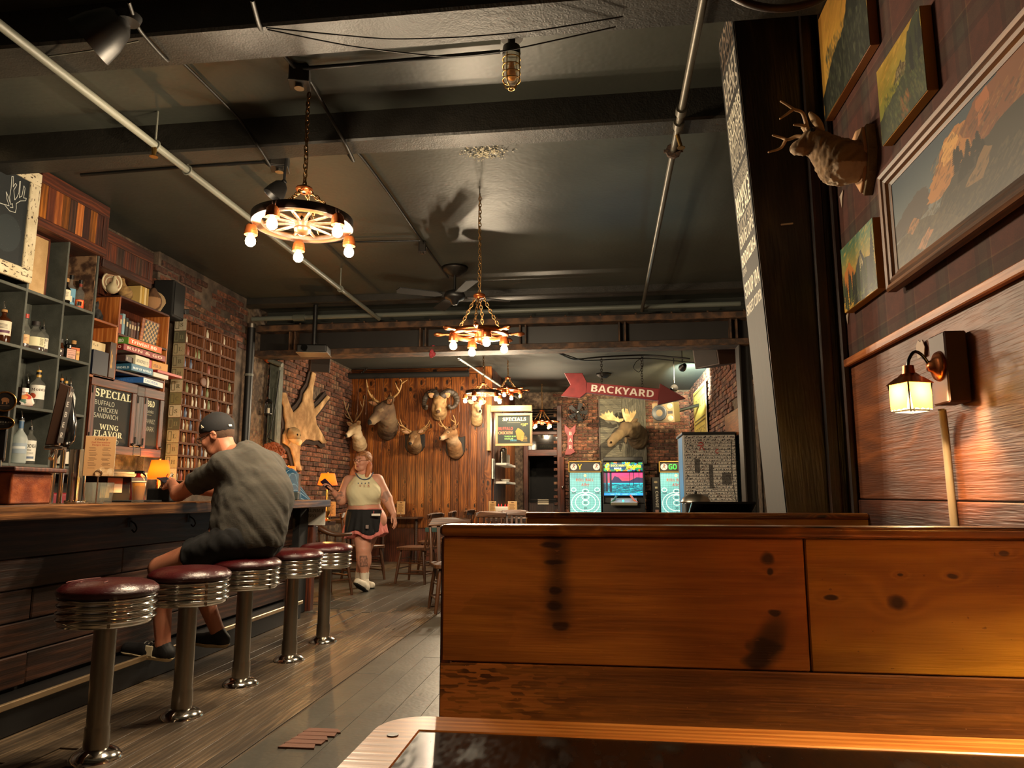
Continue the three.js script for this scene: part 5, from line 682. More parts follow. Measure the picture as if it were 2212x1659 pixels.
// ---------------------------------------------------------------- things on the bar
{
  const BY = 1.0705, bar = (u, x = -2.9) => V(x, BY, onX(u, 1075, x).z);
  const cb = thing('tap_box', 'copper-brown tap box with a wooden lid at the left end of the bar', 'tap tower', bar(28, -2.95)); M('body', T(rbox(0.3, 0.155, 0.26, 0.012), 0, 0.08, 0.06), grain(['#5a2412', '#94502a'], { w: 256, h: 256, size: 0.5, sc: 7, amt: 0.9, rough: 0.3, bump: 0.001 }), cb); M('lid', T(rbox(0.36, 0.022, 0.34, 0.006), 0.0, 0.17, 0.04), mt.red, cb);
  const hand = (label, u, v, draw, oval) => { const p = onX(u, v, oval < 1 ? -2.8 : -2.96), t = thing('beer_tap', label, 'tap handle', [p.x, BY + 0.18, p.z], 0.55, 'beer tap handles'); const y = p.y - BY - 0.18; M('stem', [cyl(0.012, 0.01, 0.06, 10), T(cbox(0.045, y - 0.06, 0.02, 0.006, 'y'), 0, (y + 0.0) / 2, 0)], mt.black, t); M('badge', T(lathe([[0, 0.008], [0.044, 0.008], [0.05, 0.0], [0.044, -0.008], [0, -0.008]], 28).rotateX(Math.PI / 2).scale(1, oval, 1), 0, y, 0.012), mt.black, t); M('rim', T(new THREE.TorusGeometry(0.047, 0.004, 8, 32).scale(1, oval, 1), 0, y, 0.02), mt.brass, t); M('print', T(new THREE.CircleGeometry(0.042, 28).scale(1, oval, 1), 0, y, 0.0215), print(128, 128, draw, 0.5), t); };
  hand('round black tap badge with a brass rim and a tan elephant', 12, 868, (g) => { g.fillStyle = '#1c1613'; g.fillRect(0, 0, 128, 128); g.fillStyle = '#9a6a44'; g.beginPath(); g.ellipse(66, 52, 24, 18, 0, 0, 7); g.fill(); g.fillRect(48, 56, 9, 30); g.fillRect(74, 56, 9, 30); g.fillRect(86, 48, 7, 26); g.fillStyle = '#5a4a3a'; g.fillRect(30, 94, 68, 6); }, 1);
  hand('oval black tap badge with silver lettering below the round one', 6, 914, (g) => { g.fillStyle = '#121010'; g.fillRect(0, 0, 128, 128); chalk(g, 'ANELLIN', 14, 66, 24, '#b8b4a4', 'serif', 1, 'bold'); chalk(g, 'ALES', 46, 86, 16, '#8a8678'); }, 0.62);
  const p0 = onX(118, 968, -2.95); const lt = thing('beer_tap', 'long tapering black tap handle with pale letters down one edge', 'tap handle', [p0.x, BY, p0.z], 0.5, 'beer tap handles'); const hy = p0.y - BY; M('handle', T(extrude([[-0.035, 0], [0.02, 0], [0.055, 0.31], [0.005, 0.33]], 0.03, 0.005), 0.0, hy + 0.02, 0), mt.brown, lt); M('letter_edge', T(plane(0.028, 0.3), 0.045, hy + 0.175, 0.036, 0, 0.35, -0.1), print(48, 384, (g) => { g.fillStyle = '#3a3430'; g.fillRect(0, 0, 48, 384); 'WEBER'.split('').forEach((c, i) => chalk(g, c, 8, 60 + i * 72, 52, '#a8a29a', 'sans-serif', 0.8, 'bold')); }, 0.5), lt); M('tap_body', [T(cyl(0.02, 0.02, 0.05, 14), 0, hy - 0.03, 0.01), T(cbox(0.09, 0.02, 0.05, 0.006), 0.0, hy, 0.01), rod([0, hy - 0.02, 0.02], [0, hy - 0.06, 0.07], 0.012), rod([0, 0, 0], [0, hy, 0], 0.016)], mt.chrome, lt);
  const p1 = onX(138, 966, -3.02); const lt2 = thing('beer_tap', 'glossy all-black bottle-shaped tap handle', 'tap handle', [p1.x, BY, p1.z], 0, 'beer tap handles'); M('handle', T(lathe([[0.022, 0], [0.05, 0.04], [0.055, 0.14], [0.03, 0.25], [0.022, 0.3], [0, 0.31]], 16), 0, p1.y - BY, 0), mt.blackgloss, lt2); M('tap_body', [cyl(0.014, 0.014, p1.y - BY, 10)], mt.chrome, lt2);
  const ct = thing('tap_column', 'shiny chrome cylinder beer column on the bar', 'tap column', bar(162, -2.93)); M('cylinder', lathe([[0, 0.3], [0.041, 0.3], [0.044, 0.296], [0.044, 0.012], [0.052, 0.01], [0.052, 0], [0, 0]], 40), mt.chrome, ct); M('rivets', Array.from({ length: 12 }, (_, i) => T(new THREE.SphereGeometry(0.004, 6, 5), Math.cos(i * 0.5236) * 0.05, 0.013, Math.sin(i * 0.5236) * 0.05)), mt.brass, ct);
  const mp = bar(208, -2.78), menu = thing('menu_stand', 'tan happy-hour menu card in a wire ring stand on the bar', 'menu', mp, 0.62); M('stem', [cyl(0.035, 0.035, 0.004, 20), cyl(0.0035, 0.0035, 0.15, 8), T(new THREE.TorusGeometry(0.018, 0.0025, 6, 20), 0, 0.165, 0.006), T(new THREE.TorusGeometry(0.018, 0.0025, 6, 20), 0, 0.165, -0.006)], mt.chrome, menu);
  const card = (w, h, pw) => print(256, Math.round(256 * h / w), (g, W, H) => { g.fillStyle = '#b98d5c'; g.fillRect(0, 0, W, H); g.textAlign = 'center'; g.fillStyle = '#3a2414'; g.font = 'italic bold 30px serif'; g.fillText('Linda\'s', W / 2, 38); g.font = 'bold 22px serif'; g.fillStyle = '#8a2c14'; g.fillText('2nd December', W / 2, 66); g.fillText('Burger Menu', W / 2, 90); g.fillStyle = '#5a3a22'; g.textAlign = 'left'; for (let c = 0; c < 2; c++) for (let i = 0; i < 17; i++) if (i % 4 !== 3) g.fillRect(30 + c * 112 + rnd() * 12, 108 + i * 12, 74 - rnd() * 24, 4); g.globalAlpha = 0.35; g.fillStyle = '#e8cfa8'; for (let i = 0; i < 9; i++) { g.beginPath(); g.arc(120 + rnd() * 130, H - 70 + rnd() * 70, 24, 0, 7); g.fill(); } }, 0.7);
  const cm = card(0.15, 0.22); M('card', T(cbox(0.15, 0.22, 0.003, 0.0005), 0, 0.26, 0), mt.paper, menu); M('printed_face', T(plane(0.148, 0.218), 0, 0.26, 0.0022), cm, menu);
  // tumblers
  const tg = lathe([[0, 0.004], [0.028, 0.004], [0.03, 0], [0.034, 0.05], [0.038, 0.12], [0.036, 0.12], [0.031, 0.05], [0.028, 0.012], [0, 0.01]], 20), T0 = thing('tumbler', 'clear glass tumbler behind the menu stand, nearest the chrome column', 'glass', bar(196, -3.0), 0, 'glass tumblers behind the menu card'); M('glass', tg, mt.glassClear, T0);
  dup(T0, bar(213, -3.0), 0, 'clear glass tumbler behind the menu stand, middle of the row'); dup(T0, bar(230, -3.0), 0, 'clear glass tumbler at the right of the row behind the menu stand');
  const pt = thing('beer_glass', 'pint glass of cloudy amber beer on the bar near the man\'s hand', 'glass', bar(298, -2.78)); const ps = 0.98; M('glass', lathe([[0, 0.006], [0.03, 0.006], [0.031, 0], [0.033, 0.01], [0.044, 0.15], [0.042, 0.15], [0.031, 0.016], [0, 0.014]], 28), mt.glassClear, pt); M('beer', lathe([[0, 0.016], [0.0305, 0.017], [0.0395, 0.118], [0, 0.118]], 28), phys('#d27f02', 0.25, { clearcoat: 0.3 }), pt); M('foam', lathe([[0, 0.118], [0.0396, 0.118], [0.0402, 0.128], [0, 0.13]], 28), std('#e8d8b0', 0.9), pt);
  const ex = onX(300, 1018, -4.02), fe = thing('fire_extinguisher', 'red fire extinguisher under the chalkboard doors beside the orange lamp', 'extinguisher', [-4.02, 0.96, ex.z]); M('cylinder', lathe([[0, 0], [0.06, 0], [0.062, 0.02], [0.062, 0.26], [0.045, 0.3], [0.018, 0.32], [0.018, 0.34], [0, 0.34]], 20), phys('#8a1414', 0.25), fe); M('valve', [T(cbox(0.09, 0.025, 0.025, 0.005), 0.01, 0.35, 0), tube([[0.04, 0.34, 0], [0.075, 0.3, 0], [0.075, 0.15, 0.01]], 0.007, 6)], mt.black, fe);
  const cd = thing('bar_caddy', 'black bar caddy of napkins and straws by the man\'s hands', 'caddy', bar(350, -3.02)); M('tray', T(rbox(0.17, 0.09, 0.1, 0.01), 0, 0.045, 0), mt.black, cd); for (let i = 0; i < 5; i++) M('straw', rod([rr(-0.06, 0.06), 0.05, rr(-0.03, 0.03)], [rr(-0.08, 0.08), 0.19, rr(-0.04, 0.04)], 0.003), i % 2 ? mt.black : mt.paper, cd); M('napkins', T(cbox(0.06, 0.06, 0.05, 0.003), 0.03, 0.1, 0), mt.paper, cd);
  const mat_ = thing('bar_mat', 'black rubber bar mat lying under the beer glass row', 'mat', bar(275, -3.08)); M('mat', T(rbox(0.2, 0.012, 0.5, 0.004), 0, 0.006, -0.15), mt.blackmatt, mat_);
  const rbx = onX(115, 1055, -3.7), rb = thing('red_box', 'dull red box on the back counter behind the chrome column', 'box', [-4.0, 0.962, rbx.z * 4.0 / 3.7]); M('body', T(rbox(0.16, 0.17, 0.3, 0.02), 0, 0.085, 0), std('#7a1220', 0.5), rb); M('paper', T(plane(0.07, 0.05), 0.082, 0.06, 0.05, 0, Math.PI / 2), mt.paper, rb);
  const nt = thing('paper_note', 'cream paper notes pinned under the chalkboard doors', 'paper', [-4.295, 1.2, onX(252, 1015, -4.29).z]); M('sheet', T(cbox(0.002, 0.13, 0.2, 0.0005), 0, 0, 0), mt.paper, nt); M('sheet', T(cbox(0.002, 0.1, 0.12, 0.0005), 0.003, -0.06, 0.13), std('#a89c80', 0.8), nt);
  // acrylic box and number stand at the far end of the bar
  const ab = onX(625, 1046, -2.85), ac = thing('acrylic_box', 'clear acrylic box standing on the far end of the bar', 'box', [-2.86, BY, ab.z + 0.1], 0.3); const acr = phys('#cfe0e8', 0.08, { transmission: 0.92, thickness: 0 }); for (const g of [bx(-0.14, 0.14, 0.075, 0.23, 0.09, 0.087, 0.001), bx(-0.14, -0.137, 0.075, 0.23, -0.09, 0.09, 0.001), bx(0.137, 0.14, 0.075, 0.23, -0.09, 0.09, 0.001), bx(-0.14, 0.14, 0.23, 0.233, -0.09, 0.09, 0.001)]) M('pane', g, acr, ac); M('base', T(rbox(0.27, 0.072, 0.17, 0.008), 0, 0.036, 0), std('#16201c', 0.5), ac); M('number', T(plane(0.1, 0.055), 0.0, 0.036, 0.0862), print(96, 48, (g) => { g.fillStyle = '#16201c'; g.fillRect(0, 0, 96, 48); chalk(g, '41', 24, 40, 40, '#b8c4bc'); }, 0.6), ac);
}
// ---------------------------------------------------------------- far end: doorway, machines, signs
const glowPrint = (w, h, draw, e) => { const m = print(w, h, draw, 0.35, { emissive: 0xffffff, emissiveIntensity: e }); return m; };
const pz = (u, v, z) => onZ(u, v, z);
function areaGlow(parent, x, y, z, w, h, col, E) { const l = new THREE.RectAreaLight(col, E, w, h); l.position.set(x, y, z); l.rotation.y = Math.PI; l.name = 'screen_light'; parent.add(l); }
{
  const d = struct('door_1', [bx(-1.72, -1.62, 0, 3.0, BZ + 0.06, BZ - 0.1, 0.005, 'y'), bx(-1.0, -0.9, 0, 3.0, BZ + 0.06, BZ - 0.1, 0.005, 'y'), bx(-1.62, -1.0, 1.93, 2.06, BZ + 0.06, BZ - 0.1, 0.005, 'x'), bx(-1.62, -1.0, 2.38, 2.45, BZ + 0.06, BZ - 0.1, 0.005, 'x')], mt.red);
  M('pane', bx(-1.62, -1.0, 2.06, 2.38, BZ + 0.0, BZ - 0.01, 0.001), phys('#1a1816', 0.06, { clearcoat: 1 }), d);
  for (let i = 0; i < 9; i++) M('slat', T(cbox(0.62, 0.012, 0.05, 0.002), -1.31, 2.48 + i * 0.055, BZ + 0.02, 0.6), mt.black, d);
  M('lower_panel', bx(-1.62, -1.0, 0, 0.95, BZ - 0.05, BZ - 0.1, 0.003, 'y'), mt.dark, d); M('push_bar', rod([-1.58, 1.0, BZ], [-1.04, 1.0, BZ], 0.012), mt.iron, d);
  struct('wall_passage', bx(-1.9, -0.7, 0, 3.1, -16.6, -16.5), mt.blackmatt);
  const lf = thing('door_leaf', 'open reddish door leaf with a chrome knob at the right of the dark doorway', 'door', [-0.93, 0, BZ + 0.07], -0.25); M('panel', T(cbox(0.1, 1.9, 0.035, 0.004, 'y'), 0.04, 0.95, 0.02), mt.red, lf); M('knob', T(new THREE.SphereGeometry(0.03, 12, 8), 0.06, 1.27, 0.06), mt.chrome, lf);
  const pn = pz(1173, 1084, BZ + 0.0); solo('paper_notice', T(cbox(0.23, 0.11, 0.004, 0.001), pn.x, pn.y, BZ - 0.04), mt.paper, 'white paper notice taped low on the dark doorway panel', 'paper');
}
// roll-ball machines
function rollBall(label, u0, letters, col) {
  const z = -14.6, a = pz(u0, 1100, z), w = 0.655, x = a.x + w / 2, t = thing('roll_ball_machine', label, 'arcade machine', [x, 0, z]), top = pz(u0, 996, z).y, mid = pz(u0, 1021, z).y, h2 = top - mid, bot = 0.72;
  M('cabinet', [bx(-w / 2, w / 2, 0, top - 0.02, -0.05, -0.55, 0.01, 'y'), bx(-w / 2, w / 2, 0, bot, 2.2, -0.06, 0.01, 'z')], mt.black, t);
  M('lane', bx(-w / 2 + 0.08, w / 2 - 0.08, bot - 0.02, bot + 0.01, 2.2, 0.0, 0.003, 'z'), mt.honey, t);
  M('header_frame', [bx(-w / 2, w / 2, top - 0.02, top, 0.02, -0.06), bx(-w / 2, w / 2, mid, mid + 0.02, 0.02, -0.06), bx(-w / 2, -w / 2 + 0.02, mid, top, 0.02, -0.06), bx(w / 2 - 0.02, w / 2, mid, top, 0.02, -0.06)], std('#a8852c', 0.4), t);
  M('header_display', T(plane(w - 0.04, h2 - 0.04), 0, (top + mid) / 2, -0.03), glowPrint(256, 80, (g, W, H) => { g.fillStyle = '#080604'; g.fillRect(0, 0, W, H); for (const cx of [34, W - 34]) { g.fillStyle = '#c0a890'; g.beginPath(); g.arc(cx, 40, 28, 0, 7); g.fill(); g.strokeStyle = '#5a2a1c'; g.lineWidth = 5; g.beginPath(); g.moveTo(cx - 12, 52); g.lineTo(cx, 34); g.lineTo(cx + 14, 30); g.moveTo(cx, 36); g.lineTo(cx + 10, 54); g.stroke(); g.beginPath(); g.arc(cx + 2, 24, 5, 0, 7); g.stroke(); } chalk(g, letters, 68, 60, 58, col, 'monospace', 1, 'bold'); }, 1.0), t);
  M('target_board', T(plane(w - 0.05, mid - bot), 0, (mid + bot) / 2, -0.04), glowPrint(256, 320, (g, W, H) => {
    g.fillStyle = '#7fc9c4'; g.fillRect(0, 0, W, H); g.strokeStyle = '#2f5f62'; g.lineWidth = 1; for (let i = 0; i < W; i += 13) { g.beginPath(); g.moveTo(i, 0); g.lineTo(i, H); g.stroke(); } for (let i = 0; i < H; i += 13) { g.beginPath(); g.moveTo(0, i); g.lineTo(W, i); g.stroke(); }
    g.fillStyle = '#e8d8a8'; g.beginPath(); g.arc(W / 2, 22, 12, 0, 7); g.fill(); chalk(g, 'ROLL BALL', 48, 66, 30, '#b8543c', 'sans-serif', 1, 'bold'); chalk(g, 'Alley', 92, 100, 26, '#c84a34', 'serif', 1, 'italic bold');
    g.strokeStyle = '#e4f4f0'; g.lineWidth = 6; for (const [x, y, rx, ry] of [[128, 140, 26, 15], [128, 186, 30, 18], [128, 228, 28, 18], [128, 225, 84, 62], [128, 232, 116, 84], [30, 130, 20, 14], [226, 130, 20, 14]]) { g.beginPath(); g.ellipse(x, y, rx, ry, 0, 0, 7); g.stroke(); }
    for (const [s, x, y] of [['50', 114, 148], ['40', 114, 194], ['30', 114, 236], ['20', 114, 276], ['10', 114, 306], ['100', 12, 160], ['100', 208, 160]]) chalk(g, s, x, y, 22, '#1c3436', 'sans-serif', 1, 'bold');
  }, 0.62), t);
  areaGlow(t, 0, (mid + bot) / 2, 0.02, w - 0.1, mid - bot, new THREE.Color().setRGB(0.5, 1, 0.95), 1.0);
}
rollBall('roll-ball arcade machine with an amber Y on its display, left of the hunting game', 1229, 'Y', '#e0a81c');
rollBall('roll-ball arcade machine with green letters, partly hidden by the scribbled cabinet', 1426, 'GO PO', '#28d83c');
{
  const z = -14.5, L = pz(1300, 1100, z).x, R = pz(1396, 1100, z).x, t = thing('hunting_game_cabinet', 'hunting arcade cabinet with a sunset forest screen below the moose', 'arcade machine', [(L + R) / 2, 0, z]), w = (R - L) * 0.95, yy = (v) => pz(1348, v, z).y;
  M('cabinet', [bx(-w / 2, w / 2, 0, 0.95, -0.02, -0.6, 0.01, 'y'), bx(-w / 2 + 0.02, w / 2 - 0.02, 0.95, yy(990), -0.06, -0.6, 0.01, 'y'), bx(-w / 2, -w / 2 + 0.03, 0.95, yy(996), 0.03, -0.3), bx(w / 2 - 0.03, w / 2, 0.95, yy(996), 0.03, -0.3)], mt.black, t);
  M('top_box', bx(-w / 2 + 0.02, w / 2 - 0.02, yy(996), yy(987), 0.02, -0.4, 0.01), mt.black, t);
  M('marquee', T(plane(w - 0.02, yy(998) - yy(1018)), 0, yy(1008), 0.0), glowPrint(384, 84, (g, W, H) => { const gr = ['#0d5a6a', '#1c8a4a', '#d8c81c', '#2a9ad8', '#0a2c5a', '#c8501c']; for (let i = 0; i < 140; i++) { g.fillStyle = gr[i % 6]; g.globalAlpha = 0.7; g.fillRect(rnd() * W, rnd() * H, 10 + rnd() * 34, 6 + rnd() * 18); } g.globalAlpha = 1; g.fillStyle = '#0a3a5a'; g.fillRect(66, 14, 150, 52); chalk(g, 'BUCK HUNT', 74, 42, 27, '#f0e05a', 'sans-serif', 0.95, 'bold'); chalk(g, 'WORLD', 106, 64, 20, '#e0f0f0', 'sans-serif', 1, 'bold'); chalk(g, 'RELOADED', 224, 52, 34, '#e8ef3a', 'sans-serif', 0.8, 'bold'); }, 1.0), t);
  const sw = pz(1393, 1040, z).x - pz(1306, 1040, z).x, sh = yy(1021) - yy(1070);
  M('screen', T(plane(sw, sh), 0, (yy(1021) + yy(1070)) / 2, -0.02), glowPrint(384, 216, (g, W, H) => {
    const s = g.createLinearGradient(0, 0, 0, 110); s.addColorStop(0, '#b83a78'); s.addColorStop(0.6, '#e0485a'); s.addColorStop(1, '#d86a6a'); g.fillStyle = s; g.fillRect(0, 0, W, 130); g.fillStyle = '#c83a5a'; for (let i = 0; i < 20; i++) g.fillRect(100 + rnd() * 280, rnd() * 80, 60, 3);
    g.fillStyle = '#31304c'; g.beginPath(); g.moveTo(60, 110); g.lineTo(110, 30); g.lineTo(150, 46); g.lineTo(180, 80); g.lineTo(250, 78); g.lineTo(320, 44); g.lineTo(384, 50); g.lineTo(384, 120); g.lineTo(60, 120); g.fill();
    g.fillStyle = '#156a7a'; g.fillRect(0, 104, W, 112); for (let i = 0; i < 420; i++) { g.fillStyle = ['#1fc0c4', '#0a3a48', '#2a8c9c', '#0c2430', '#37d8d0', '#4a2c38'][i % 6]; g.globalAlpha = 0.55; g.fillRect(rnd() * W, 100 + rnd() * 112, 6 + rnd() * 26, 2 + rnd() * 5); } g.globalAlpha = 1; g.fillStyle = '#28b8d0'; g.fillRect(0, 98, 384, 10);
    g.fillStyle = '#1c2836'; for (const [x, w2] of [[20, 24], [62, 20], [8, 7], [250, 6], [286, 7], [340, 5]]) g.fillRect(x, 0, w2, x < 100 ? 180 : 130); g.fillStyle = '#2a8ad8'; g.fillRect(0, 196, W, 20); chalk(g, 'GAME OVER  INSERT CREDITS', 66, 212, 17, '#7ac8f0', 'monospace', 1, 'bold');
  }, 1.1), t);
  M('bezel', [bx(-sw / 2 - 0.03, sw / 2 + 0.03, yy(1021), yy(1021) + 0.02, 0.01, -0.04), bx(-sw / 2 - 0.03, sw / 2 + 0.03, yy(1070) - 0.03, yy(1070), 0.01, -0.04), bx(-sw / 2 - 0.03, -sw / 2, yy(1070), yy(1021), 0.01, -0.04), bx(sw / 2, sw / 2 + 0.03, yy(1070), yy(1021), 0.01, -0.04)], mt.blackgloss, t);
  areaGlow(t, 0, (yy(1021) + yy(1070)) / 2, 0.03, sw, sh, new THREE.Color().setRGB(0.5, 0.7, 1), 1.6);
  M('control_deck', T(cbox(0.5, 0.06, 0.35, 0.01), 0, 0.98, 0.2, 0.25), std('#8a8674', 0.4), t); for (const s of [-1, 1]) M('gun', [rod([s * 0.2, 1.0, 0.25], [s * 0.13, 1.1, 0.1], 0.02), rod([s * 0.2, 1.0, 0.25], [s * 0.25, 0.96, 0.3], 0.025)], s < 0 ? std('#2c6a4a', 0.4) : std('#c8602c', 0.4), t);
  M('start_light', T(new THREE.SphereGeometry(0.02, 10, 8), -0.02, 1.0, 0.36), std('#1cc86a', 0.4, { emissive: new THREE.Color().setRGB(0.05, 0.9, 0.4), emissiveIntensity: 2 }), t);
  // change machine
  const c0 = pz(1409, 1100, -14.6), c1_ = pz(1425, 1031, -14.6), cm = thing('change_machine', 'narrow black change machine standing between the arcade games', 'change machine', [(c0.x + c1_.x) / 2, 0, -14.6]), cw = (c1_.x - c0.x) * 0.88; M('body', T(rbox(cw, c1_.y, 0.3, 0.01), 0, c1_.y / 2, -0.15), mt.black, cm);
  M('front', T(plane(cw - 0.01, c1_.y - 0.75), 0, (c1_.y + 0.75) / 2, 0.002), print(48, 224, (g, W, H) => { g.fillStyle = '#0c0b0a'; g.fillRect(0, 0, W, H); g.fillStyle = '#8a7a5a'; g.beginPath(); g.ellipse(24, 30, 13, 7, 0, 0, 7); g.fill(); g.fillStyle = '#b0a888'; g.fillRect(18, 58, 18, 12); g.save(); g.translate(20, 84); g.rotate(Math.PI / 2); chalk(g, 'CHANGE', 0, 0, 28, '#c8c4b4', 'sans-serif', 0.9, 'bold'); g.restore(); g.fillStyle = '#a87a6a'; g.fillRect(16, 200, 24, 16); }, 0.4), cm);
}
{ // scribbled photo cabinet
  const z = -10.0, L = pz(1478, 1000, z).x, R = 1.735, top = pz(1530, 938, z).y, t = thing('scribbled_cabinet', 'tall white cabinet covered in scribbled names with a blue lit side, by the brick wall', 'cabinet', [0, 0, z]), w = R - L;
  M('body', bx(L, R, 0, top, 0, -0.8, 0.01, 'y'), std('#5a5852', 0.6), t);
  M('scribbled_front', T(plane(w - 0.02, top - 0.45), (L + R) / 2, (top + 0.42) / 2, 0.003), print(320, 560, (g, W, H) => {
    g.fillStyle = '#cbc5b9'; g.fillRect(0, 0, W, H); for (let y = 0; y < H; y += 15) for (let x = 0; x < W; x += 4) { if (rnd() < 0.62) { g.fillStyle = ['#2c2826', '#4a4440', '#1c1a1a', '#5a3a34', '#3a4654'][Math.floor(rnd() * 5)]; g.fillRect(x + rnd() * 3, y + 2 + rnd() * 6, 1.5 + rnd() * 5, 2 + rnd() * 6); } } g.fillStyle = '#2a2624'; for (let y = 13; y < H; y += 15) g.fillRect(0, y, W, 2); for (const [x, y, w2, h2] of [[150, 150, 26, 120], [230, 190, 60, 60], [60, 120, 34, 70], [40, 300, 100, 50]]) { g.globalAlpha = 0.7; g.fillRect(x, y, w2, h2); g.globalAlpha = 1; }
    g.strokeStyle = '#a82c24'; g.lineWidth = 5; g.beginPath(); g.moveTo(90, 44); g.quadraticCurveTo(110, 24, 122, 50); g.lineTo(84, 52); g.moveTo(108, 50); g.lineTo(96, 78); g.moveTo(108, 56); g.lineTo(126, 76); g.stroke(); g.beginPath(); g.arc(206, 82, 9, 0.5, 5.5); g.stroke(); g.strokeStyle = '#0c0c0c'; g.lineWidth = 4; g.beginPath(); g.moveTo(302, 20); g.quadraticCurveTo(280, 200, 312, 330); g.quadraticCurveTo(270, 430, 296, 560); g.stroke();
  }, 0.6), t);
  M('top_rim', bx(L - 0.02, R, top, top + 0.03, 0.02, -0.8), mt.black, t);
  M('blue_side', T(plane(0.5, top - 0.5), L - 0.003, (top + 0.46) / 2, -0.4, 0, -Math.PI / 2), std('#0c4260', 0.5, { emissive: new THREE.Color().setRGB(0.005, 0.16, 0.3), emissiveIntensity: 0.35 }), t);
  const y0 = pz(1, 861, -12).y; const ps = thing('yellow_poster', 'tall yellowed poster hung on the lit side brick wall', 'poster', [RX2 - 0.07, 0, 0]); const a = onX(1503, 860, RX2 - 0.03), b = onX(1530, 850, RX2 - 0.03), c = onX(1512, 935, RX2 - 0.03); const pw = Math.abs(a.z - b.z); M('board', T(cbox(0.012, 1.0, pw, 0.002), 0, 2.55, (a.z + b.z) / 2), mt.paper, ps); M('printed_face', T(plane(pw - 0.02, 0.98), -0.0075, 2.55, (a.z + b.z) / 2, 0, -Math.PI / 2), print(128, 128, (g, W, H) => { g.fillStyle = '#b09a44'; g.fillRect(0, 0, W, H); g.strokeStyle = '#5a4a1c'; g.lineWidth = 4; g.strokeRect(8, 8, W - 16, 66); g.strokeRect(8, 82, W - 16, 40); chalk(g, 'ROUTE', 20, 46, 30, '#5a4a1c', 'serif', 1, 'bold'); for (let i = 0; i < 4; i++) g.fillRect(20, 56 + i * 4, 84, 2); chalk(g, 'TICKETS', 18, 110, 22, '#5a4a1c', 'serif', 1, 'bold'); }, 0.7), ps);
  solo('wood_frame', [bx(RX2 - 0.05, RX2, 1.9, 2.25, -9.3, -10.9, 0.006, 'z')], mt.pine[0], 'brown wooden frame set in the brick wall above the scribbled cabinet', 'frame');
}
// arrow signs
{
  const z = -11.5, q = (pts, d, m, name, par) => M(name, extrude(pts.map(([u, v]) => { const p = pz(u, v, z); return [p.x, p.y]; }), d, 0.006), m, par), redP = grain(['#6d1c1e', '#8a2a2a'], { w: 128, h: 128, size: 0.5, sc: 6, rough: 0.5, bump: 0.0005 }), dk = std('#5a1412', 0.5);
  const t = thing('arrow_sign', 'big red wooden arrow sign lettered BACKYARD hanging from the back ceiling', 'sign');
  q([[1266.5, 827], [1425, 840.5], [1421.5, 864], [1265.5, 847]], 0.1, redP, 'shaft', t); q([[1219.8, 806.4], [1257.6, 806.4], [1267.5, 827], [1266, 848], [1253, 858.5], [1213, 854.5], [1233.5, 831.6]], 0.1, redP, 'fletching', t); q([[1426.5, 829.3], [1480, 860.2], [1421.4, 874]], 0.1, dk, 'arrow_head', t);
  for (const n of ['shaft', 'fletching', 'arrow_head']) t.children.find((c) => c.name === n).position.z = z - 0.1;
  const a = pz(1266, 837, z), b = pz(1423, 852, z), w = a.distanceTo(b), l = T(plane(w * 0.985, 0.165), 0, 0, 0); const m = M('lettering', l, print(512, 76, (g, W, H) => { g.fillStyle = '#7a2022'; g.fillRect(0, 0, W, H); g.font = 'bold 72px sans-serif'; g.fillStyle = '#d8cfc0'; const k = 460 / g.measureText('BACKYARD').width; g.translate(26, 64); g.scale(k, 1); g.fillText('BACKYARD', 0, 0); }, 0.5), t, [(a.x + b.x) / 2, (a.y + b.y) / 2, z + 0.0085], [0, 0, Math.atan2(b.y - a.y, b.x - a.x)]);
  for (const u of [1300, 1387]) { const p = pz(u, 832, z - 0.05), e = pz(u, 838, z - 0.05); M('chain', chain([p.x, p.y - 0.02, z - 0.05], [p.x, BACKC, z - 0.05], 0.05, 0.005), mt.iron, t); }
  const s = thing('arrow_sign', 'small faded red upright arrow sign lettered BAR on the far brick', 'sign'), zb = BZ + 0.08, pp = (L) => L.map(([u, v]) => { const p = pz(u, v, zb); return [p.x, p.y]; });
  M('board', extrude(pp([[1219.5, 917], [1231.5, 928], [1243.5, 917], [1243, 932], [1237.5, 941], [1238, 968], [1242, 976], [1232, 982], [1220.5, 982], [1221, 976], [1226, 966], [1226, 941], [1220, 932]]), 0.025, 0.003), redP, s, [0, 0, zb - 0.028]);
  'BAR'.split('').forEach((c, i) => { const p = pz(1232, 936 + i * 14.5, zb + 0.003); M('letter', T(plane(0.085, 0.11), p.x, p.y, zb + 0.0035), print(40, 48, (g) => { g.fillStyle = '#7c2426'; g.fillRect(0, 0, 40, 48); chalk(g, c, 4, 41, 44, '#c8b8a8', 'serif', 1, 'bold'); }, 0.5), s); });
}
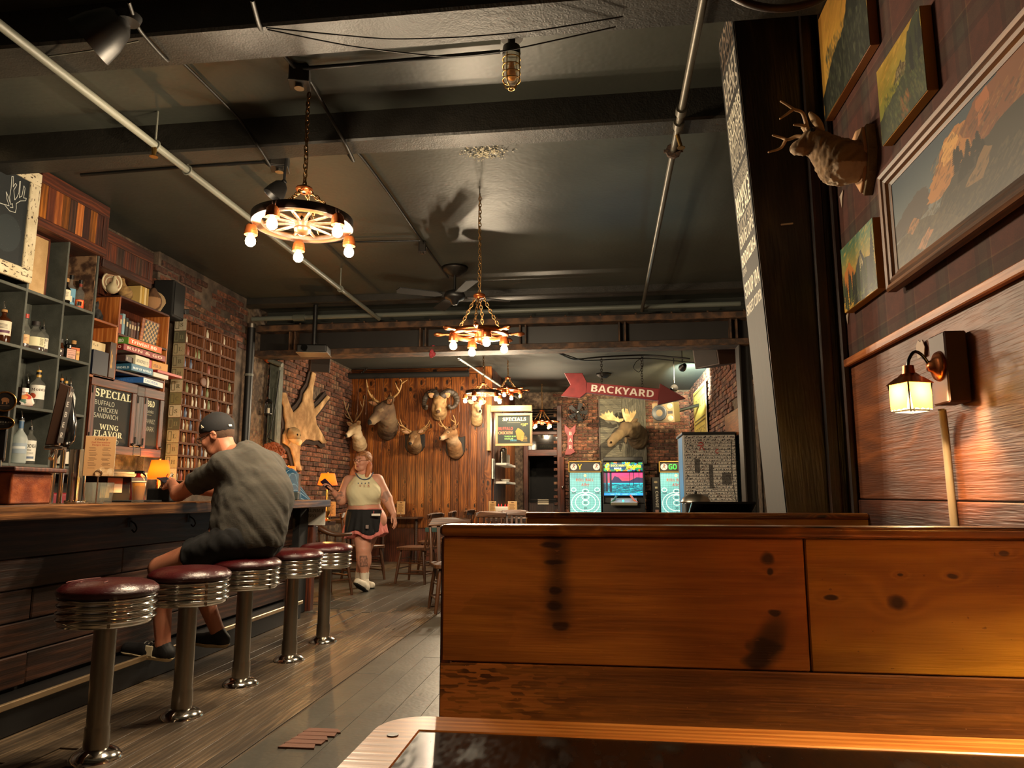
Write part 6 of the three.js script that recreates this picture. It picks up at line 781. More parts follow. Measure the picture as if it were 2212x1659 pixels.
{ // specials board on its bracket
  const z = -12.0, A = pz(1070.5, 893.5, z), B = pz(1150.5, 963, z), w = B.x - A.x, h = A.y - B.y, t = thing('specials_board', 'hanging chalkboard headed SPECIALS with coloured lettering beside the pine wall', 'chalkboard', [(A.x + B.x) / 2, (A.y + B.y) / 2, z]), f = 0.04;
  const fm = wood({ w: 256, h: 64, len: 0.5, wid: 0.12, c: ['#6a4a28', '#a8814c', '#c8a468', '#3a2414'], rings: 20, s: 131, rough: 0.5, bump: 0.0004 });
  for (const g of [bx(-w / 2, w / 2, h / 2 - f, h / 2, 0, 0.03), bx(-w / 2, w / 2, -h / 2, -h / 2 + f, 0, 0.03), bx(-w / 2, -w / 2 + f, -h / 2 + f, h / 2 - f, 0, 0.03, 0.003, 'y'), bx(w / 2 - f, w / 2, -h / 2 + f, h / 2 - f, 0, 0.03, 0.003, 'y')]) M('frame_rail', g, fm, t);
  M('board', T(plane(w - 2 * f + 0.006, h - 2 * f + 0.006), 0, 0, 0.012), print(400, 340, (g, W, H) => { g.fillStyle = '#1e2622'; g.fillRect(0, 0, W, H); chalk(g, 'SPECIALS', 60, 66, 58, '#e0d8a8', 'serif', 1.02, 'bold'); g.fillStyle = '#8a8670'; g.fillRect(120, 86, 160, 3); chalk(g, '16', 300, 128, 44, '#d8b84c', 'serif', 1, 'bold'); chalk(g, '$', 284, 116, 26, '#d8b84c'); chalk(g, '00', 350, 110, 20, '#d8b84c'); chalk(g, 'BUFFALO', 2, 176, 50, '#b83c34', 'sans-serif', 0.86, 'bold'); chalk(g, 'CHICKEN', 6, 226, 48, '#d0805a', 'sans-serif', 0.86, 'bold'); chalk(g, '"PUREED BLUE', 76, 260, 24, '#7aa85a', 'sans-serif', 0.9, 'bold'); chalk(g, 'COLESLAW', 84, 290, 26, '#8ab86a', 'sans-serif', 0.8, 'bold'); chalk(g, 'CHEESE', 154, 310, 28, '#4a90a8', 'sans-serif', 0.8, 'bold'); g.fillStyle = '#9a6a2c'; g.beginPath(); g.moveTo(220, 190); g.lineTo(250, 150); g.lineTo(300, 180); g.lineTo(330, 220); g.lineTo(310, 310); g.lineTo(240, 290); g.fill(); for (let i = 0; i < 5; i++) { g.fillStyle = '#b08a4a'; g.fillRect(290, 250 + i * 14, 80 - rnd() * 20, 4); } }, 0.8), t);
  const s = thing('sign_bracket', 'rough wooden beam bracket holding up the specials board', 'bracket'), C = pz(1060, 877, z), D = pz(1150, 889, z); M('beam', bx(C.x, D.x, D.y, C.y, z + 0.05, z - 0.05, 0.006, 'x'), fm, s); M('post', bx(C.x - 0.06, C.x, D.y - 0.65, C.y + 0.02, z + 0.05, z - 0.08, 0.006, 'y'), fm, s); for (const x of [A.x + 0.12, B.x - 0.12]) M('hook', rod([x, D.y, z + 0.01], [x, A.y - 0.01, z + 0.01], 0.006), mt.iron, s);
}
{ // wall fan, moose panel
  const p = pz(1248, 890, BZ + 0.25), t = thing('wall_fan', 'black round wall fan high on the far brick', 'fan', p); M('guard', [0.06, 0.12, 0.18, 0.225].map((r) => T(new THREE.TorusGeometry(r, 0.005, 5, 32), 0, 0, 0.05 * (1 - r / 0.3))), mt.black, t); M('spokes', Array.from({ length: 12 }, (_, i) => rod([0.03 * Math.cos(i * 0.5236), 0.03 * Math.sin(i * 0.5236), 0.045], [0.225 * Math.cos(i * 0.5236), 0.225 * Math.sin(i * 0.5236), 0.012], 0.003)), mt.black, t); M('shroud', T(new THREE.CylinderGeometry(0.23, 0.23, 0.09, 32, 1, true).rotateX(-Math.PI / 2), 0, 0, 0), std('#0a0a0a', 0.5, { side: THREE.DoubleSide }), t); M('hub', T(new THREE.SphereGeometry(0.03, 12, 8).scale(1, 1, 0.5), 0, 0, 0.055), mt.steel, t);
  for (let i = 0; i < 5; i++) M('blade', T(extrude([[0.03, -0.02], [0.2, -0.06], [0.21, 0.04], [0.03, 0.02]], 0.003, 0.001), 0, 0, 0.02), mt.black, t, null, [0.3, 0, i * 1.2566]); M('bracket', rod([0, 0, -0.02], [0, 0, -0.24], 0.02), mt.black, t);
  const x0 = pz(1296, 900, BZ).x, x1 = pz(1390, 900, BZ).x, y1 = pz(1340, 862, BZ).y, y0 = 1.75, xm = (x0 + x1) / 2, b = thing('moose_backboard', 'grey weathered chevron board panel behind the moose head', 'panel');
  const gw = [0, 1].map((i) => wood({ w: 256, h: 64, len: 0.6, wid: 0.15, c: i ? ['#3a3830', '#5e5a4c', '#7c7868', '#1c1a16'] : ['#33322c', '#524f44', '#6c6859', '#1c1a16'], rings: 20, s: 140 + i, rough: 0.8, bump: 0.0008 }));
  const clipP = (P, f) => { const o = []; P.forEach((a, i) => { const c = P[(i + 1) % P.length], fa = f(a), fc = f(c); if (fa >= 0) o.push(a); if ((fa >= 0) !== (fc >= 0)) { const k = fa / (fa - fc); o.push([lerp(a[0], c[0], k), lerp(a[1], c[1], k)]); } }); return o; };
  let k = 0; for (const s of [-1, 1]) for (let c = y0 - 1.2; c < y1 + 1.2; c += 0.13) { let P = s < 0 ? [[x0, y0], [xm - 0.004, y0], [xm - 0.004, y1], [x0, y1]] : [[xm + 0.004, y0], [x1, y0], [x1, y1], [xm + 0.004, y1]]; const g = (p) => p[1] - s * (p[0] - xm) * 0.95 - c; P = clipP(clipP(P, g), (p) => 0.126 - g(p)); if (P.length > 2) M('plank', uvBox(extrude(P, 0.02, 0.003), s < 0 ? 'x' : 'y'), gw[k++ % 2], b, [0, 0, BZ + 0.055 + rr(0, 0.006)]); }
  M('frame_rail', bx(x0 - 0.03, x0, y0, y1, BZ + 0.09, BZ + 0.02, 0.004, 'y'), mt.dark, b); M('frame_rail', bx(x1, x1 + 0.04, y0, y1, BZ + 0.1, BZ + 0.02, 0.004, 'y'), gw[0], b);
}
{ // loudspeakers
  const mk = (label, p, ry, rx, w, h, d, front) => { const t = thing('loudspeaker', label, 'speaker', p, ry); t.rotation.order = 'YXZ'; t.rotation.x = rx; M('cabinet', rbox(w, h, d, 0.01), front ? std('#54462f', 0.6) : std('#3a2418', 0.6), t); if (front) { M('woofer', T(lathe([[0, 0.0], [0.045, 0.004], [0.11, 0.03], [0.135, 0.034], [0.14, 0.02], [0.14, 0]], 28).rotateX(Math.PI / 2), -0.07, 0, d / 2 - 0.01), std('#262b30', 0.5), t); for (const y of [-0.11, 0.11]) M('tweeter', T(lathe([[0, 0.012], [0.02, 0.014], [0.05, 0.012], [0.055, 0]], 18).rotateX(Math.PI / 2), 0.13, y, d / 2), std('#746c5a', 0.4), t); M('badge', T(cbox(0.09, 0.05, 0.004), 0.13, 0, d / 2 + 0.002), mt.black, t); M('wall_arm', rod([0.1, 0, -d / 2], [0.45, 0.1, -d / 2 - 0.4], 0.03), mt.black, t); } else M('grille', T(cbox(w * 0.9, h * 0.9, 0.008), 0, 0, d / 2), std('#241a14', 0.8), t); return t; };
  const p = pz(1439, 891, -13.2); mk('tan loudspeaker with a large grey cone above the second roll-ball machine', p, -0.45, 0.12, 0.4, 0.36, 0.3, true);
  const q = pz(1545, 766, -9.5); mk('brown boxy loudspeaker hung under the back ceiling by the steel post', V(q.x, q.y, -9.5), -0.9, 0.15, 0.42, 0.3, 0.36, false); M('hanger', rod([0, 0, 0], [0, BACKC - q.y, 0], 0.015), mt.black, scene.children.at(-1));
  const r = pz(690, 787, -9.2); mk('brown box loudspeaker under the hanging projector', V(r.x, r.y, -9.2), 0.5, 0.25, 0.26, 0.2, 0.24, false); M('hanger', rod([0, 0, 0], [0, BACKC - r.y, 0], 0.012), mt.black, scene.children.at(-1));
  const j = pz(678, 757, -8.3), pr = thing('projector', 'dark ceiling projector on a black pole before the pine wall', 'projector', V(j.x, j.y, -8.3), 0.2); M('body', rbox(0.36, 0.1, 0.3, 0.02), mt.black, pr); M('base_edge', T(rbox(0.37, 0.015, 0.31, 0.006), 0, -0.05, 0), mt.steel, pr); M('lens', T(cyl(0.04, 0.04, 0.03, 18).rotateX(Math.PI / 2), -0.08, 0, 0.15), mt.blackgloss, pr); M('pole', rod([0, 0.05, 0], [0, CEIL - 0.085 - j.y, 0], 0.028), mt.black, pr);
}
// small wall shelves in the alcove, tub, menus
{
  const X = -1.9, sh = (v, label) => { const a = onX(1066, v, X + 0.1), y = a.y; const t = thing('wall_shelf', label, 'shelf'); M('board', bx(X + 0.01, X + 0.2, y - 0.04, y, -12.6, -13.9, 0.004, 'z'), mt.whiteplastic, t); return y; };
  const y1 = sh(995, 'upper small white shelf on the alcove wall holding cups'), y2 = sh(1038, 'lower small white shelf on the alcove wall');
  for (const [i, z] of [-12.75, -12.95, -13.2].entries()) { const t = thing('canister', ['steel canister nearest on the upper alcove shelf', 'taller steel canister in the middle of the upper alcove shelf', 'white stack of cups on the upper alcove shelf'][i], 'canister', [X + 0.1, y1, z], 0, 'canisters on the alcove shelf'); M('body', cyl(0.04 + i * 0.02, 0.04 + i * 0.02, [0.2, 0.26, 0.16][i], 16), [mt.steel, mt.steel, mt.whiteplastic][i], t); M('lid', T(cyl(0.042 + i * 0.02, 0.035, 0.02, 16), 0, [0.2, 0.26, 0.16][i], 0), mt.black, t); }
  const bw = thing('bowl', 'white bowl on the lower alcove shelf', 'bowl', [X + 0.1, y2, -13.2]); M('bowl', lathe([[0, 0.01], [0.05, 0.0], [0.09, 0.05], [0.085, 0.05], [0.05, 0.012]], 20), mt.whiteplastic, bw);
  const pf = thing('picture_frame', 'small white framed picture on the pine corner board', 'picture', [-1.885, 1.55, -12.3]); M('frame', T(cbox(0.02, 0.34, 0.2), 0.0, 0, 0), mt.whiteplastic, pf); M('picture', T(plane(0.15, 0.28), 0.0105, 0, 0, 0, Math.PI / 2), std('#8a8c84', 0.6), pf);
  const tb = pz(1088, 1106, -11.4), tub = thing('condiment_tub', 'white tub crowded with red squeeze bottles on the table under the specials board', 'tub', [tb.x, 0.762, -11.4]); M('tub', lathe([[0, 0.0], [0.15, 0], [0.17, 0.16], [0.175, 0.17], [0.165, 0.17], [0.145, 0.01], [0, 0.01]], 4).rotateY(Math.PI / 4).scale(1, 1, 0.7), mt.whiteplastic, tub);
  const sg = lathe([[0, 0], [0.026, 0], [0.026, 0.14], [0.014, 0.155], [0.004, 0.2], [0, 0.2]], 12), rd = std('#b8201c', 0.4), S0 = thing('squeeze_bottle', 'red squeeze bottle standing in the white tub', 'bottle', [tb.x - 0.08, 0.775, -11.4], 0, 'squeeze bottles in the white tub'); M('body', sg, rd, S0); M('cap', T(lathe([[0.015, 0], [0.004, 0.045], [0, 0.045]], 10), 0, 0.155, 0), rd, S0);
  for (const [dx, dz] of [[-0.03, 0.04], [0.02, -0.03], [0.07, 0.03]]) dup(S0, [tb.x + dx, 0.775, -11.4 + dz]);
  const pm = print(96, 128, (g, W, H) => { g.fillStyle = '#b08a58'; g.fillRect(0, 0, W, H); g.fillStyle = '#5a3a20'; g.fillRect(34, 8, 28, 8); for (let i = 0; i < 12; i++) g.fillRect(12 + rnd() * 8, 26 + i * 7, 64 - rnd() * 20, 3); g.beginPath(); g.arc(48, 118, 7, 0, 7); g.fill(); }, 0.7);
  const menu = (label, u, v, z, y, r = 0.1, s = 1) => { const p = pz(u, v, z), t = thing('menu_card', label, 'menu', [p.x, y, z], r, 'paper menus on the tables'); M('card', T(cbox(0.14 * s, 0.21 * s, 0.003, 0.0005), 0, 0.15 * s, 0), mt.paper, t); M('printed_face', T(plane(0.138 * s, 0.207 * s), 0, 0.15 * s, 0.0022), pm, t); M('stand', [cyl(0.03, 0.03, 0.006, 14), cyl(0.004, 0.004, 0.06, 6)], mt.steel, t); };
  menu('tan menu card standing beside the white tub', 1107, 1104, -11.25, 0.761); menu('tan menu card just right of the bar end', 714, 1110, -10.3, 0.761, 0.25); menu('pale menu card against the pine boards by the woman\'s hand', 866, 1100, -11.9, 0.75, -0.1); menu('small tan menu card at the left of the white tub', 1064, 1105, -11.3, 0.761, 0.8); menu('little brown card on the far booth rail before the roll-ball machine', 1266, 1094, -4.3, 0.76, 0.1, 0.62);
  const st = thing('menu_table', 'small dark table against the pine wall behind the chairs', 'table', [-3.4, 0, -11.95]); M('top', T(rbox(0.7, 0.03, 0.4, 0.006), 0, 0.735, 0), mt.dark, st); for (const x of [-0.28, 0.28]) M('leg', T(cyl(0.03, 0.03, 0.72, 10), x, 0, 0), mt.dark, st);
  const ft = thing('booth_table', 'second booth table just past the farther bench, holding kitchen trays', 'table', [0.42, 0, -4.3]); M('top', T(rbox(1.28, 0.035, 0.7, 0.01), 0, 0.735, 0), mt.counter, ft); M('leg', cyl(0.05, 0.05, 0.72, 14), mt.iron, ft);
  // things peeking over the farther bench
  const dm = pz(1503, 1086, -6.2), dg = thing('domed_lid', 'steel domed lid on a black warmer showing over the farther bench', 'warmer', [dm.x, 0, -6.2]); M('warmer', T(rbox(0.24, dm.y, 0.3, 0.01), 0.02, dm.y / 2, 0), mt.black, dg); M('lid', T(lathe([[0.0, 0.075], [0.05, 0.07], [0.1, 0.045], [0.118, 0.012], [0.125, 0.0], [0.11, 0]], 28), 0, dm.y, 0), mt.steel, dg); M('knob', T(new THREE.SphereGeometry(0.014, 8, 6), 0, dm.y + 0.085, 0), mt.black, dg);
  const bk = pz(1560, 1098, -5.6), bb = thing('black_case', 'flat black case lying open behind the farther bench', 'case', [bk.x, 0, -5.6]); M('stand', T(rbox(0.5, bk.y - 0.05, 0.3, 0.02), 0, (bk.y - 0.05) / 2, 0), mt.black, bb); M('lid', T(rbox(0.46, 0.02, 0.3, 0.006), 0, bk.y - 0.01, -0.05, -0.35), mt.blackgloss, bb);
  const jr = pz(1631, 1102, -4.35), jj = thing('lidded_jar', 'round-topped steel jar with a black band of pale letters beside the pier', 'jar', [jr.x, 0.755, -4.35]); M('jar', lathe([[0, 0], [0.042, 0], [0.045, 0.01], [0.045, 0.16], [0.04, 0.19], [0.025, 0.215], [0, 0.225]], 24), mt.steel, jj); M('band', new THREE.CylinderGeometry(0.0462, 0.0462, 0.07, 24, 1, true, -1.6, 3).translate(0, 0.12, 0), print(128, 48, (g) => { g.fillStyle = '#12100e'; g.fillRect(0, 0, 128, 48); chalk(g, 'COTTON', 12, 36, 28, '#d0ccc0', 'sans-serif', 1, 'bold'); }, 0.5), jj);
}
// ---------------------------------------------------------------- mounted heads
const furMat = std('#ffffff', 0.92, { vertexColors: true }), hornMat = grain(['#6a4c2c', '#b8945c'], { w: 128, h: 128, size: 0.3, sc: 6, rough: 0.6, bump: 0.001 }), eyeMat = std('#060504', 0.08), earIn = std('#b08a6c', 0.9);
const furLump = (amp, f = 30) => (x, y, z) => (fbm(x * f + 3, y * f * 0.5 + z * f + 1, 3) - 0.5) * amp;
// a head seen in its mount's own frame: +z out of the wall, y up; H places points along the muzzle direction
function deerHead(t, { pos, yaw = 0, pitch = 0.3, s = 1, neck, nr = [0.16, 0.08], cols, earL = 0.13, nose = '#0e0a08', shoulder = 0, cell = 0.012 }) {
  const q = new THREE.Quaternion().setFromEuler(new THREE.Euler(pitch, yaw, 0, 'YXZ')), P = V(...pos), H = (x, y, z) => V(x * s, y * s, z * s).applyQuaternion(q).add(P).toArray();
  const c = cap, k = 0.03 * s, list = [c(H(0, 0.0, -0.05), H(0, 0.01, 0.05), 0.07 * s, 0.06 * s, k), c(H(0, -0.005, 0.05), H(0, -0.03, 0.2), 0.052 * s, 0.034 * s, k), c(H(0, -0.04, 0.2), H(0, -0.044, 0.235), 0.033 * s, 0.026 * s, k), c(H(0, -0.055, 0.0), H(0, -0.07, 0.19), 0.036 * s, 0.02 * s, k), c(H(0.045, 0.02, 0.06), H(-0.045, 0.02, 0.06), 0.028 * s, 0.028 * s, k)];
  let prev = H(0, -0.03, -0.05), n = neck.length; neck.forEach((p, i) => { list.push(c(prev, p, lerp(nr[1], nr[0], i / n), lerp(nr[1], nr[0], (i + 1) / n), 0.05 * s)); prev = p; });
  const [A, B, C] = cols.map(lin), nz = V(...H(0, -0.043, 0.262)), qi = q.clone().invert(), thr = V(...H(0, -0.1, 0.1));
  const paint = (x, y, z) => { const L = V(x, y, z).sub(P).applyQuaternion(qi).divideScalar(s); let m = fbm(x * 26, y * 18 + z * 22, 4); let col = mix3(A, B, m); col = mix3(col, C, 0.5 * sstep(0.1, 0.17, L.z) * sstep(0.01, -0.03, L.y)); col = mix3(col, C, 0.45 * sstep(0.12, 0.0, Math.abs(L.y + 0.17)) * sstep(0.12, 0.0, L.z)); if (L.z > 0.23 && L.y > -0.055) col = lin(nose); if (Math.abs(L.x) > 0.03 && Math.abs(L.y - 0.022) < 0.018 && Math.abs(L.z - 0.075) < 0.022) col = mix3(col, C, 0.35); return col; };
  const ff = field(list), bd = bounds(list, 0.04); bd[0][2] = -0.08; M('head_and_neck', nets((x, y, z) => Math.max(ff(x, y, z), -0.035 - z), bd, cell, paint, furLump(0.012 * s, 30 / s)), furMat, t);
  for (const sd of [-1, 1]) {
    M('eye', T(new THREE.SphereGeometry(0.016 * s, 12, 8), ...H(sd * 0.053, 0.022, 0.075)), eyeMat, t);
    const e = extrude([[0, 0], [0.03, 0.03], [0.04, 0.07], [0.028, 0.11], [0, 0.135], [-0.028, 0.11], [-0.04, 0.07], [-0.03, 0.03]].map(([x, y]) => [x * s, y * s * earL / 0.13]), 0.006 * s, 0.005 * s), p = e.attributes.position; for (let i = 0; i < p.count; i++) p.setZ(i, p.getZ(i) + p.getX(i) ** 2 * 9 / s - 0.01 * s); e.computeVertexNormals(); e.rotateZ(-sd * 1.15).rotateY(-sd * 0.1).applyQuaternion(q).translate(...H(sd * 0.062, 0.045, -0.035)); M('ear', e, std(cols[1], 0.9), t);
    const e2 = extrude([[0, 0.015], [0.02, 0.04], [0.026, 0.07], [0, 0.118], [-0.026, 0.07], [-0.02, 0.04]].map(([x, y]) => [x * s, y * s * earL / 0.13]), 0.003 * s, 0.001).translate(0, 0, 0.004 * s).rotateZ(-sd * 1.15).rotateY(-sd * 0.1).applyQuaternion(q).translate(...H(sd * 0.062, 0.045, -0.028)); M('inner_ear', e2, earIn, t);
  }
  return H;
}
const antler = (t, pts, r0, r1, tines = [], mat = hornMat) => M('antler', [taper(pts, r0, r1, 8, 18), ...tines.map((k) => taper(k, r0 * 0.75, 0.004, 7, 8))], mat, t);
const mount = (label, u, v, name = 'mounted_deer', z = PZ + 0.05) => { const p = onZ(u, v, z); const t = thing(name, label, 'taxidermy', [p.x, p.y, z], 0); t.userData.o = undefined; delete t.userData.o; return [t, (uu, vv, out = 0) => { const q = onZ(uu, vv, z + out); return [q.x - p.x, q.y - p.y, out]; }]; };
const shieldPts = (w, h) => [[-w, h], [-w * 0.55, h * 0.92], [0, h * 1.08], [w * 0.55, h * 0.92], [w, h], [w, -h * 0.25], [w * 0.8, -h * 0.65], [w * 0.4, -h * 0.95], [0, -h * 1.05], [-w * 0.4, -h * 0.95], [-w * 0.8, -h * 0.65], [-w, -h * 0.25]];
const shield = (t, w, h, m, y = 0, x = 0) => M('shield', T(extrude(shieldPts(w, h), 0.03, 0.006), x, y, -0.02), m, t);
{
  let [t, L] = mount('pale slender deer head with upswept antlers directly above the walking woman', 777, 945);
  deerHead(t, { pos: L(766, 924, 0.36), yaw: -0.55, pitch: 0.55, s: 0.95, neck: [L(771, 939, 0.25), L(776, 955, 0.1), L(777, 961, 0.02)], nr: [0.125, 0.06], cols: ['#a89070', '#c2ab86', '#d8c8a8'] });
  antler(t, [L(761, 911, 0.34), L(754, 897, 0.36), L(747, 881, 0.38), L(742.6, 863.6, 0.4)], 0.014, 0.006, [[L(759, 906, 0.34), L(750, 901, 0.42), L(745, 894, 0.48)], [L(750, 884, 0.38), L(752, 878, 0.4), L(752.5, 872, 0.42)]], std('#8a7250', 0.7)); antler(t, [L(767, 910, 0.34), L(775, 899, 0.36), L(783, 884, 0.38), L(787.5, 855, 0.4)], 0.014, 0.006, [[L(769, 905, 0.34), L(769, 896, 0.44), L(772, 890, 0.48)], [L(783, 880, 0.38), L(779, 872, 0.4), L(778, 866, 0.42)]], std('#8a7250', 0.7));
  [t, L] = mount('large dark elk head with wide antlers, biggest mount on the pine boards', 838, 910, 'mounted_elk');
  deerHead(t, { pos: L(827, 884, 0.55), yaw: -0.55, pitch: 0.55, s: 1.55, neck: [L(834, 900, 0.42), L(839, 918, 0.2), L(836, 930, 0.03)], nr: [0.17, 0.13], cols: ['#2c1e14', '#5c4630', '#8a7456'], earL: 0.15, cell: 0.016 });
  antler(t, [L(817, 868, 0.5), L(806, 861, 0.55), L(795, 844, 0.6), L(791.5, 821, 0.62)], 0.024, 0.008, [[L(798, 849, 0.58), L(794, 842, 0.7), L(796, 834, 0.8)], [L(810, 864, 0.53), L(806, 858, 0.7), L(804, 852, 0.8)]]); antler(t, [L(836, 866, 0.5), L(850, 858, 0.55), L(862, 846, 0.58), L(868, 826, 0.6), L(864, 819, 0.62)], 0.024, 0.009, [[L(862, 845, 0.58), L(857, 836, 0.64), L(854, 827, 0.68)], [L(868, 828, 0.6), L(874, 824, 0.62), L(880, 820.5, 0.63)], [L(845, 861, 0.53), L(844, 854, 0.68), L(844.5, 848, 0.78)], [L(838, 866, 0.5), L(834, 862, 0.66), L(833, 858, 0.74)]]);
  const blk = std('#15110e', 0.5);
  [t, L] = mount('mule deer head looking straight out from a black shield, wide pale ears', 896, 958);
  shield(t, 0.165, 0.165, blk, -0.01); deerHead(t, { pos: L(894, 942, 0.3), yaw: -0.08, pitch: 0.5, s: 0.95, neck: [L(894, 954, 0.22), L(896, 966, 0.03)], nr: [0.125, 0.085], cols: ['#4a3018', '#7a5a34', '#b09470'], earL: 0.19 });
  antler(t, [L(887, 932, 0.28), L(877, 926, 0.28), L(868, 917, 0.3), L(864, 905, 0.34)], 0.017, 0.006, [[L(872, 922, 0.29), L(864, 918, 0.32), L(860, 911, 0.36)], [L(880, 928, 0.28), L(873, 929, 0.38), L(866, 926, 0.44)]]); antler(t, [L(902, 932, 0.28), L(913, 926, 0.28), L(923, 917, 0.3), L(928, 908, 0.34)], 0.017, 0.006, [[L(917, 924, 0.29), L(925, 921, 0.32), L(930, 913, 0.36)], [L(909, 928, 0.28), L(918, 930, 0.38), L(924, 925, 0.44)]]);
  [t, L] = mount('bighorn ram head with thick curled dark horns high on the pine boards', 949, 890, 'mounted_ram');
  deerHead(t, { pos: L(949.5, 864, 0.26), yaw: 0.1, pitch: 0.75, s: 1.15, neck: [L(949, 882, 0.2), L(949, 893, 0.03)], nr: [0.13, 0.11], cols: ['#8a6a44', '#b08c5c', '#c8a87a'], earL: 0.1, nose: '#4a3422' });
  const rh = std('#3a3026', 0.6), hp = L(949.5, 864, 0.26); for (const sd of [-1, 1]) M('horn', taper([[0.05, 0.07, 0.0], [0.13, 0.14, -0.06], [0.23, 0.11, -0.1], [0.28, 0, -0.08], [0.265, -0.1, 0.0], [0.215, -0.15, 0.07], [0.19, -0.12, 0.13]].map(([x, y, z]) => [hp[0] + sd * x, hp[1] + y, hp[2] + z]), (u) => 0.07 * (1 - 0.62 * u) + 0.003 * Math.sin(u * 70), 0, 10, 60), rh, t);
  [t, L] = mount('buck head turned left on a dark pointed shield, lowest on the pine boards', 980, 965);
  shield(t, 0.16, 0.19, blk, -0.02, 0.03); deerHead(t, { pos: L(972, 934, 0.34), yaw: -0.75, pitch: 0.35, s: 0.95, neck: [L(976, 948, 0.24), L(982, 964, 0.1), L(984, 976, 0.02)], nr: [0.13, 0.08], cols: ['#5a3c20', '#8a6640', '#c0a888'], earL: 0.14 });
  antler(t, [L(962, 925, 0.3), L(956, 918, 0.32), L(951, 909, 0.34), L(950, 901, 0.36)], 0.015, 0.006, [[L(958, 921, 0.31), L(951, 920, 0.36), L(947, 915, 0.4)]]); antler(t, [L(977, 923, 0.3), L(983, 916, 0.33), L(983, 907, 0.36), L(979, 897, 0.38)], 0.015, 0.006, [[L(982, 912, 0.34), L(975, 907, 0.38), L(974, 903, 0.42)], [L(980, 920, 0.31), L(988, 917, 0.33), L(990, 912, 0.34)]]);
  [t, L] = mount('small pale doe head half hidden behind the little wagon-wheel chandelier', 1028, 900);
  deerHead(t, { pos: L(1030, 877, 0.26), yaw: 0.5, pitch: 0.4, s: 0.85, neck: [L(1030, 889, 0.2), L(1030, 903, 0.06), L(1030, 909, 0.01)], nr: [0.1, 0.06], cols: ['#a8875c', '#c4a878', '#d8c4a0'] });
  // moose
  const z = BZ + 0.1; [t, L] = mount('large brown moose head with broad palmate antlers on the grey chevron panel', 1374, 935, 'mounted_moose', z); const mc = ['#2c2117', '#614c34', '#8a7656'];
  { const A = lin(mc[0]), B = lin(mc[1]), C = lin(mc[2]), list = [cap(L(1376, 938, 0.02), L(1366, 928, 0.3), 0.2, 0.18, 0.08), cap(L(1366, 928, 0.3), L(1352, 926, 0.5), 0.18, 0.13, 0.08), cap(L(1352, 926, 0.5), L(1331, 944, 0.72), 0.125, 0.085, 0.06), cap(L(1331, 944, 0.72), L(1322, 954, 0.8), 0.09, 0.085, 0.05), cap(L(1320, 957, 0.83), L(1318, 961, 0.84), 0.07, 0.05, 0.04), cap(L(1352, 948, 0.45), L(1352, 960, 0.47), 0.035, 0.012, 0.04), cap(L(1378, 950, 0.02), L(1370, 940, 0.2), 0.2, 0.14, 0.08)];
    const ff = field(list), bd = bounds(list, 0.05); bd[0][2] = -0.08; M('head_and_neck', nets((x, y, zz) => Math.max(ff(x, y, zz), -0.02 - zz), bd, 0.02, (x, y, zz) => mix3(mix3(A, B, fbm(x * 14, y * 12 + zz * 8, 4)), C, zz > 0.7 ? 0.3 : 0.12), furLump(0.03, 16)), furMat, t); M('eye', T(new THREE.SphereGeometry(0.02, 10, 8), ...L(1344, 929, 0.66)), eyeMat, t); M('nostril', T(new THREE.SphereGeometry(0.022, 10, 8), ...L(1320, 955.5, 0.92)), eyeMat, t); M('ear', taper([L(1364, 915, 0.42), L(1370, 909, 0.42), L(1378, 905, 0.4)], (u) => 0.045 * Math.sin(0.4 + u * 2.5), 0, 8, 8), std('#5a4630', 0.9), t);
    const palm = (pts, base, out, o2) => { const g = extrude(pts.map(([u, v]) => { const p = L(u, v, 0); return [p[0], p[1]]; }), 0.02, 0.008); const p = g.attributes.position; for (let i = 0; i < p.count; i++) { const k = clamp((p.getX(i) - base[0]) / (out[0] - base[0])); p.setZ(i, p.getZ(i) + lerp(base[2], o2, k)); } g.computeVertexNormals(); return g; };
    const am = grain(['#8a7248', '#c8b48a'], { w: 128, h: 128, size: 0.4, sc: 5, rough: 0.6, bump: 0.001 });
    M('antler', palm([[1344, 914], [1336, 917], [1326, 914], [1318, 914], [1308, 914], [1301, 911], [1296, 907], [1302, 906], [1300, 902], [1306, 904], [1308, 898], [1312, 902], [1314, 895], [1318, 901], [1322, 896], [1324, 904], [1332, 910], [1333, 906], [1336, 911], [1345, 910]], L(1344, 914, 0.5), L(1296, 907, 0), 0.75), am, t); M('antler', palm([[1350, 915], [1356, 918], [1362, 914], [1367, 906], [1372, 896], [1371, 890], [1368, 896], [1366, 891], [1364, 899], [1360, 894], [1358, 902], [1354, 890], [1350, 889], [1349, 900], [1345, 889], [1342, 891], [1345, 906]], L(1350, 912, 0.5), L(1374, 900, 0), 0.35), am, t); }
}
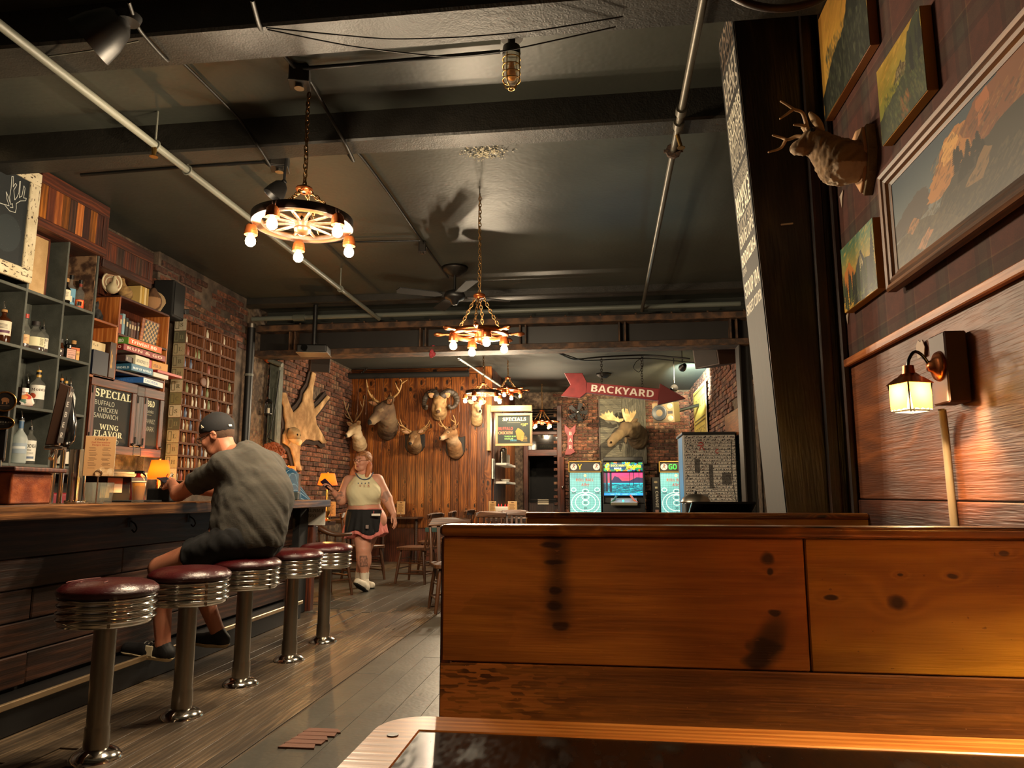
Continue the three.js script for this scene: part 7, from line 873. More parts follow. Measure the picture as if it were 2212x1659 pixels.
{ // jack-rabbit with antlers on the right wall
  const c = onX(1852, 340, RX - 0.045), t = thing('mounted_hare', 'small antlered brown hare head on a pale layered shield above the landscape paintings', 'taxidermy', [RX, c.y - 0.005, c.z], -Math.PI / 2), S = 1 / 3376, L = (cx, cy, x = 0) => [x, (1000 - cy) * S, 0.04 + (1370 - cx) * S];
  M('shield', T(extrude([[-0.075, 0.1], [-0.04, 0.09], [-0.01, 0.125], [0.03, 0.1], [0.075, 0.1], [0.085, 0.0], [0.06, -0.08], [0, -0.15], [-0.06, -0.08], [-0.085, 0]], 0.03, 0.004), 0, 0.0, 0.0), grain(['#6a5a44', '#9a8768'], { w: 64, h: 64, size: 0.3, rough: 0.8 }), t); M('shield_face', T(extrude([[-0.065, 0.095], [0, 0.115], [0.065, 0.095], [0.075, 0], [0.05, -0.08], [0, -0.14], [-0.05, -0.08], [-0.075, 0]], 0.008, 0.003), 0, 0, 0.034), std('#b88a5e', 0.7), t);
  const A = lin('#4a3826'), B = lin('#9a7c5a'), C = lin('#c8b49a');
  M('head_and_neck', blob([cap(L(1290, 1040), L(1100, 1020), 0.08, 0.078, 0.04), cap(L(1100, 1020), L(930, 830), 0.075, 0.055, 0.04), cap(L(930, 830), L(800, 690), 0.05, 0.042, 0.03), cap(L(800, 690), L(620, 780), 0.038, 0.026, 0.02), cap(L(600, 800), L(560, 820), 0.024, 0.02, 0.015), cap(L(760, 790), L(650, 860), 0.03, 0.016, 0.015), ell(L(1130, 1180), [0.06, 0.035, 0.055], 0.04)], 0.006, (x, y, z) => { const n = fbm(x * 70, y * 60 + z * 50, 4); let q = mix3(A, B, n); if (y < -0.045 && z < 0.16) q = mix3(q, C, 0.8); if (z > 0.25 && y < 0.05) q = mix3(q, C, 0.5); return q; }, furLump(0.012, 70)), furMat, t);
  for (const sd of [1, -1]) { M('eye', T(new THREE.SphereGeometry(0.0115, 12, 8), ...L(770, 612, sd * 0.033)), eyeMat, t); M('ear', taper([L(900, 610, sd * 0.03), L(820, 520, sd * 0.045), L(735, 415, sd * 0.055)], (u) => 0.006 + 0.011 * Math.sin(0.3 + u * 2.6), 0, 8, 10), std('#a88c68', 0.9), t); }
  const am = std('#a8845c', 0.55); antler(t, [L(720, 570, 0.02), L(690, 460, 0.03), L(640, 360, 0.04), L(540, 320, 0.045), L(450, 260, 0.05), L(372, 200, 0.05)], 0.009, 0.004, [[L(520, 325, 0.045), L(440, 390, 0.05), L(345, 458, 0.055)], [L(680, 535, 0.025), L(620, 525, 0.03), L(540, 520, 0.032)]], am); antler(t, [L(700, 610, -0.02), L(620, 575, -0.035), L(520, 590, -0.05), L(450, 540, -0.06), L(335, 495, -0.06)], 0.009, 0.004, [[L(490, 600, -0.05), L(420, 700, -0.055), L(265, 740, -0.06)]], am);
}
{ // the big cat hide
  const X = LX + 0.14, c = (cx, cy, x = X) => onX(590 + cx / 6.912, 780 + cy / 6.912, x), out = [[640, 170], [620, 260], [590, 380], [520, 490], [500, 600], [440, 700], [380, 760], [350, 780], [310, 690], [270, 580], [240, 480], [190, 480], [190, 580], [225, 680], [230, 800], [255, 920], [250, 1030], [215, 1100], [210, 1210], [290, 1260], [320, 1290], [360, 1420], [390, 1560], [430, 1620], [470, 1630], [440, 1500], [440, 1340], [460, 1240], [540, 1160], [600, 1160], [680, 1180], [740, 1170], [790, 1220], [840, 1220], [820, 1180], [760, 1060], [690, 940], [675, 830], [760, 720], [890, 540], [860, 520], [750, 650], [660, 730], [650, 640], [630, 560], [640, 400], [680, 190]];
  const t = thing('animal_hide', 'tan big-cat hide with its head spread on dark felt over the brick wall', 'hide'), o = c(450, 800), P = out.map(([a, b]) => { const p = c(a, b); return [-(p.z - o.z), p.y - o.y]; });
  const grow = (k) => P.map((p, i) => { const a = P[(i + P.length - 1) % P.length], b = P[(i + 1) % P.length], dx = b[0] - a[0], dy = b[1] - a[1], l = Math.hypot(dx, dy) || 1; return [p[0] - dy / l * k, p[1] + dx / l * k]; });
  const area = P.reduce((s, p, i) => { const q = P[(i + 1) % P.length]; return s + p[0] * q[1] - q[0] * p[1]; }, 0), sg = area > 0 ? -1 : 1;
  t.position.set(X - 0.02, o.y, o.z); t.rotation.y = Math.PI / 2; // local x runs toward -z
  M('felt', extrude(grow(sg * 0.075), 0.012, 0.002).translate(0, 0, -0.075), std('#2a1c15', 0.95), t);
  M('hide', uvBox(extrude(P, 0.012, 0.012), 'y'), grain(['#7a5c3a', '#b8966a'], { w: 256, h: 256, size: 0.8, sc: 6, amt: 0.8, rough: 0.9, bump: 0.004 }), t, [0, 0, -0.045]);
  const hd = c(285, 1150), hx = -(hd.z - o.z), hy = hd.y - o.y; M('head', blob([ell([hx, hy + 0.05, 0.04], [0.13, 0.1, 0.09], 0.04), cap([hx - 0.02, hy - 0.02, 0.08], [hx - 0.03, hy - 0.06, 0.13], 0.06, 0.045, 0.04), ell([hx + 0.1, hy + 0.11, 0.03], [0.035, 0.035, 0.02]), ell([hx - 0.1, hy + 0.1, 0.03], [0.035, 0.035, 0.02])], 0.012, (x, y, z) => y < hy - 0.02 ? lin('#c8b088') : mix3(lin('#6a5030'), lin('#a0845a'), fbm(x * 30, y * 30, 3)), furLump(0.01)), furMat, t); M('eye', T(new THREE.SphereGeometry(0.016, 8, 6), hx - 0.06, hy + 0.04, 0.115), eyeMat, t); M('eye', T(new THREE.SphereGeometry(0.016, 8, 6), hx + 0.03, hy + 0.04, 0.115), eyeMat, t);
}
// ---------------------------------------------------------------- paintings on the right wall
function mountain(kind) {
  return (g, W, H) => {
    const S = (c, pts) => { g.fillStyle = c; g.beginPath(); pts.forEach(([x, y], i) => i ? g.lineTo(x * W, y * H) : g.moveTo(x * W, y * H)); g.fill(); }, jag = (pts, n, a) => { const o = []; pts.forEach((p, i) => { const q = pts[(i + 1) % pts.length]; for (let k = 0; k < n; k++) o.push([lerp(p[0], q[0], k / n) + (k ? (rnd() - 0.5) * a : 0), lerp(p[1], q[1], k / n) + (k ? (rnd() - 0.5) * a : 0)]); }); return o; };
    const dabs = (n, cols, x0, x1, y0, y1, w, h) => { for (let i = 0; i < n; i++) { g.fillStyle = cols[Math.floor(rnd() * cols.length)]; g.globalAlpha = 0.35; g.save(); g.translate(lerp(x0, x1, rnd()) * W, lerp(y0, y1, rnd()) * H); g.rotate(-0.7 + rnd() * 0.5); g.fillRect(0, 0, w * W * (0.4 + rnd()), h * H * (0.4 + rnd())); g.restore(); } g.globalAlpha = 1; };
    const pine = (x, y, h, c) => { g.fillStyle = c; for (let i = 0; i < 7; i++) { const w = 0.012 + 0.035 * i / 7 * h * 3; g.beginPath(); g.moveTo(x * W, (y - h + h * i / 8) * H); g.lineTo((x - w) * W, (y - h + h * (i + 1.6) / 8) * H); g.lineTo((x + w) * W, (y - h + h * (i + 1.6) / 8) * H); g.fill(); } };
    if (kind === 0) {
      const s = g.createLinearGradient(0, 0, 0, H * 0.5); s.addColorStop(0, '#35444e'); s.addColorStop(1, '#5c6668'); g.fillStyle = s; g.fillRect(0, 0, W, H);
      S('#6e7270', jag([[0, 0.5], [0.18, 0.4], [0.34, 0.5], [0.34, 0.75], [0, 0.75]], 5, 0.03)); S('#4a4440', jag([[0, 0.52], [0.12, 0.4], [0.2, 0.34], [0.27, 0.38], [0.29, 0.52], [0.27, 0.62], [0, 0.7]], 6, 0.02));
      S('#a8713c', jag([[0.26, 0.56], [0.3, 0.4], [0.36, 0.28], [0.4, 0.12], [0.47, 0.09], [0.53, 0.12], [0.56, 0.3], [0.6, 0.5], [0.46, 0.62], [0.3, 0.6]], 6, 0.025)); S('#c89654', jag([[0.38, 0.26], [0.4, 0.14], [0.46, 0.11], [0.49, 0.2], [0.46, 0.34], [0.39, 0.36]], 4, 0.02)); S('#7a4a2c', jag([[0.5, 0.2], [0.58, 0.05], [0.72, 0], [1, 0], [1, 0.6], [0.62, 0.6]], 6, 0.03)); S('#a06038', jag([[0.6, 0.06], [0.66, 0.02], [0.66, 0.2], [0.6, 0.3]], 4, 0.02));
      dabs(420, ['#8a5c34', '#5a4230', '#b08048', '#3c3028'], 0.3, 1, 0.15, 0.6, 0.03, 0.02); S('#39352c', jag([[0.3, 0.72], [0.5, 0.45], [0.56, 0.5], [0.7, 0.4], [1, 0.35], [1, 1], [0.2, 1]], 7, 0.03)); for (let i = 0; i < 26; i++) pine(0.46 + rnd() * 0.16, 0.42 + rnd() * 0.22, 0.08 + rnd() * 0.08, '#211f1a');
      S('#4c4436', jag([[0, 0.72], [0.16, 0.64], [0.3, 0.72], [0.44, 0.9], [0.5, 1], [0, 1]], 6, 0.03)); S('#9a6a44', jag([[0.1, 0.66], [0.16, 0.58], [0.2, 0.66], [0.14, 0.74]], 4, 0.02)); S('#a06c46', jag([[0.16, 0.93], [0.26, 0.8], [0.29, 0.86], [0.22, 0.98]], 4, 0.02)); S('#7c6040', jag([[0.5, 0.72], [0.62, 0.5], [0.66, 0.56], [0.6, 0.76]], 4, 0.02)); dabs(700, ['#5a4c38', '#3a342a', '#6a5840', '#2c2820'], 0, 1, 0.62, 1, 0.03, 0.02);
    } else {
      const k = { 1: ['#a8742c', '#b88a34', '#1c1f14'], 2: ['#9a7a1c', '#7a7a24', '#2a3018'], 3: ['#2f5a44', '#b88a30', '#1c2014'] }[kind]; const s = g.createLinearGradient(0, 0, 0, H * 0.6); s.addColorStop(0, k[0]); s.addColorStop(1, k[1]); g.fillStyle = s; g.fillRect(0, 0, W, H); dabs(120, ['#c89a3c', '#8a6a20', '#b0882c'], 0, 1, 0, 0.5, 0.08, 0.03);
      if (kind === 3) { S('#a8641c', jag([[0, 0.62], [0.1, 0.4], [0.25, 0.3], [0.4, 0.5], [0.5, 0.6], [0, 0.8]], 5, 0.03)); S('#20221a', jag([[0.34, 0.62], [0.5, 0.42], [0.62, 0.28], [0.7, 0.44], [0.9, 0.5], [1, 0.66], [1, 1], [0.3, 1]], 5, 0.03)); S('#a8956a', [[0.6, 0.33], [0.66, 0.48], [0.58, 0.6], [0.55, 0.5]]); for (let i = 0; i < 60; i++) pine(rnd(), 0.72 + rnd() * 0.3, 0.2 + rnd() * 0.2, ['#141a0e', '#232c14', '#37401c'][i % 3]); for (let i = 0; i < 6; i++) pine(0.94 - i * 0.02, 0.5 + i * 0.1, 0.45, '#161a0e'); dabs(160, ['#5a6028', '#8a8030', '#20280e'], 0, 1, 0.85, 1, 0.05, 0.02); }
      else { const S2 = kind === 1 ? [[0, 0.78], [0.3, 0.56], [0.55, 0.5], [0.7, 0.2], [0.85, 0], [1, 0], [1, 1], [0, 1]] : [[0, 0.68], [0.2, 0.6], [0.4, 0.56], [0.62, 0.46], [0.72, 0.1], [0.85, 0], [1, 0], [1, 1], [0, 1]]; S(k[2], jag(S2, 6, 0.03)); if (kind === 2) { S('#4a3c1c', jag([[0.36, 0.46], [0.46, 0.32], [0.56, 0.28], [0.66, 0.42], [0.6, 0.5]], 4, 0.03)); dabs(40, ['#8a8060', '#b0a070'], 0.4, 0.62, 0.32, 0.48, 0.03, 0.03); dabs(60, ['#9a5a2c', '#7a4a24'], 0.45, 0.65, 0.7, 0.95, 0.03, 0.08); } dabs(520, kind === 1 ? ['#2c3020', '#414634', '#171a10', '#5a5c46'] : ['#39441f', '#4f5a2c', '#20280f', '#6a6434'], 0.1, 1, 0.42, 1, 0.02, 0.07); for (let i = 0; i < 14; i++) pine(0.75 + rnd() * 0.25, 0.3 + rnd() * 0.3, 0.25, '#12160c'); }
    }
  };
}
{
  const canvasOn = (label, z0, z1, y0, y1, kind, w, h, side) => { const t = thing('painting', label, 'painting', [RX - 0.02, (y0 + y1) / 2, (z0 + z1) / 2], 0, 'unframed mountain paintings'); const W = Math.abs(z1 - z0), H = y1 - y0; M('canvas', cbox(0.035, H, W, 0.002), std(side, 0.6), t); M('painted_face', T(plane(W - 0.002, H - 0.002), -0.0185, 0, 0, 0, -Math.PI / 2), print(w, h, mountain(kind), 0.5), t); };
  canvasOn('tall unframed painting of a dark crag against an orange sky, topmost by the pier', -3.241, -2.667, 2.795, 3.3, 1, 320, 160, '#8a5018'); canvasOn('unframed green-gold mountain painting between the dark crag and the large framed landscape', -2.631, -2.256, 2.369, 2.661, 2, 288, 224, '#b8801c'); canvasOn('small unframed painting of pines before a mountain under a green sky, below the hare head', -3.157, -2.777, 1.879, 2.158, 3, 288, 224, '#b07a18');
  const z0 = -2.658, z1 = -1.545, y0 = 1.831, y1 = 2.266, t = thing('framed_painting', 'large gold-brown framed painting of sunlit crags and pines', 'painting', [RX - 0.03, (y0 + y1) / 2, (z0 + z1) / 2]), W = z1 - z0, H = y1 - y0, fw = 0.062; 
  const fm = wood({ w: 512, h: 128, len: 1, wid: 0.2, c: ['#341c08', '#663c14', '#845420', '#1c1008'], rings: 40, s: 151, rough: 0.5, bump: 0.0004 });
  const prof = (L) => { const s = [[0, 0], [0, 0.03], [0.008, 0.038], [0.02, 0.034], [0.026, 0.026], [0.034, 0.032], [0.044, 0.028], [0.05, 0.018], [0.062, 0.014], [0.062, 0]]; return s; };
  const rail = (len) => { const s = prof(), pos = [], L = len / 2; const pt = (i, e) => [e * (L - s[i][0]), s[i][0], s[i][1]]; for (let i = 0; i < s.length - 1; i++) { const a = pt(i, -1), b = pt(i, 1), c = pt(i + 1, 1), d = pt(i + 1, -1); pos.push(...a, ...b, ...c, ...a, ...c, ...d); } const g = new THREE.BufferGeometry(); g.setAttribute('position', new THREE.Float32BufferAttribute(pos, 3)); g.computeVertexNormals(); return uvBox(g, 'x', rnd(), 0); };
  const hold = new THREE.Group(); hold.name = 'frame'; t.add(hold); hold.rotation.y = -Math.PI / 2; // local x toward +z, local z toward the room
  M('frame_rail', rail(W).translate(0, -H / 2, -0.01), fm, hold); M('frame_rail', T(rail(W), 0, 0, 0, 0, 0, Math.PI).translate(0, H / 2, -0.01), fm, hold); M('frame_rail', T(rail(H), 0, 0, 0, 0, 0, -Math.PI / 2).translate(-W / 2, 0, -0.01), fm, hold); M('frame_rail', T(rail(H), 0, 0, 0, 0, 0, Math.PI / 2).translate(W / 2, 0, -0.01), fm, hold);
  M('painted_face', T(plane(W - 2 * fw + 0.006, H - 2 * fw + 0.006), -0.002, 0, 0, 0, -Math.PI / 2), print(900, 330, mountain(0), 0.45), t); M('backing', cbox(0.02, H - 0.02, W - 0.02), mt.brown, t, [0.016, 0, 0]);
}
solo('hoop', T(new THREE.TorusGeometry(0.27, 0.013, 10, 64), 0.63, onZ(1745, 14, -2.31).y + 0.27, -2.31, 0.0, 0, 0).applyMatrix4(new THREE.Matrix4()), mt.gilt, 'curved brown wooden hoop hanging at the very top beside the pier', 'hoop');
// ---------------------------------------------------------------- people
const skinMat = std('#ffffff', 0.55, { vertexColors: true });
function headGeo({ skin, lips = '#8a4a3c', brow = '#4a3020', beard, stubble = 0, iris = '#3a2c20', smile = 0, cell = 0.0045, fat = 0 }) {
  const L = [ell([0, 0.025, -0.012], [0.074, 0.088, 0.092]), ell([0, -0.03, 0.03], [0.06 + fat, 0.075, 0.062], 0.04), cap([-0.03, -0.083, 0.042], [0.03, -0.083, 0.042], 0.028 + fat, 0.028 + fat, 0.03), ell([0, -0.1, 0.06], [0.022, 0.018, 0.018], 0.02), cap([0, 0.014, 0.086], [0, -0.022, 0.104], 0.008, 0.0125, 0.012), ell([0.012, -0.026, 0.096], [0.009, 0.008, 0.01], 0.008), ell([-0.012, -0.026, 0.096], [0.009, 0.008, 0.01], 0.008), cap([-0.04, 0.034, 0.074], [0.04, 0.034, 0.074], 0.011, 0.011, 0.02), ell([0.04, -0.022, 0.066], [0.024 + fat, 0.024, 0.022], 0.02), ell([-0.04, -0.022, 0.066], [0.024 + fat, 0.024, 0.022], 0.02), cap([-0.021, -0.055 + smile, 0.082], [0, -0.057, 0.09], 0.0055, 0.006, 0.006), cap([0.021, -0.055 + smile, 0.082], [0, -0.057, 0.09], 0.0055, 0.006, 0.006), cap([-0.016, -0.066, 0.084], [0.016, -0.066, 0.084], 0.006, 0.006, 0.006)];
  for (const s of [-1, 1]) L.push(ell([s * 0.077, -0.004, -0.014], [0.009, 0.031, 0.02], 0.008), cap([s * 0.077, 0.022, -0.02], [s * 0.084, -0.005, -0.032], 0.006, 0.005, 0.005), cut([s * 0.086, -0.002, -0.008], [0.006, 0.015, 0.009], 0.005), cut([s * 0.03, 0.013, 0.097], [0.015, 0.009, 0.012], 0.012));
  L.push(cap([0, -0.06, -0.025], [0, -0.17, -0.045], 0.056 + fat, 0.062 + fat, 0.03));
  const S = lin(skin), LP = lin(lips), BR = lin(brow), BD = beard ? lin(beard) : S;
  const g = blob(L, cell, (x, y, z) => {
    let c = mix3(S, [S[0] * 1.05, S[1] * 0.86, S[2] * 0.82], sstep(0.5, 0.7, fbm(x * 40 + 5, y * 40 + z * 30, 3)) * 0.4 + sstep(0.04, 0.0, Math.hypot(Math.abs(x) - 0.042, y + 0.02, z - 0.08)) * 0.45);
    if (z > 0.075 && Math.abs(x) < 0.024 && y < -0.048 && y > -0.074) c = mix3(c, LP, sstep(0.013, 0.007, Math.abs(y + 0.061))); if (z > 0.05 && Math.abs(Math.abs(x) - 0.032) < 0.018 && Math.abs(y - 0.036 + Math.abs(Math.abs(x) - 0.03) * 0.2) < 0.0045) c = BR;
    if (beard && y < -0.02 && z > -0.03 && !(z > 0.078 && Math.abs(x) < 0.02 && y > -0.07)) c = mix3(c, BD, stubble * sstep(-0.015, -0.05, y + (z - 0.06) * 0.3) * (0.6 + 0.6 * vn(x * 400, y * 400 + z * 300))); return c;
  }, null, 0.012);
  const col = (gg, c) => { const a = new Float32Array(gg.attributes.position.count * 3); for (let i = 0; i < a.length; i += 3) { a[i] = c[0]; a[i + 1] = c[1]; a[i + 2] = c[2]; } gg.setAttribute('color', new THREE.BufferAttribute(a, 3)); return gg; };
  const ex = []; for (const s of [-1, 1]) { ex.push(col(T(new THREE.SphereGeometry(0.0115, 12, 9), s * 0.03, 0.012, 0.079), lin('#cfc4b8')), col(T(new THREE.SphereGeometry(0.0055, 8, 6), s * 0.03, 0.012, 0.0865), lin(iris))); }
  if (smile) ex.push(col(T(cbox(0.03, 0.006, 0.008, 0.002), 0, -0.0605, 0.0865), lin('#d8d0c4')));
  return merge([g, ...ex]);
}
// wrist at the origin, fingers along +z, palm facing -y, thumb on side s
function handGeo(s, curl, skin, spread = 0.006, thumbIn = 0.5) {
  const L = [ell([0, 0, 0.048], [0.038, 0.016, 0.05], 0.015), cap([0, 0, -0.03], [0, 0, 0.02], 0.025, 0.027, 0.02)], len = [[0.04, 0.026, 0.02], [0.044, 0.029, 0.021], [0.041, 0.027, 0.02], [0.032, 0.021, 0.018]];
  [0.028, 0.0095, -0.0095, -0.028].forEach((x, i) => { let a = curl * 0.5 * (1 + i * 0.12), p = [x * s, 0.0, 0.088 - Math.abs(i - 1) * 0.005], sx = (1.5 - i) * spread * s; len[i].forEach((l, k) => { const q = [p[0] + sx * (k ? 0.4 : 1), p[1] - Math.sin(a) * l, p[2] + Math.cos(a) * l]; L.push(cap(p, q, 0.0092 - k * 0.0008, 0.0086 - k * 0.0009, 0.004)); p = q; a += curl * (k ? 0.7 : 1); }); });
  L.push(cap([0.026 * s, -0.006, 0.02], [0.052 * s, -0.014, 0.052], 0.014, 0.011, 0.012), cap([0.052 * s, -0.014, 0.052], [(0.06 - thumbIn * 0.02) * s, -0.018 - thumbIn * 0.012, 0.082], 0.0105, 0.0095, 0.004), cap([(0.06 - thumbIn * 0.02) * s, -0.018 - thumbIn * 0.012, 0.082], [(0.058 - thumbIn * 0.035) * s, -0.02 - thumbIn * 0.02, 0.105], 0.0095, 0.0075, 0.004));
  const S = lin(skin); return blob(L, 0.0042, (x, y, z) => mix3(S, [S[0] * 0.95, S[1] * 0.78, S[2] * 0.72], sstep(0.13, 0.17, z) * 0.5 + 0.25 * fbm(x * 80, z * 80, 2)), null, 0.012);
}
function frame(o, z, y) { const Z = z.clone().normalize(), X = y.clone().cross(Z).normalize(), Y = Z.clone().cross(X); return new THREE.Matrix4().makeBasis(X, Y, Z).setPosition(o.x, o.y, o.z); }
const A3 = (v) => [v.x, v.y, v.z];
const plain = (hexc, tat) => { const S = lin(hexc); return (x, y, z) => { let c = mix3(S, [S[0] * 1.04, S[1] * 0.84, S[2] * 0.78], 0.5 * sstep(0.45, 0.75, fbm(x * 14 + 3, y * 14 + z * 9, 3))); return tat ? tat(x, y, z, c) : c; }; };
const wear = (f, lo, hi, cell, mat, name, t, fold = 0, ff = 14) => M(name, nets(f, [lo, hi], cell, null, fold ? (x, y, z) => fold * (fbm(x * ff + y * ff * 0.7 + 4, y * ff * 0.45 - z * ff + 7, 3) - 0.5) : null), mat, t);
function glassesOn(t, mtx, mat, r = 0.022) { const L = []; for (const s of [-1, 1]) { L.push(T(new THREE.TorusGeometry(r, 0.0024, 6, 22).scale(1.15, 0.85, 1), s * 0.032, 0.01, 0.103), rod([s * 0.058, 0.014, 0.1], [s * 0.082, 0.012, -0.01], 0.0024)); } L.push(rod([-0.008, 0.014, 0.106], [0.008, 0.014, 0.106], 0.0022)); return M('glasses', merge(L).applyMatrix4(mtx), mat, t); }

{ // the seated man at the bar
  const B = V(-2.17, 0, -4.29), t = thing('person', 'man in grey tee shirt, black shorts and black cap hunched on a bar stool', 'person', B), W = (u, v, z) => onZ(u, v, z).sub(B), P = (x, y, z) => V(x, y, z).sub(B);
  const N = P(-2.27, 1.37, -4.40), LS = P(-2.32, 1.295, -4.25), RS = P(-2.16, 1.30, -4.53), pel = P(-2.15, 0.87, -4.3), low = P(-2.15, 1.0, -4.33), mid = P(-2.16, 1.13, -4.37), up = P(-2.20, 1.26, -4.39);
  const LE = W(386, 1066, -4.42), LH = W(372, 1046, -4.6), RE = P(-2.52, 1.135, -4.72), RH = W(392, 1056, -4.78), LK = W(348, 1228, -4.33), LA = W(352, 1392, -4.32), LT = W(276, 1400, -4.34), LHe = W(362, 1412, -4.32), RK = W(420, 1236, -4.66), RA = W(470, 1364, -4.7), RT = W(425, 1380, -4.72), RHe = W(482, 1384, -4.7), LHip = P(-2.22, 0.84, -4.21), RHip = P(-2.13, 0.84, -4.42), skin = '#b07256';
  const headC = W(470, 943, -4.43), fw = V(-0.95, -0.38, 0.0), hm = frame(headC, fw, V(0.05, 1, 0)); hm.scale(V(1.06, 1.06, 1.06)); const neckTop = V(0, -0.12, -0.03).applyMatrix4(hm);
  const body = [cap(A3(pel), A3(low), 0.17, 0.17, 0.08), cap(A3(low), A3(mid), 0.165, 0.17, 0.08), cap(A3(mid), A3(up), 0.17, 0.14, 0.08), cap(A3(LS), A3(RS), 0.075, 0.075, 0.08), cap(A3(up), A3(N), 0.1, 0.066, 0.06), cap(A3(N), A3(neckTop), 0.062, 0.058, 0.03), cap(A3(LS), A3(LE), 0.062, 0.05, 0.02), cap(A3(LE), A3(LH), 0.05, 0.03, 0.015), cap(A3(RS), A3(RE), 0.062, 0.048, 0.02), cap(A3(RE), A3(RH), 0.046, 0.03, 0.015), cap(A3(LHip), A3(LK), 0.1, 0.076, 0.03), cap(A3(LK), A3(LA), 0.07, 0.044, 0.015), cap(A3(LK.clone().lerp(LA, 0.3)), A3(LK.clone().lerp(LA, 0.42)), 0.07, 0.067, 0.03), cap(A3(RHip), A3(RK), 0.1, 0.068, 0.03), cap(A3(RK), A3(RA), 0.068, 0.044, 0.015), cap(A3(LA), A3(LHe), 0.038, 0.03), cap(A3(RA), A3(RHe), 0.038, 0.03), cap(A3(P(-2.25, 0.95, -4.31)), A3(P(-2.27, 1.12, -4.35)), 0.15, 0.13, 0.1)];
  const hand = (wr, to, up2, s, curl) => handGeo(s, curl, skin).applyMatrix4(frame(wr, to, up2));
  M('body', [blob(body, 0.013, plain(skin)), headGeo({ skin, beard: '#6a3c24', stubble: 0.55, brow: '#4a2c1c' }).applyMatrix4(hm), hand(LH, V(-0.75, 0.25, -0.6), V(-0.3, 0.8, 0.5), 1, 0.75), hand(RH, V(-0.9, 0.1, 0.25), V(0, 1, 0.2), -1, 0.6)], skinMat, t);
  // shirt: the trunk and the upper arms, a little larger
  const g = (q, d) => ({ ...q, ra: q.ra + d, rb: q.rb + d }), sl = (a, b, k) => A3(a.clone().lerp(b, k)), shirt = field([g(body[17], 0.02), g(body[0], 0.02), g(body[1], 0.02), g(body[2], 0.02), g(body[3], 0.02), g(body[4], 0.012), cap(sl(up, N, 0.2), sl(up, N, 0.95), 0.1, 0.072, 0.05), cap(A3(LS), sl(LS, LE, 0.62), 0.082, 0.078, 0.03), cap(A3(RS), sl(RS, RE, 0.6), 0.082, 0.078, 0.03)]), la = LE.clone().sub(LS).normalize(), nv = neckTop.clone().sub(N).normalize();
  const sleeveEnd = LS.clone().lerp(LE, 0.66), hem = 0.775; const fShirt = (x, y, z) => { let d = shirt(x, y, z); d = Math.max(d, hem + 0.03 * Math.sin(x * 9) - y); const kk = (x - sleeveEnd.x) * la.x + (y - sleeveEnd.y) * la.y + (z - sleeveEnd.z) * la.z; if (Math.hypot(x - sleeveEnd.x, y - sleeveEnd.y, z - sleeveEnd.z) < 0.16) d = Math.max(d, kk); return Math.hypot(x - N.x, y - N.y, z - N.z) < 0.11 ? Math.max(d, (x - N.x) * nv.x + (y - N.y) * nv.y + (z - N.z) * nv.z - 0.018) : d; };
  const bb = bounds([...body.slice(0, 9), body[17]], 0.06); wear(fShirt, [bb[0][0], 0.72, bb[0][2]], bb[1], 0.011, grain(['#33302a', '#433f37'], { w: 256, h: 256, size: 0.5, sc: 10, amt: 0.5, rough: 0.95, bump: 0.001 }), 'tee_shirt', t, 0.034, 11);
  M('collar', T(new THREE.TorusGeometry(0.068, 0.012, 8, 30).scale(1, 1.1, 1), 0, 0, 0).applyMatrix4(frame(N.clone().addScaledVector(nv, 0.018), nv, V(1, 0, 0))), std('#1d1c1a', 0.9), t);
  const sh = field([cap(A3(pel), A3(low), 0.178, 0.17, 0.06), cap(A3(P(-2.25, 0.9, -4.31)), A3(P(-2.25, 0.95, -4.31)), 0.155, 0.15, 0.08), cap(A3(LHip), sl(LHip, LK, 0.72), 0.122, 0.102, 0.04), cap(A3(RHip), sl(RHip, RK, 0.72), 0.122, 0.102, 0.04)]), ld = LK.clone().sub(LHip).normalize(), le = LHip.clone().lerp(LK, 0.56); wear((x, y, z) => Math.max(sh(x, y, z), (x - le.x) * ld.x + (y - le.y) * ld.y + (z - le.z) * ld.z, y - 0.93), [-0.75, 0.5, -0.6], [0.3, 0.98, 0.4], 0.013, std('#0d0c0d', 0.9), 'shorts', t, 0.02);
  // black fitted cap
  const capF = field([ell([0, 0.05, -0.012], [0.088, 0.1, 0.108])]); const cg = nets((x, y, z) => Math.max(capF(x, y, z), (0.024 + 0.3 * z) - y), [[-0.12, -0.04, -0.15], [0.12, 0.18, 0.13]], 0.006); M('cap', cg.applyMatrix4(hm), std('#111012', 0.85), t); M('cap_button', T(new THREE.SphereGeometry(0.007, 8, 6), 0, 0.151, -0.012).applyMatrix4(hm), std('#111012', 0.8), t);
  M('cap_emblem', T(extrude([[-0.008, -0.008], [0.01, -0.008], [0.006, 0.0], [-0.002, 0.012], [-0.006, 0.002]], 0.002, 0.0006), 0, 0, 0, 0, Math.PI / 2 - 0.32, 0).translate(0.0865, 0.068, 0.03).applyMatrix4(hm), mt.paper, t); M('cap_patch', T(cbox(0.024, 0.014, 0.003, 0.001), 0.03, 0.025, -0.112, 0, -0.3 + Math.PI, 0).applyMatrix4(hm), mt.paper, t);
  M('hair', nets((x, y, z) => Math.max(field([ell([0, 0.022, -0.016], [0.078, 0.09, 0.094])])(x, y, z), z - 0.0 - 0.0, -0.055 - y, y - 0.05), [[-0.1, -0.08, -0.13], [0.1, 0.07, 0.04]], 0.007, null, furLump(0.004, 200)).applyMatrix4(hm), std('#4a3424', 0.9), t);
  glassesOn(t, hm, mt.black);
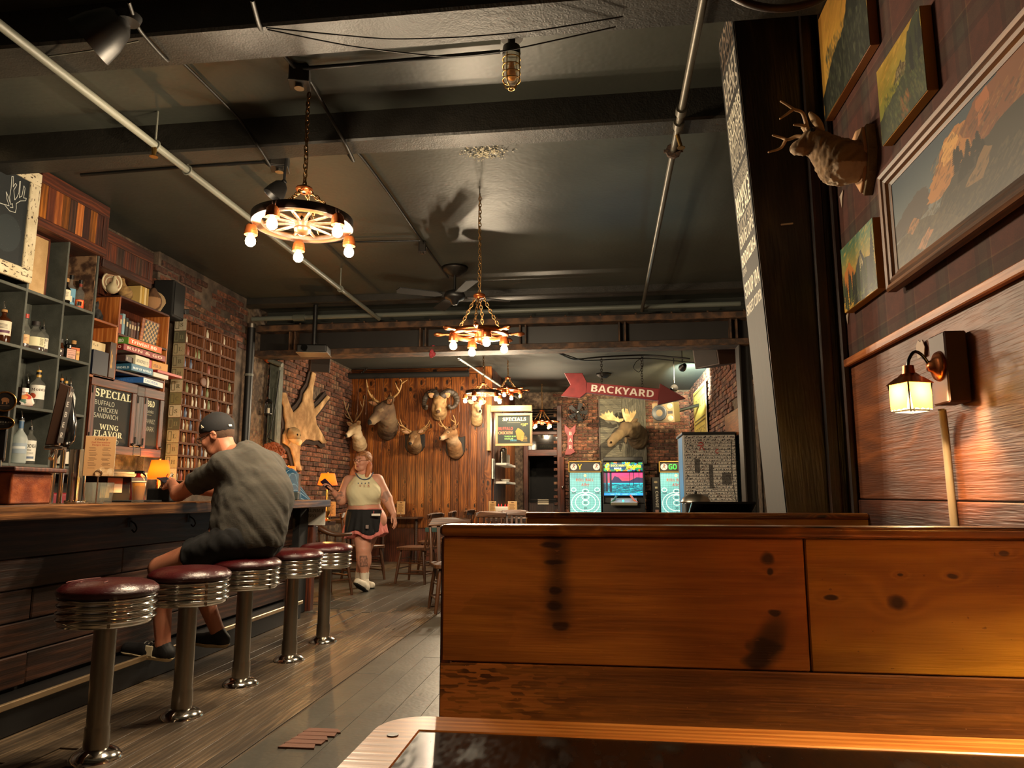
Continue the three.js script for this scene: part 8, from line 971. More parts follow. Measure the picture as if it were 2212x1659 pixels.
  const shoe2 = (he, to, an, patch) => { const d = to.clone().sub(he).normalize(), up2 = V(0, 1, 0).addScaledVector(d, -d.y).normalize(), base = he.clone().addScaledVector(up2, -0.024), L = [cap(A3(he), A3(he.clone().lerp(to, 0.5)), 0.043, 0.044, 0.02), cap(A3(he.clone().lerp(to, 0.5)), A3(to), 0.046, 0.037, 0.03), cap(A3(he.clone().lerp(an, 0.1)), A3(an.clone().lerp(he, 0.25)), 0.041, 0.046, 0.03)], f = field(L), box = bounds(L, 0.025), pl = (x, y, z) => (x - base.x) * up2.x + (y - base.y) * up2.y + (z - base.z) * up2.z, fl = field(L.slice(0, 2).map((q) => g(q, 0.006)));
    M('shoe', nets((x, y, z) => Math.max(f(x, y, z), -pl(x, y, z)), box, 0.007), std('#0e0d0e', 0.6), t); M('shoe_sole', nets((x, y, z) => Math.max(fl(x, y, z), pl(x, y, z) - 0.006, -0.02 - pl(x, y, z)), box, 0.006), std('#c9b690', 0.7), t);
    if (patch) { const c = he.clone().lerp(to, 0.36).addScaledVector(up2, 0.012), sd = d.clone().cross(up2).normalize().negate(); M('shoe_patch', T(cbox(0.05, 0.06, 0.012, 0.004), 0, 0, 0).applyMatrix4(frame(c.clone().addScaledVector(sd, 0.042), sd, up2)), std('#c8bb9c', 0.7), t); M('shoe_laces', [0.35, 0.45, 0.55].map((k) => T(new THREE.TorusGeometry(0.024, 0.004, 5, 14, Math.PI), 0, 0, 0).applyMatrix4(frame(he.clone().lerp(to, k).addScaledVector(up2, 0.03), d, up2))), std('#a8a49a', 0.8), t); } };
  shoe2(LHe, LT, LA, true); shoe2(RHe, RT, RA, false);
  const ph = LH.clone().add(B), pp = solo('phone', T(rbox(0.07, 0.13, 0.009, 0.004), 0, 0, 0).applyMatrix4(frame(ph.clone().add(V(-0.09, 0.03, -0.06)), V(0.15, 0.95, 0.2), V(-0.8, 0.1, -0.6))), std('#1c2230', 0.2), 'dark phone held up in the seated man\'s hands', 'phone');
}
{ // the woman walking toward us
  const B = V(-2.86, 0, -8.45), t = thing('person', 'smiling woman in cream crop top, black apron and pink skirt, walking with a phone', 'person', B), W = (u, v, dz = 0) => onZ(u, v, -8.55 + dz).sub(B), skin = '#c08a72';
  const N = W(786, 1019), RS = W(754, 1040), LS = W(815, 1038), ch = W(786, 1058, 0.02), bl = W(773, 1066, 0.1), br = W(802, 1065, 0.1), wa = W(787, 1094), hp = W(789, 1122), RE = W(737, 1080, 0.06), RW = W(719, 1062, 0.2), LE = W(836, 1078, -0.02), LW = W(850, 1110, 0.06), FH = W(782, 1140, 0.0), FK = W(785, 1188, 0.14), FA = W(788, 1248, 0.1), BH = W(800, 1140, -0.05), BK = W(786, 1190, -0.1), BA = W(776, 1246, -0.16), hc = W(784, 996, 0.03), fwd = V(-0.42, -0.02, 0.9), hm = frame(hc, fwd, V(0.14, 1, 0)), nt = V(0, -0.1, -0.03).applyMatrix4(hm);
  const L = [cap(A3(wa), A3(hp), 0.165, 0.19, 0.1), cap(A3(ch), A3(wa), 0.15, 0.16, 0.1), cap(A3(W(775, 1058)), A3(W(799, 1057)), 0.122, 0.122, 0.08), cap(A3(W(768, 1124)), A3(W(810, 1124)), 0.14, 0.14, 0.08), cap(A3(bl), A3(br), 0.098, 0.098, 0.06), cap(A3(RS), A3(LS), 0.066, 0.066, 0.08), cap(A3(ch), A3(N), 0.11, 0.06, 0.08), cap(A3(N), A3(nt), 0.06, 0.058, 0.04), cap(A3(RS), A3(RE), 0.074, 0.066, 0.03), cap(A3(RE), A3(RW), 0.062, 0.033, 0.02), cap(A3(LS), A3(LE), 0.074, 0.066, 0.03), cap(A3(LE), A3(LW), 0.064, 0.034, 0.02), cap(A3(FH), A3(FK), 0.125, 0.086, 0.03), cap(A3(FK), A3(FA), 0.08, 0.045, 0.02), cap(A3(FK.clone().lerp(FA, 0.28)), A3(FK.clone().lerp(FA, 0.42)), 0.086, 0.082, 0.04), cap(A3(BH), A3(BK), 0.125, 0.086, 0.03), cap(A3(BK), A3(BA), 0.08, 0.045, 0.02)];
  const tatA = FK.clone().lerp(FA, 0.38), tat = (x, y, z, c) => { const dx = (x - tatA.x - 0.02) / 0.042, dy = (y - tatA.y) / 0.062; if (z > tatA.z + 0.03 && Math.abs(dx) < 1 && Math.abs(dy) < 1) { const n = vn(dx * 4 + 9, dy * 6), e = Math.max(Math.abs(dx), Math.abs(dy)) > 0.82 ? 1 : n > 0.5 ? 0.8 : 0.15; c = mix3(c, lin('#3c3434'), 0.75 * e); } const q = LE.clone().add(V(-0.0, 0.03, 0.04)); if (Math.hypot(x - q.x, (y - q.y) * 0.8, z - q.z) < 0.055 * (0.6 + 0.7 * vn(x * 60, y * 60))) c = mix3(c, lin('#5a5654'), 0.55); const r = RE.clone().lerp(RW, 0.4); if (Math.hypot(x - r.x, y - r.y, z - r.z) < 0.07 && vn(x * 70, y * 70) > 0.5) c = mix3(c, lin('#4c4648'), 0.6); return c; };
  M('body', [blob(L, 0.013, plain(skin, tat)), headGeo({ skin, smile: 0.006, brow: '#8a5a3c', lips: '#a05048', fat: 0.006, iris: '#4a5a5a' }).applyMatrix4(hm), handGeo(1, 0.7, skin).applyMatrix4(frame(RW, V(-0.35, 0.75, 0.45), V(0.5, 0.3, -0.4))), handGeo(-1, 0.3, skin, 0.008, 0.2).applyMatrix4(frame(LW, V(0.28, -0.9, 0.12), V(0.9, 0.25, 0.1)))], skinMat, t);
  const g = (q, d) => ({ ...q, ra: q.ra + d, rb: q.rb + d }), top = field([g(L[1], 0.014), g(L[2], 0.014), g(L[4], 0.02), g(L[6], 0.012), cap(A3(ch), A3(wa), 0.17, 0.172, 0.06)]), cx = ch.x, yN = W(786, 1026).y, yH = W(786, 1092).y;
  wear((x, y, z) => { const h = clamp((y - ch.y) / (N.y - ch.y)); return Math.max(top(x, y, z), yH + 0.008 * Math.sin(x * 12) - y, y - yN - 0.9 * Math.pow(Math.abs(x - cx), 1.4), Math.abs(x - cx) - lerp(0.25, 0.1, Math.pow(h, 0.8))); }, [cx - 0.32, yH - 0.03, -0.4], [cx + 0.32, N.y + 0.04, 0.4], 0.011, std('#d3c9a4', 0.9), 'crop_top', t, 0.014, 16);
  const fs = 1; M('neck_band', taper([W(768, 1022, 0.09), W(776, 1032, 0.155), W(788, 1036, 0.165), W(800, 1031, 0.155), W(806, 1021, 0.1)], 0.007, 0.007, 6, 20), std('#4a5468', 0.9), t);
  for (let i = 0; i < 4; i++) { const p = W(774 + i * 7.6, 1044 + (i === 3 ? -1 : 0), 0.203 - Math.abs(i - 1.5) * 0.006); M('star_print', T(extrude(Array.from({ length: 10 }, (_, k) => { const a = k * 0.628 + 1.57, r = k % 2 ? 0.005 : 0.0105; return [Math.cos(a) * r, Math.sin(a) * r]; }), 0.003, 0), p.x, p.y, p.z), std('#3a4a66', 0.9), t); }
  'USA'.split('').forEach((c, i) => { const p = W(778.5 + i * 9, 1049, 0.207); M('letter_print', T(plane(0.034, 0.038), p.x, p.y, p.z + 0.004), print(32, 36, (q) => { q.fillStyle = '#d3c9a4'; q.fillRect(0, 0, 32, 36); chalk(q, c, 5, 31, 32, '#9a4a3c', 'sans-serif', 1, 'bold'); }, 0.9), t); });
  const cone = (ya, yb, a0, a1, b0, b1) => (x, y, z) => { const k = clamp((ya - y) / (ya - yb)), a = lerp(a0, a1, k), b = lerp(b0, b1, k), an = Math.atan2(z, x - hp.x), ru = 1 + 0.05 * k * Math.sin(an * 11 + 1); return Math.max((Math.hypot((x - hp.x) / (a * ru), (z - hp.z) / (b * ru)) - 1) * Math.min(a, b), y - ya, yb + 0.03 * Math.sin(an * 3 + 2.4) - y); };
  const yA = W(788, 1098).y, yB = W(788, 1157).y; wear(cone(yA, yB, 0.205, 0.275, 0.19, 0.25), [hp.x - 0.34, yB - 0.05, hp.z - 0.32], [hp.x + 0.34, yA + 0.03, hp.z + 0.32], 0.012, std('#c9746c', 0.85), 'skirt', t, 0.015);
  const y2 = W(788, 1149).y, y3 = W(788, 1100).y, ap = cone(y3, y2, 0.222, 0.262, 0.207, 0.262); wear((x, y, z) => Math.max(ap(x, y, z), hp.z + 0.04 - z, Math.abs(x - hp.x - 0.012) - 0.205), [hp.x - 0.3, y2 - 0.05, hp.z - 0.02], [hp.x + 0.3, y3 + 0.03, hp.z + 0.34], 0.011, std('#0f0e10', 0.85), 'apron', t, 0.008);
  const pk = W(812, 1112, 0.235); M('order_pad', T(cbox(0.1, 0.025, 0.012, 0.002), pk.x, pk.y, pk.z - 0.0, 0, 0.3), mt.whiteplastic, t); M('pen', rod([pk.x - 0.03, pk.y, pk.z], [pk.x - 0.025, pk.y + 0.045, pk.z + 0.005], 0.006), std('#a04a4c', 0.5), t); const lb = W(793, 1138, 0.275); M('apron_label', T(cbox(0.035, 0.042, 0.006, 0.001), lb.x, lb.y, lb.z - 0.0), std('#8a7a74', 0.8), t);
  // hair: fringe and two bunches, glasses
  const hf = field([ell([0, 0.035, -0.02], [0.086, 0.09, 0.1])]); M('hair', nets((x, y, z) => Math.max(hf(x, y, z), Math.min(z - 0.03, 0.05 + 0.16 * Math.abs(x) - y)), [[-0.12, -0.09, -0.15], [0.12, 0.15, 0.12]], 0.007, null, (x, y, z) => 0.012 * (vn(x * 110 + 50, y * 18) - 0.5)).applyMatrix4(hm), grain(['#6a3c22', '#b8804a'], { w: 64, h: 64, size: 0.1, sc: 10, rough: 0.6 }), t);
  const pig = std('#a8643c', 0.7); for (const s of [-1, 1]) { const p = (x, y, z) => V(x * s, y, z).applyMatrix4(hm); M('bunch', [0, 1, 2, 3].map((k) => taper([p(0.075, 0.0, -0.04), p(0.098, -0.05, -0.035 + k * 0.01), p(0.1 + k * 0.008, -0.13, -0.01 + k * 0.012), p(0.092 + k * 0.01, -0.21, 0.02 + k * 0.012)], (u) => 0.014 + 0.012 * Math.sin(u * 2.8), 0, 7, 10)), pig, t); M('hair_tie', T(new THREE.SphereGeometry(0.022, 10, 8), ...A3(p(0.09, -0.03, -0.038))), std('#a86a68', 0.8), t); }
  glassesOn(t, hm, std('#7a5a4a', 0.4), 0.021);
  // socks and shoes
  const white = std('#cfc6b4', 0.7); M('sock', [taper([FK.clone().lerp(FA, 0.82), FA.clone().add(V(0, -0.03, 0.01))], 0.056, 0.05, 12, 6), taper([BK.clone().lerp(BA, 0.82), BA.clone().add(V(0, -0.05, 0.01))], 0.056, 0.05, 12, 6)], white, t);
  const shoe = (h, to, an) => { const d = to.clone().sub(h).normalize(), up2 = V(0, 1, 0).addScaledVector(d, -d.y).normalize(), base = h.clone().addScaledVector(up2, -0.028), Q = [cap(A3(h), A3(h.clone().lerp(to, 0.55)), 0.042, 0.046, 0.02), cap(A3(h.clone().lerp(to, 0.55)), A3(to), 0.048, 0.042, 0.03), cap(A3(h.clone().lerp(an, 0.1)), A3(an.clone().lerp(h, 0.35)), 0.042, 0.047, 0.03)], f = field(Q), fl = field(Q.slice(0, 2).map((q) => g(q, 0.008))), box = bounds(Q, 0.03), pl = (x, y, z) => (x - base.x) * up2.x + (y - base.y) * up2.y + (z - base.z) * up2.z; M('shoe', nets((x, y, z) => Math.max(f(x, y, z), -pl(x, y, z)), box, 0.008), white, t); M('shoe_sole', nets((x, y, z) => Math.max(fl(x, y, z), pl(x, y, z) - 0.004, -0.014 - pl(x, y, z)), box, 0.007), std('#14120f', 0.8), t); };
  const fh = V(FA.x + 0.03, 0.045, FA.z + 0.04); shoe(fh, fh.clone().add(V(-0.055, 0.085, 0.14)), FA); const bh = V(BA.x + 0.0, 0.045, BA.z - 0.02); shoe(bh, bh.clone().add(V(0.17, 0.0, 0.06)), BA);
  solo('phone', T(rbox(0.075, 0.15, 0.01, 0.004), 0, 0, 0).applyMatrix4(frame(RW.clone().add(B).add(V(-0.05, 0.085, 0.075)), V(-0.3, 0.5, -0.8), V(-0.55, 0.8, 0.3))), std('#2a2230', 0.3), 'dark phone in the walking woman\'s raised hand', 'phone');
}
{ // the barman bending over at the end of the bar
  const B = V(-3.2, 0, -7.35), t = thing('person', 'curly red-haired barman in a blue striped shirt looking down at the end of the bar', 'person', B), W = (u, v, z) => onZ(u, v, z).sub(B), skin = '#c08468';
  const N = W(606, 1016, -7.3), LS = W(625, 1030, -7.16), RS = W(592, 1030, -7.45), mid = W(613, 1068, -7.33), hip = V(0.03, 0.93, -0.02), LE = W(634, 1074, -7.1), LW = W(606, 1080, -7.0), RE = W(590, 1075, -7.4), RW = W(580, 1076, -7.2), hc = W(588, 993, -7.3), hm = frame(hc, V(-0.82, -0.45, 0.3), V(-0.15, 1, 0)); hm.scale(V(1.12, 1.12, 1.12));
  const L = [cap(A3(hip), A3(mid), 0.15, 0.16, 0.08), cap(A3(mid), A3(N), 0.15, 0.07, 0.08), cap(A3(LS), A3(RS), 0.075, 0.075, 0.06), cap(A3(N), A3(V(0, -0.1, -0.03).applyMatrix4(hm)), 0.06, 0.06, 0.03), cap(A3(LS), A3(LE), 0.06, 0.05, 0.02), cap(A3(LE), A3(LW), 0.05, 0.032, 0.02), cap(A3(RS), A3(RE), 0.06, 0.05, 0.02), cap(A3(RE), A3(RW), 0.05, 0.032, 0.02), cap([0.08, 0.9, 0.06], [0.08, 0.48, 0.07], 0.095, 0.065), cap([0.08, 0.48, 0.07], [0.08, 0.08, 0.05], 0.06, 0.045), cap([0.0, 0.9, -0.1], [0.0, 0.48, -0.1], 0.095, 0.065), cap([0.0, 0.48, -0.1], [0.0, 0.08, -0.12], 0.06, 0.045)];
  M('body', [blob(L, 0.014, plain(skin)), headGeo({ skin, beard: '#8a4420', stubble: 0.95, brow: '#7a3c1c' }).applyMatrix4(hm), handGeo(1, 0.5, skin).applyMatrix4(frame(LW, V(-0.9, -0.05, 0.3), V(0, 1, 0))), handGeo(-1, 0.5, skin).applyMatrix4(frame(RW, V(-0.9, -0.05, 0.2), V(0, 1, 0)))], skinMat, t);
  const g = (q, d) => ({ ...q, ra: q.ra + d, rb: q.rb + d }), sf = field([...L.slice(0, 3).map((q) => g(q, 0.018)), g(L[4], 0.016), cap(A3(LE), A3(LE.clone().lerp(LW, 0.6)), 0.066, 0.055, 0.03), g(L[6], 0.016)]); const stripes = std(0xffffff, 0.85); stripes.map = dataTex(128, 64, (u, v) => { const s = Math.abs(((u * 6) % 1) - 0.5) < 0.09; return s ? hex('#8ea6b4') : mix3(hex('#123f5c'), hex('#1a5274'), vn(u * 60, v * 60)); }, true, 0.24, 0.24); stripes.map.wrapS = stripes.map.wrapT = THREE.RepeatWrapping;
  wear((x, y, z) => Math.max(sf(x, y, z), 0.86 - y, y - N.y - 0.03), [-0.4, 0.82, -0.42], [0.42, N.y + 0.06, 0.5], 0.012, stripes, 'striped_shirt', t, 0.02); M('collar', [T(new THREE.TorusGeometry(0.075, 0.016, 8, 24), N.x, N.y + 0.02, N.z, 1.3, 0, 0.2)], stripes, t);
  wear(field([g(L[8], 0.012), g(L[9], 0.02), g(L[10], 0.012), g(L[11], 0.02), cap(A3(hip), [0.03, 0.86, -0.02], 0.155, 0.15, 0.05)]), [-0.25, 0.03, -0.32], [0.28, 1.12, 0.25], 0.014, std('#141318', 0.9), 'trousers', t, 0.012); M('shoe', [T(rbox(0.28, 0.08, 0.1, 0.03), 0.03, 0.04, 0.05), T(rbox(0.28, 0.08, 0.1, 0.03), -0.05, 0.04, -0.12)], mt.black, t);
  const curls = []; for (let i = 0; i < 190; i++) { const a = rnd() * 6.283, b = Math.acos(rr(-0.25, 1)), x = Math.sin(b) * Math.cos(a), y = Math.cos(b), z = Math.sin(b) * Math.sin(a); if (z > 0.35 && y < 0.42) continue; if (y < 0.05 && z > 0.0) continue; const g2 = new THREE.TorusGeometry(rr(0.014, 0.024), rr(0.007, 0.01), 6, 10, 4.6); curls.push(T(g2, x * 0.088, 0.042 + y * 0.094, -0.016 + z * 0.098, rnd() * 6, rnd() * 6, rnd() * 6)); } const base = blob([ell([0, 0.045, -0.025], [0.084, 0.084, 0.094])], 0.008); const hg = merge([nets((x, y, z) => Math.max(field([ell([0, 0.045, -0.02], [0.086, 0.088, 0.098])])(x, y, z), Math.min(z - 0.03, 0.06 - y)), [[-0.11, -0.06, -0.14], [0.11, 0.16, 0.12]], 0.008), ...curls]); M('curly_hair', hg.applyMatrix4(hm), std('#8a431c', 0.7), t);
}
// ---------------------------------------------------------------- pipes, conduits, cables, fans under the ceiling
const C0 = CEIL - 0.03, BM = 3.29, cy = (u, v, y = C0) => onY(u, v, y);
function clampOn(t, p, r, m) { M('pipe_clamp', [T(new THREE.TorusGeometry(r * 1.25, r * 0.3, 6, 16), p.x, p.y, p.z), T(cbox(0.012, CEIL - p.y, 0.012), p.x, (CEIL + p.y) / 2, p.z)], m, t); }
{
  const pg = thing('ceiling_pipe', 'long pale grey pipe running down the left of the ceiling over the bar', 'pipe'), x = onY(0, 54, 3.27).x, r = 0.024; M('pipe', rod([x, 3.27, 2.3], [x, 3.27, -8.5], r, r, 14), mt.galv, pg); for (const [u, v] of [[335, 318], [405, 356], [735, 628]]) { const p = V(x, 3.27, onX(u, v, x).z); clampOn(pg, p, r, mt.galv); } { const p = onX(333, 325, x); M('sprinkler', [T(cyl(0.012, 0.018, 0.05, 10), x, 3.2, p.z), T(cyl(0.026, 0.026, 0.004, 14), x, 3.19, p.z)], mt.brass, pg); }
  const q = thing('ceiling_pipe', 'dark iron sprinkler pipe on the right of the ceiling near the pier', 'pipe'), x2 = onY(1519, 0, 3.27).x; M('pipe', rod([x2, 3.27, 2.3], [x2, 3.27, -8.5], 0.02, 0.02, 14), std('#5a564c', 0.4, { metalness: 0.5 }), q); const ex = std('#5a564c', 0.4, { metalness: 0.5 });
  for (const [u, v] of [[1472, 245], [1466, 270]]) { const z = onX(u, v, x2).z; M('coupling', rod([x2, 3.27, z + 0.03], [x2, 3.27, z - 0.03], 0.032, 0.032, 14), ex, q); } { const z = onX(1455, 338, x2).z; M('flange', [rod([x2, 3.27, z + 0.012], [x2, 3.27, z - 0.012], 0.05, 0.05, 8), rod([x2 - 0.06, 3.27, z], [x2 + 0.06, 3.27, z], 0.012)], mt.rust, q); const z3 = onX(1462, 265, x2).z; M('sprinkler', [rod([x2, 3.25, z3], [x2 + 0.02, 3.17, z3], 0.012), T(cyl(0.024, 0.024, 0.004, 14), x2 + 0.02, 3.165, z3)], mt.brass, q); }
  const h = thing('ceiling_pipe', 'horizontal grey-green pipe crossing in front of the steel girder', 'pipe'), y = onZ(900, 678, -8.5).y; M('pipe', [rod([LX, y, -8.5], [1.6, y, -8.5], 0.03, 0.03, 14)], std('#5c6058', 0.45), h); M('coupling', rod([-3.85, y, -8.5], [-3.7, y, -8.5], 0.045), std('#4c5048', 0.45), h);
  const b = thing('ceiling_pipe', 'pale conduit slanting across the back room behind the small chandeliers', 'pipe'), A = onY(1020, 757, 3.2), B = onY(1130, 872, 3.2); M('pipe', rod([A.x, 2.9, -9.2], [onZ(1122, 862, -14.6).x, onZ(1122, 862, -14.6).y, -14.6], 0.02, 0.02, 10), mt.galv, b); M('strap', T(new THREE.TorusGeometry(0.03, 0.006, 6, 14), A.x, 2.9, -9.25), mt.galv, b);
}
const wire = (name, label, pts, r, m, cat) => solo(name, tube(pts, r, 6, pts.length * 8, false, 0.3), m, label, cat);
const cond = std('#1d1a16', 0.5);
wire('ceiling_conduit', 'bent dark conduit from the near black spotlight down the left ceiling to the second spotlight', [cy(278, 4, BM), cy(300, 62, BM), cy(362, 132, BM), V(cy(405, 148).x, C0, -3.32), cy(515, 255), V(cy(528, 285, BM).x, BM - 0.005, -4.06), V(cy(536, 310, BM).x, BM - 0.005, -4.33), V(cy(566, 342).x, C0, -4.6), cy(606, 342)], 0.009, cond, 'conduit');
wire('ceiling_conduit', 'dark conduit from the top beam through the chandelier junction box toward the ceiling fan', [cy(545, 0, BM), cy(562, 60, BM), V(cy(610, 120).x, C0, -3.28), cy(640, 150), cy(668, 172), cy(698, 225), V(cy(730, 285, BM).x, BM - 0.005, -4.06), V(cy(738, 312, BM).x, BM - 0.005, -4.33), V(cy(752, 330).x, C0, -4.55), cy(775, 332), cy(845, 425), cy(905, 512), cy(968, 600)], 0.011, cond, 'conduit');
wire('ceiling_conduit', 'straight dark conduit from the junction box across to the caged lamp', [cy(655, 148), cy(760, 140), cy(900, 128), cy(1080, 112)], 0.013, mt.black, 'conduit');
wire('ceiling_conduit', 'dark conduit running from the left wall to the second black spotlight', [cy(175, 378), cy(300, 368), cy(440, 358), cy(600, 348)], 0.014, mt.black, 'conduit');
wire('ceiling_conduit', 'thin dark conduit right of the nearest chandelier', [cy(700, 524), cy(800, 522), cy(910, 520)], 0.01, mt.black, 'conduit');
wire('ceiling_cable', 'upper thin black cable sagging across the near beam', [cy(575, 60, BM), cy(830, 84, 3.22), cy(1000, 80, 3.2), cy(1160, 66, 3.22), cy(1345, 36, BM)], 0.0035, mt.black, 'cable'); wire('ceiling_cable', 'lower thin black cable sagging down to the caged lamp', [cy(578, 64, BM), cy(760, 100, 3.2), cy(960, 122, 3.18), cy(1100, 108, 3.2), cy(1330, 58, BM)], 0.0035, mt.black, 'cable'); wire('ceiling_cable', 'pale cable looping under the near beam beside the left pipe', [cy(100, 122, 3.3), cy(200, 108, 3.25), cy(300, 88, BM)], 0.004, mt.galv, 'cable');
{ // junction boxes
  const j = (label, u, v, w = 0.1) => { const p = cy(u, v, C0), t = thing('junction_box', label, 'junction box', [p.x, CEIL - 0.05, p.z], 0.3); M('box', cbox(w, 0.1, w, 0.008), mt.iron, t); M('cover', T(cbox(w * 1.04, 0.006, w * 1.04), 0, -0.052, 0), mt.black, t); M('knockout', T(cyl(w * 0.25, w * 0.2, 0.02, 14), 0.0, -0.075, 0), mt.steel, t); };
  j('black junction box the nearest chandelier hangs from', 648, 158, 0.11); j('black junction box above the second black spotlight', 605, 345, 0.12); j('small junction box on the conduit before the ceiling fan', 912, 528, 0.07);
  // bullet spotlights
  const sp = (label, p, dirTo, s, stemY) => { const t = thing('bullet_spotlight', label, 'spotlight', p, 0, 'black bullet spotlights over the bar'); const d = V(...dirTo).normalize(), q = new THREE.Quaternion().setFromUnitVectors(V(0, -1, 0), d); const g = lathe([[0, 0.15], [0.03, 0.145], [0.055, 0.12], [0.075, 0.06], [0.085, 0], [0.082, 0], [0.07, 0.06], [0.045, 0.1], [0, 0.11]].map(([r, y]) => [r * s, (y - 0.07) * s]), 28); const m = M('shade', g, std('#0e0c0b', 0.42), t); m.quaternion.copy(q); M('lamp_face', T(new THREE.CircleGeometry(0.07 * s, 20).rotateX(Math.PI / 2), 0, -0.03 * s, 0), std('#3a3832', 0.3), m); const top = d.clone().multiplyScalar(-0.085 * s); M('knuckle', [T(new THREE.SphereGeometry(0.022 * s, 10, 8), top.x, top.y, top.z), rod(top, [top.x + 0.01, stemY - p.y - 0.03, top.z], 0.009), T(cyl(0.05, 0.06, 0.03, 16), top.x + 0.01, stemY - p.y - 0.03, top.z)], mt.black, t); };
  sp('big black bullet spotlight at the top left, hung from the near beam', onZ(228, 66, -2.8), [-0.72, -0.6, 0.1], 1.35, 3.3); sp('smaller black bullet spotlight just above the nearest wagon-wheel chandelier', onZ(600, 410, -4.5), [-0.45, -0.8, 0.2], 0.85, CEIL);
  // caged lamp
  const p = onZ(1105, 150, -3.45), c = thing('caged_lamp', 'caged jelly-jar lamp with an unlit amber bulb hanging from the ceiling centre', 'lamp', [p.x, p.y, -3.45]); M('cap', [T(cyl(0.048, 0.045, 0.05, 18), 0, 0.075, 0), rod([0, 0.12, 0], [0, CEIL - p.y, 0], 0.02), T(cyl(0.06, 0.065, 0.03, 16), 0, CEIL - p.y - 0.03, 0)], mt.iron, c); M('jar', lathe([[0, -0.085], [0.024, -0.08], [0.037, -0.06], [0.039, 0.08], [0.037, 0.08], [0.034, -0.056], [0, -0.08]], 20), mt.glassClear, c); M('bulb', T(lathe([[0, -0.05], [0.018, -0.045], [0.026, -0.025], [0.018, 0.01], [0.012, 0.05], [0, 0.05]], 16), 0, -0.01, 0), phys('#c87a1c', 0.15, { clearcoat: 0.5 }), c);
  const cg = []; for (const y of [0.055, 0.015, -0.025, -0.062]) cg.push(T(new THREE.TorusGeometry(0.046, 0.003, 5, 24), 0, y, 0, Math.PI / 2)); for (let i = 0; i < 4; i++) { const a = i * 1.571 + 0.4; cg.push(tube([[Math.cos(a) * 0.047, 0.08, Math.sin(a) * 0.047], [Math.cos(a) * 0.047, -0.06, Math.sin(a) * 0.047], [Math.cos(a) * 0.025, -0.1, Math.sin(a) * 0.025], [0, -0.104, 0]], 0.003, 5)); } cg.push(T(new THREE.TorusGeometry(0.016, 0.004, 5, 14), 0, -0.108, 0, Math.PI / 2)); M('cage', cg, mt.brass, c);
  // ceiling fans
  const fan = (label, p, cl, rot, R, n = 4) => { const t = thing('ceiling_fan', label, 'fan', p, rot); M('motor', lathe([[0, 0.06], [0.05, 0.06], [0.1, 0.04], [0.115, 0.0], [0.1, -0.03], [0.05, -0.05], [0.03, -0.09], [0, -0.095]], 24), mt.black, t); M('canopy', T(lathe([[0, 0], [0.14, -0.0], [0.13, -0.03], [0.05, -0.09], [0, -0.09]], 24), 0, cl - p.y, 0), mt.iron, t); M('rod', rod([0, 0.05, 0], [0, cl - p.y - 0.06, 0], 0.013), mt.black, t); for (let i = 0; i < n; i++) { const bl = uvBox(extrude([[0.14, -0.02], [0.2, -0.055], [R, -0.07], [R + 0.02, 0], [R, 0.07], [0.2, 0.055], [0.14, 0.02]], 0.008, 0.002).rotateX(-Math.PI / 2 + 0.15), 'x'); M('blade', bl, mt.blackmatt, t, [0, 0, 0], [0, i * 2 * Math.PI / n, 0]); } };
  const f = onZ(982, 640, -7.3); fan('dark ceiling fan left of the ship-wheel chandelier under the front ceiling', V(f.x, f.y, -7.3), CEIL, 0.5, 0.6); const f2 = onZ(1304, 800, -13.2); fan('dark ceiling fan behind the big arrow sign', V(f2.x, f2.y, -13.2), BACKC, 0.9, 0.55);
}
{ // flaking paint above the second chandelier
  const c = cy(1045, 330, CEIL - 0.002), fl = []; for (let i = 0; i < 240; i++) { const a = rnd() * 6.28, r = Math.pow(rnd(), 0.7), x = Math.cos(a) * r * 0.17 + (rnd() < 0.4 ? rnd() * 0.1 : 0), z = Math.sin(a) * r * 0.12, s = rr(0.008, 0.028) * (1.2 - r * 0.7); fl.push(T(extrude([[0, 0], [s, s * 0.2], [s * 0.8, s * 0.7], [s * 0.2, s * 0.6]], 0.001, 0), c.x + x, c.y - 0.002 - rnd() * 0.004, c.z + z, Math.PI / 2 + rr(-0.5, 0.5), rr(-0.4, 0.4), rnd() * 6)); }
  const m = solo('flaking_paint', fl, std('#b5ad94', 0.4, { side: THREE.DoubleSide }), 'patch of pale flaking paint on the ceiling behind the beam, above the ship-wheel chandelier', 'flaking paint'); m.userData.kind = 'stuff';
}
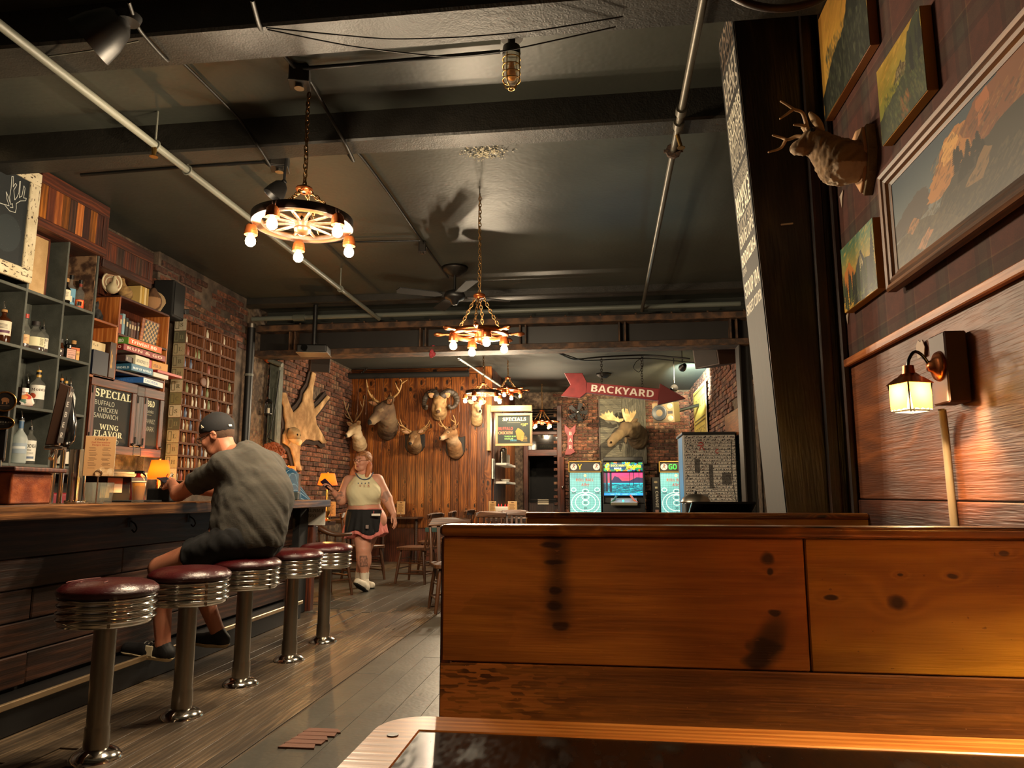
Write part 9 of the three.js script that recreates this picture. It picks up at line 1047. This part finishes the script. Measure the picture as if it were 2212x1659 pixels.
{ // pipes and column at the left of the girder
  const bp = thing('drain_pipe', 'thick black vertical pipe with a pale clamp band beside the crate stack', 'pipe', [0, 0, 0]), p = onZ(533, 900, -8.25); M('pipe', rod([p.x, 0, -8.25], [p.x, 3.15, -8.25], 0.048, 0.048, 18), mt.black, bp); const b = onZ(533, 813, -8.25); M('clamp_band', T(cyl(0.054, 0.054, 0.03, 20), p.x, b.y, -8.25), mt.galv, bp); M('clamp_band', T(cyl(0.052, 0.052, 0.05, 20), p.x, onZ(533, 709, -8.25).y, -8.25), mt.steel, bp);
  const col = thing('iron_column', 'grey fluted iron column hung with cables, left of the hide', 'column'), q = onZ(590, 900, -9.0), w = 0.07; M('shaft', [bx(q.x - w, q.x + w, 0, 2.86, -8.97, -9.1, 0.01, 'y'), ...[-0.05, 0, 0.05].map((d) => rod([q.x + d, 0, -8.965], [q.x + d, 2.5, -8.965], 0.014))], grain(['#3c4038', '#5c6054'], { w: 64, h: 64, size: 0.4, rough: 0.6 }), col);
  const ln = onZ(580, 880, -8.88), lt = thing('hanging_lantern', 'small dark unlit lantern hanging on the grey column', 'lantern', [ln.x, ln.y, -8.88]); M('frame', [T(cyl(0.06, 0.02, 0.05, 4), 0, 0.06, 0), T(cyl(0.055, 0.055, 0.012, 4), 0, -0.09, 0), ...[0, 1, 2, 3].map((i) => rod([0.05 * Math.cos(i * 1.571), -0.08, 0.05 * Math.sin(i * 1.571)], [0.05 * Math.cos(i * 1.571), 0.06, 0.05 * Math.sin(i * 1.571)], 0.006)), tube([[0, 0.1, 0], [0.0, 0.2, 0.01], [0, 0.5, 0]], 0.004, 5)], mt.black, lt); M('candle', T(cyl(0.015, 0.015, 0.07, 10), 0, -0.08, 0), mt.paper, lt);
  wire('loose_cable', 'loose dark cables looped down the face of the grey iron column', [onZ(605, 800, -8.9), onZ(597, 860, -8.88), onZ(586, 925, -8.86), onZ(578, 945, -8.86), onZ(600, 960, -8.86), onZ(604, 985, -8.86)], 0.007, mt.black, 'cable');
  const e = onZ(572, 770, -8.9), v = thing('pipe_elbow', 'orange painted pipe elbow with a grey pipe stub, high on the left brick', 'pipe', [e.x, e.y, -8.9]); M('elbow', [tube([[-0.02, 0.07, 0], [0, 0.0, 0], [0.05, -0.04, 0.02]], 0.035, 12), T(cyl(0.045, 0.045, 0.03, 14), -0.025, 0.06, 0), rod([0.04, -0.035, 0.02], [0.075, -0.055, 0.03], 0.045)], std('#a8481c', 0.5), v); M('stub', rod([0.06, -0.05, 0.02], [0.27, -0.13, 0.05], 0.03), mt.galv, v);
  wire('ceiling_cable', 'black cable strung under the back ceiling left of the arrow sign', [onZ(1195, 757, -9.4), onZ(1240, 776, -10), onZ(1300, 771, -10.6), onZ(1395, 767, -10.8), onZ(1490, 775, -10.5)], 0.012, mt.black, 'cable'); wire('ceiling_cable', 'second black cable drooping beneath the first under the back ceiling', [onZ(1190, 755, -9.4), onZ(1260, 778, -10), onZ(1330, 776, -10.6), onZ(1400, 774, -10.8), onZ(1510, 785, -10.5)], 0.008, mt.black, 'cable'); wire('cable_loop', 'loop of black cable hanging above the arrow sign', [onZ(1390, 770, -10.8), onZ(1374, 782, -10.8), onZ(1368, 795, -10.8), onZ(1380, 804, -10.8), onZ(1389, 790, -10.8), onZ(1388, 772, -10.8)], 0.006, mt.black, 'cable');
  const fl = onZ(945, 768, -8.9); solo('flower', Array.from({ length: 9 }, (_, i) => T(new THREE.SphereGeometry(0.028, 8, 6).scale(1, 1.2, 0.7), fl.x + rr(-0.03, 0.03), fl.y + rr(-0.055, 0.05), -8.62 + rr(-0.02, 0.02))), std('#a83a44', 0.7), 'small pink-red paper flower hanging under the girder left of the ship-wheel chandelier', 'ornament');
  const s0 = onZ(745, 813, PZ + 0.22), s1 = onZ(1013, 813, PZ + 0.22), sc = thing('screen_roll', 'long black rolled projection screen across the top of the pine boards', 'screen'); M('case', [rod([s0.x, s0.y, PZ + 0.22], [s1.x, s0.y, PZ + 0.22], 0.05, 0.05, 16)], mt.blackmatt, sc); for (const x of [s0.x + 0.3, s1.x - 0.05]) M('hanger', chain([x, s0.y + 0.04, PZ + 0.22], [x + 0.1, BACKC, PZ + 0.22], 0.05, 0.006), mt.iron, sc);
  const vd = thing('air_vent', 'pale ceiling vent with a round speaker grille behind the girder', 'vent', onZ(1115, 757, -9.3)); vd.position.y = BACKC - 0.02; M('frame', cbox(0.4, 0.02, 0.25), mt.beam, vd); M('grille', T(cyl(0.1, 0.1, 0.01, 24), 0, -0.02, 0), mt.black, vd);
}
{ const p = onZ(1700, 484, -3.305); solo('paper_scrap', T(cbox(0.055, 0.008, 0.004, 0.001), p.x, p.y, -3.305, 0, 0, 0.08), mt.paper, 'tiny white paper scrap stuck on the front of the dark pier', 'paper'); }
{ const a = onX(1815, 425, RX - 0.002), b = onX(1829, 682, RX - 0.002); for (const [p, s, l] of [[a, 0.05, 'upper torn pale wall scrap at the edge of the tartan by the pier'], [b, 0.035, 'lower torn pale wall scrap at the edge of the tartan by the pier']]) solo('paper_scrap', T(extrude([[0, 0], [s, s * 0.2], [s * 0.6, -s * 0.4], [s * 0.4, -s * 1.2]], 0.003, 0.0005), RX - 0.002, p.y, p.z, 0, -Math.PI / 2), std('#b0a090', 0.9), l, 'paper'); }
scene.traverse((o) => { if (o.isMesh) { o.castShadow = true; o.receiveShadow = true; } if (o.isPointLight || o.isSpotLight) o.castShadow = true; });
renderer.render(scene, camera);
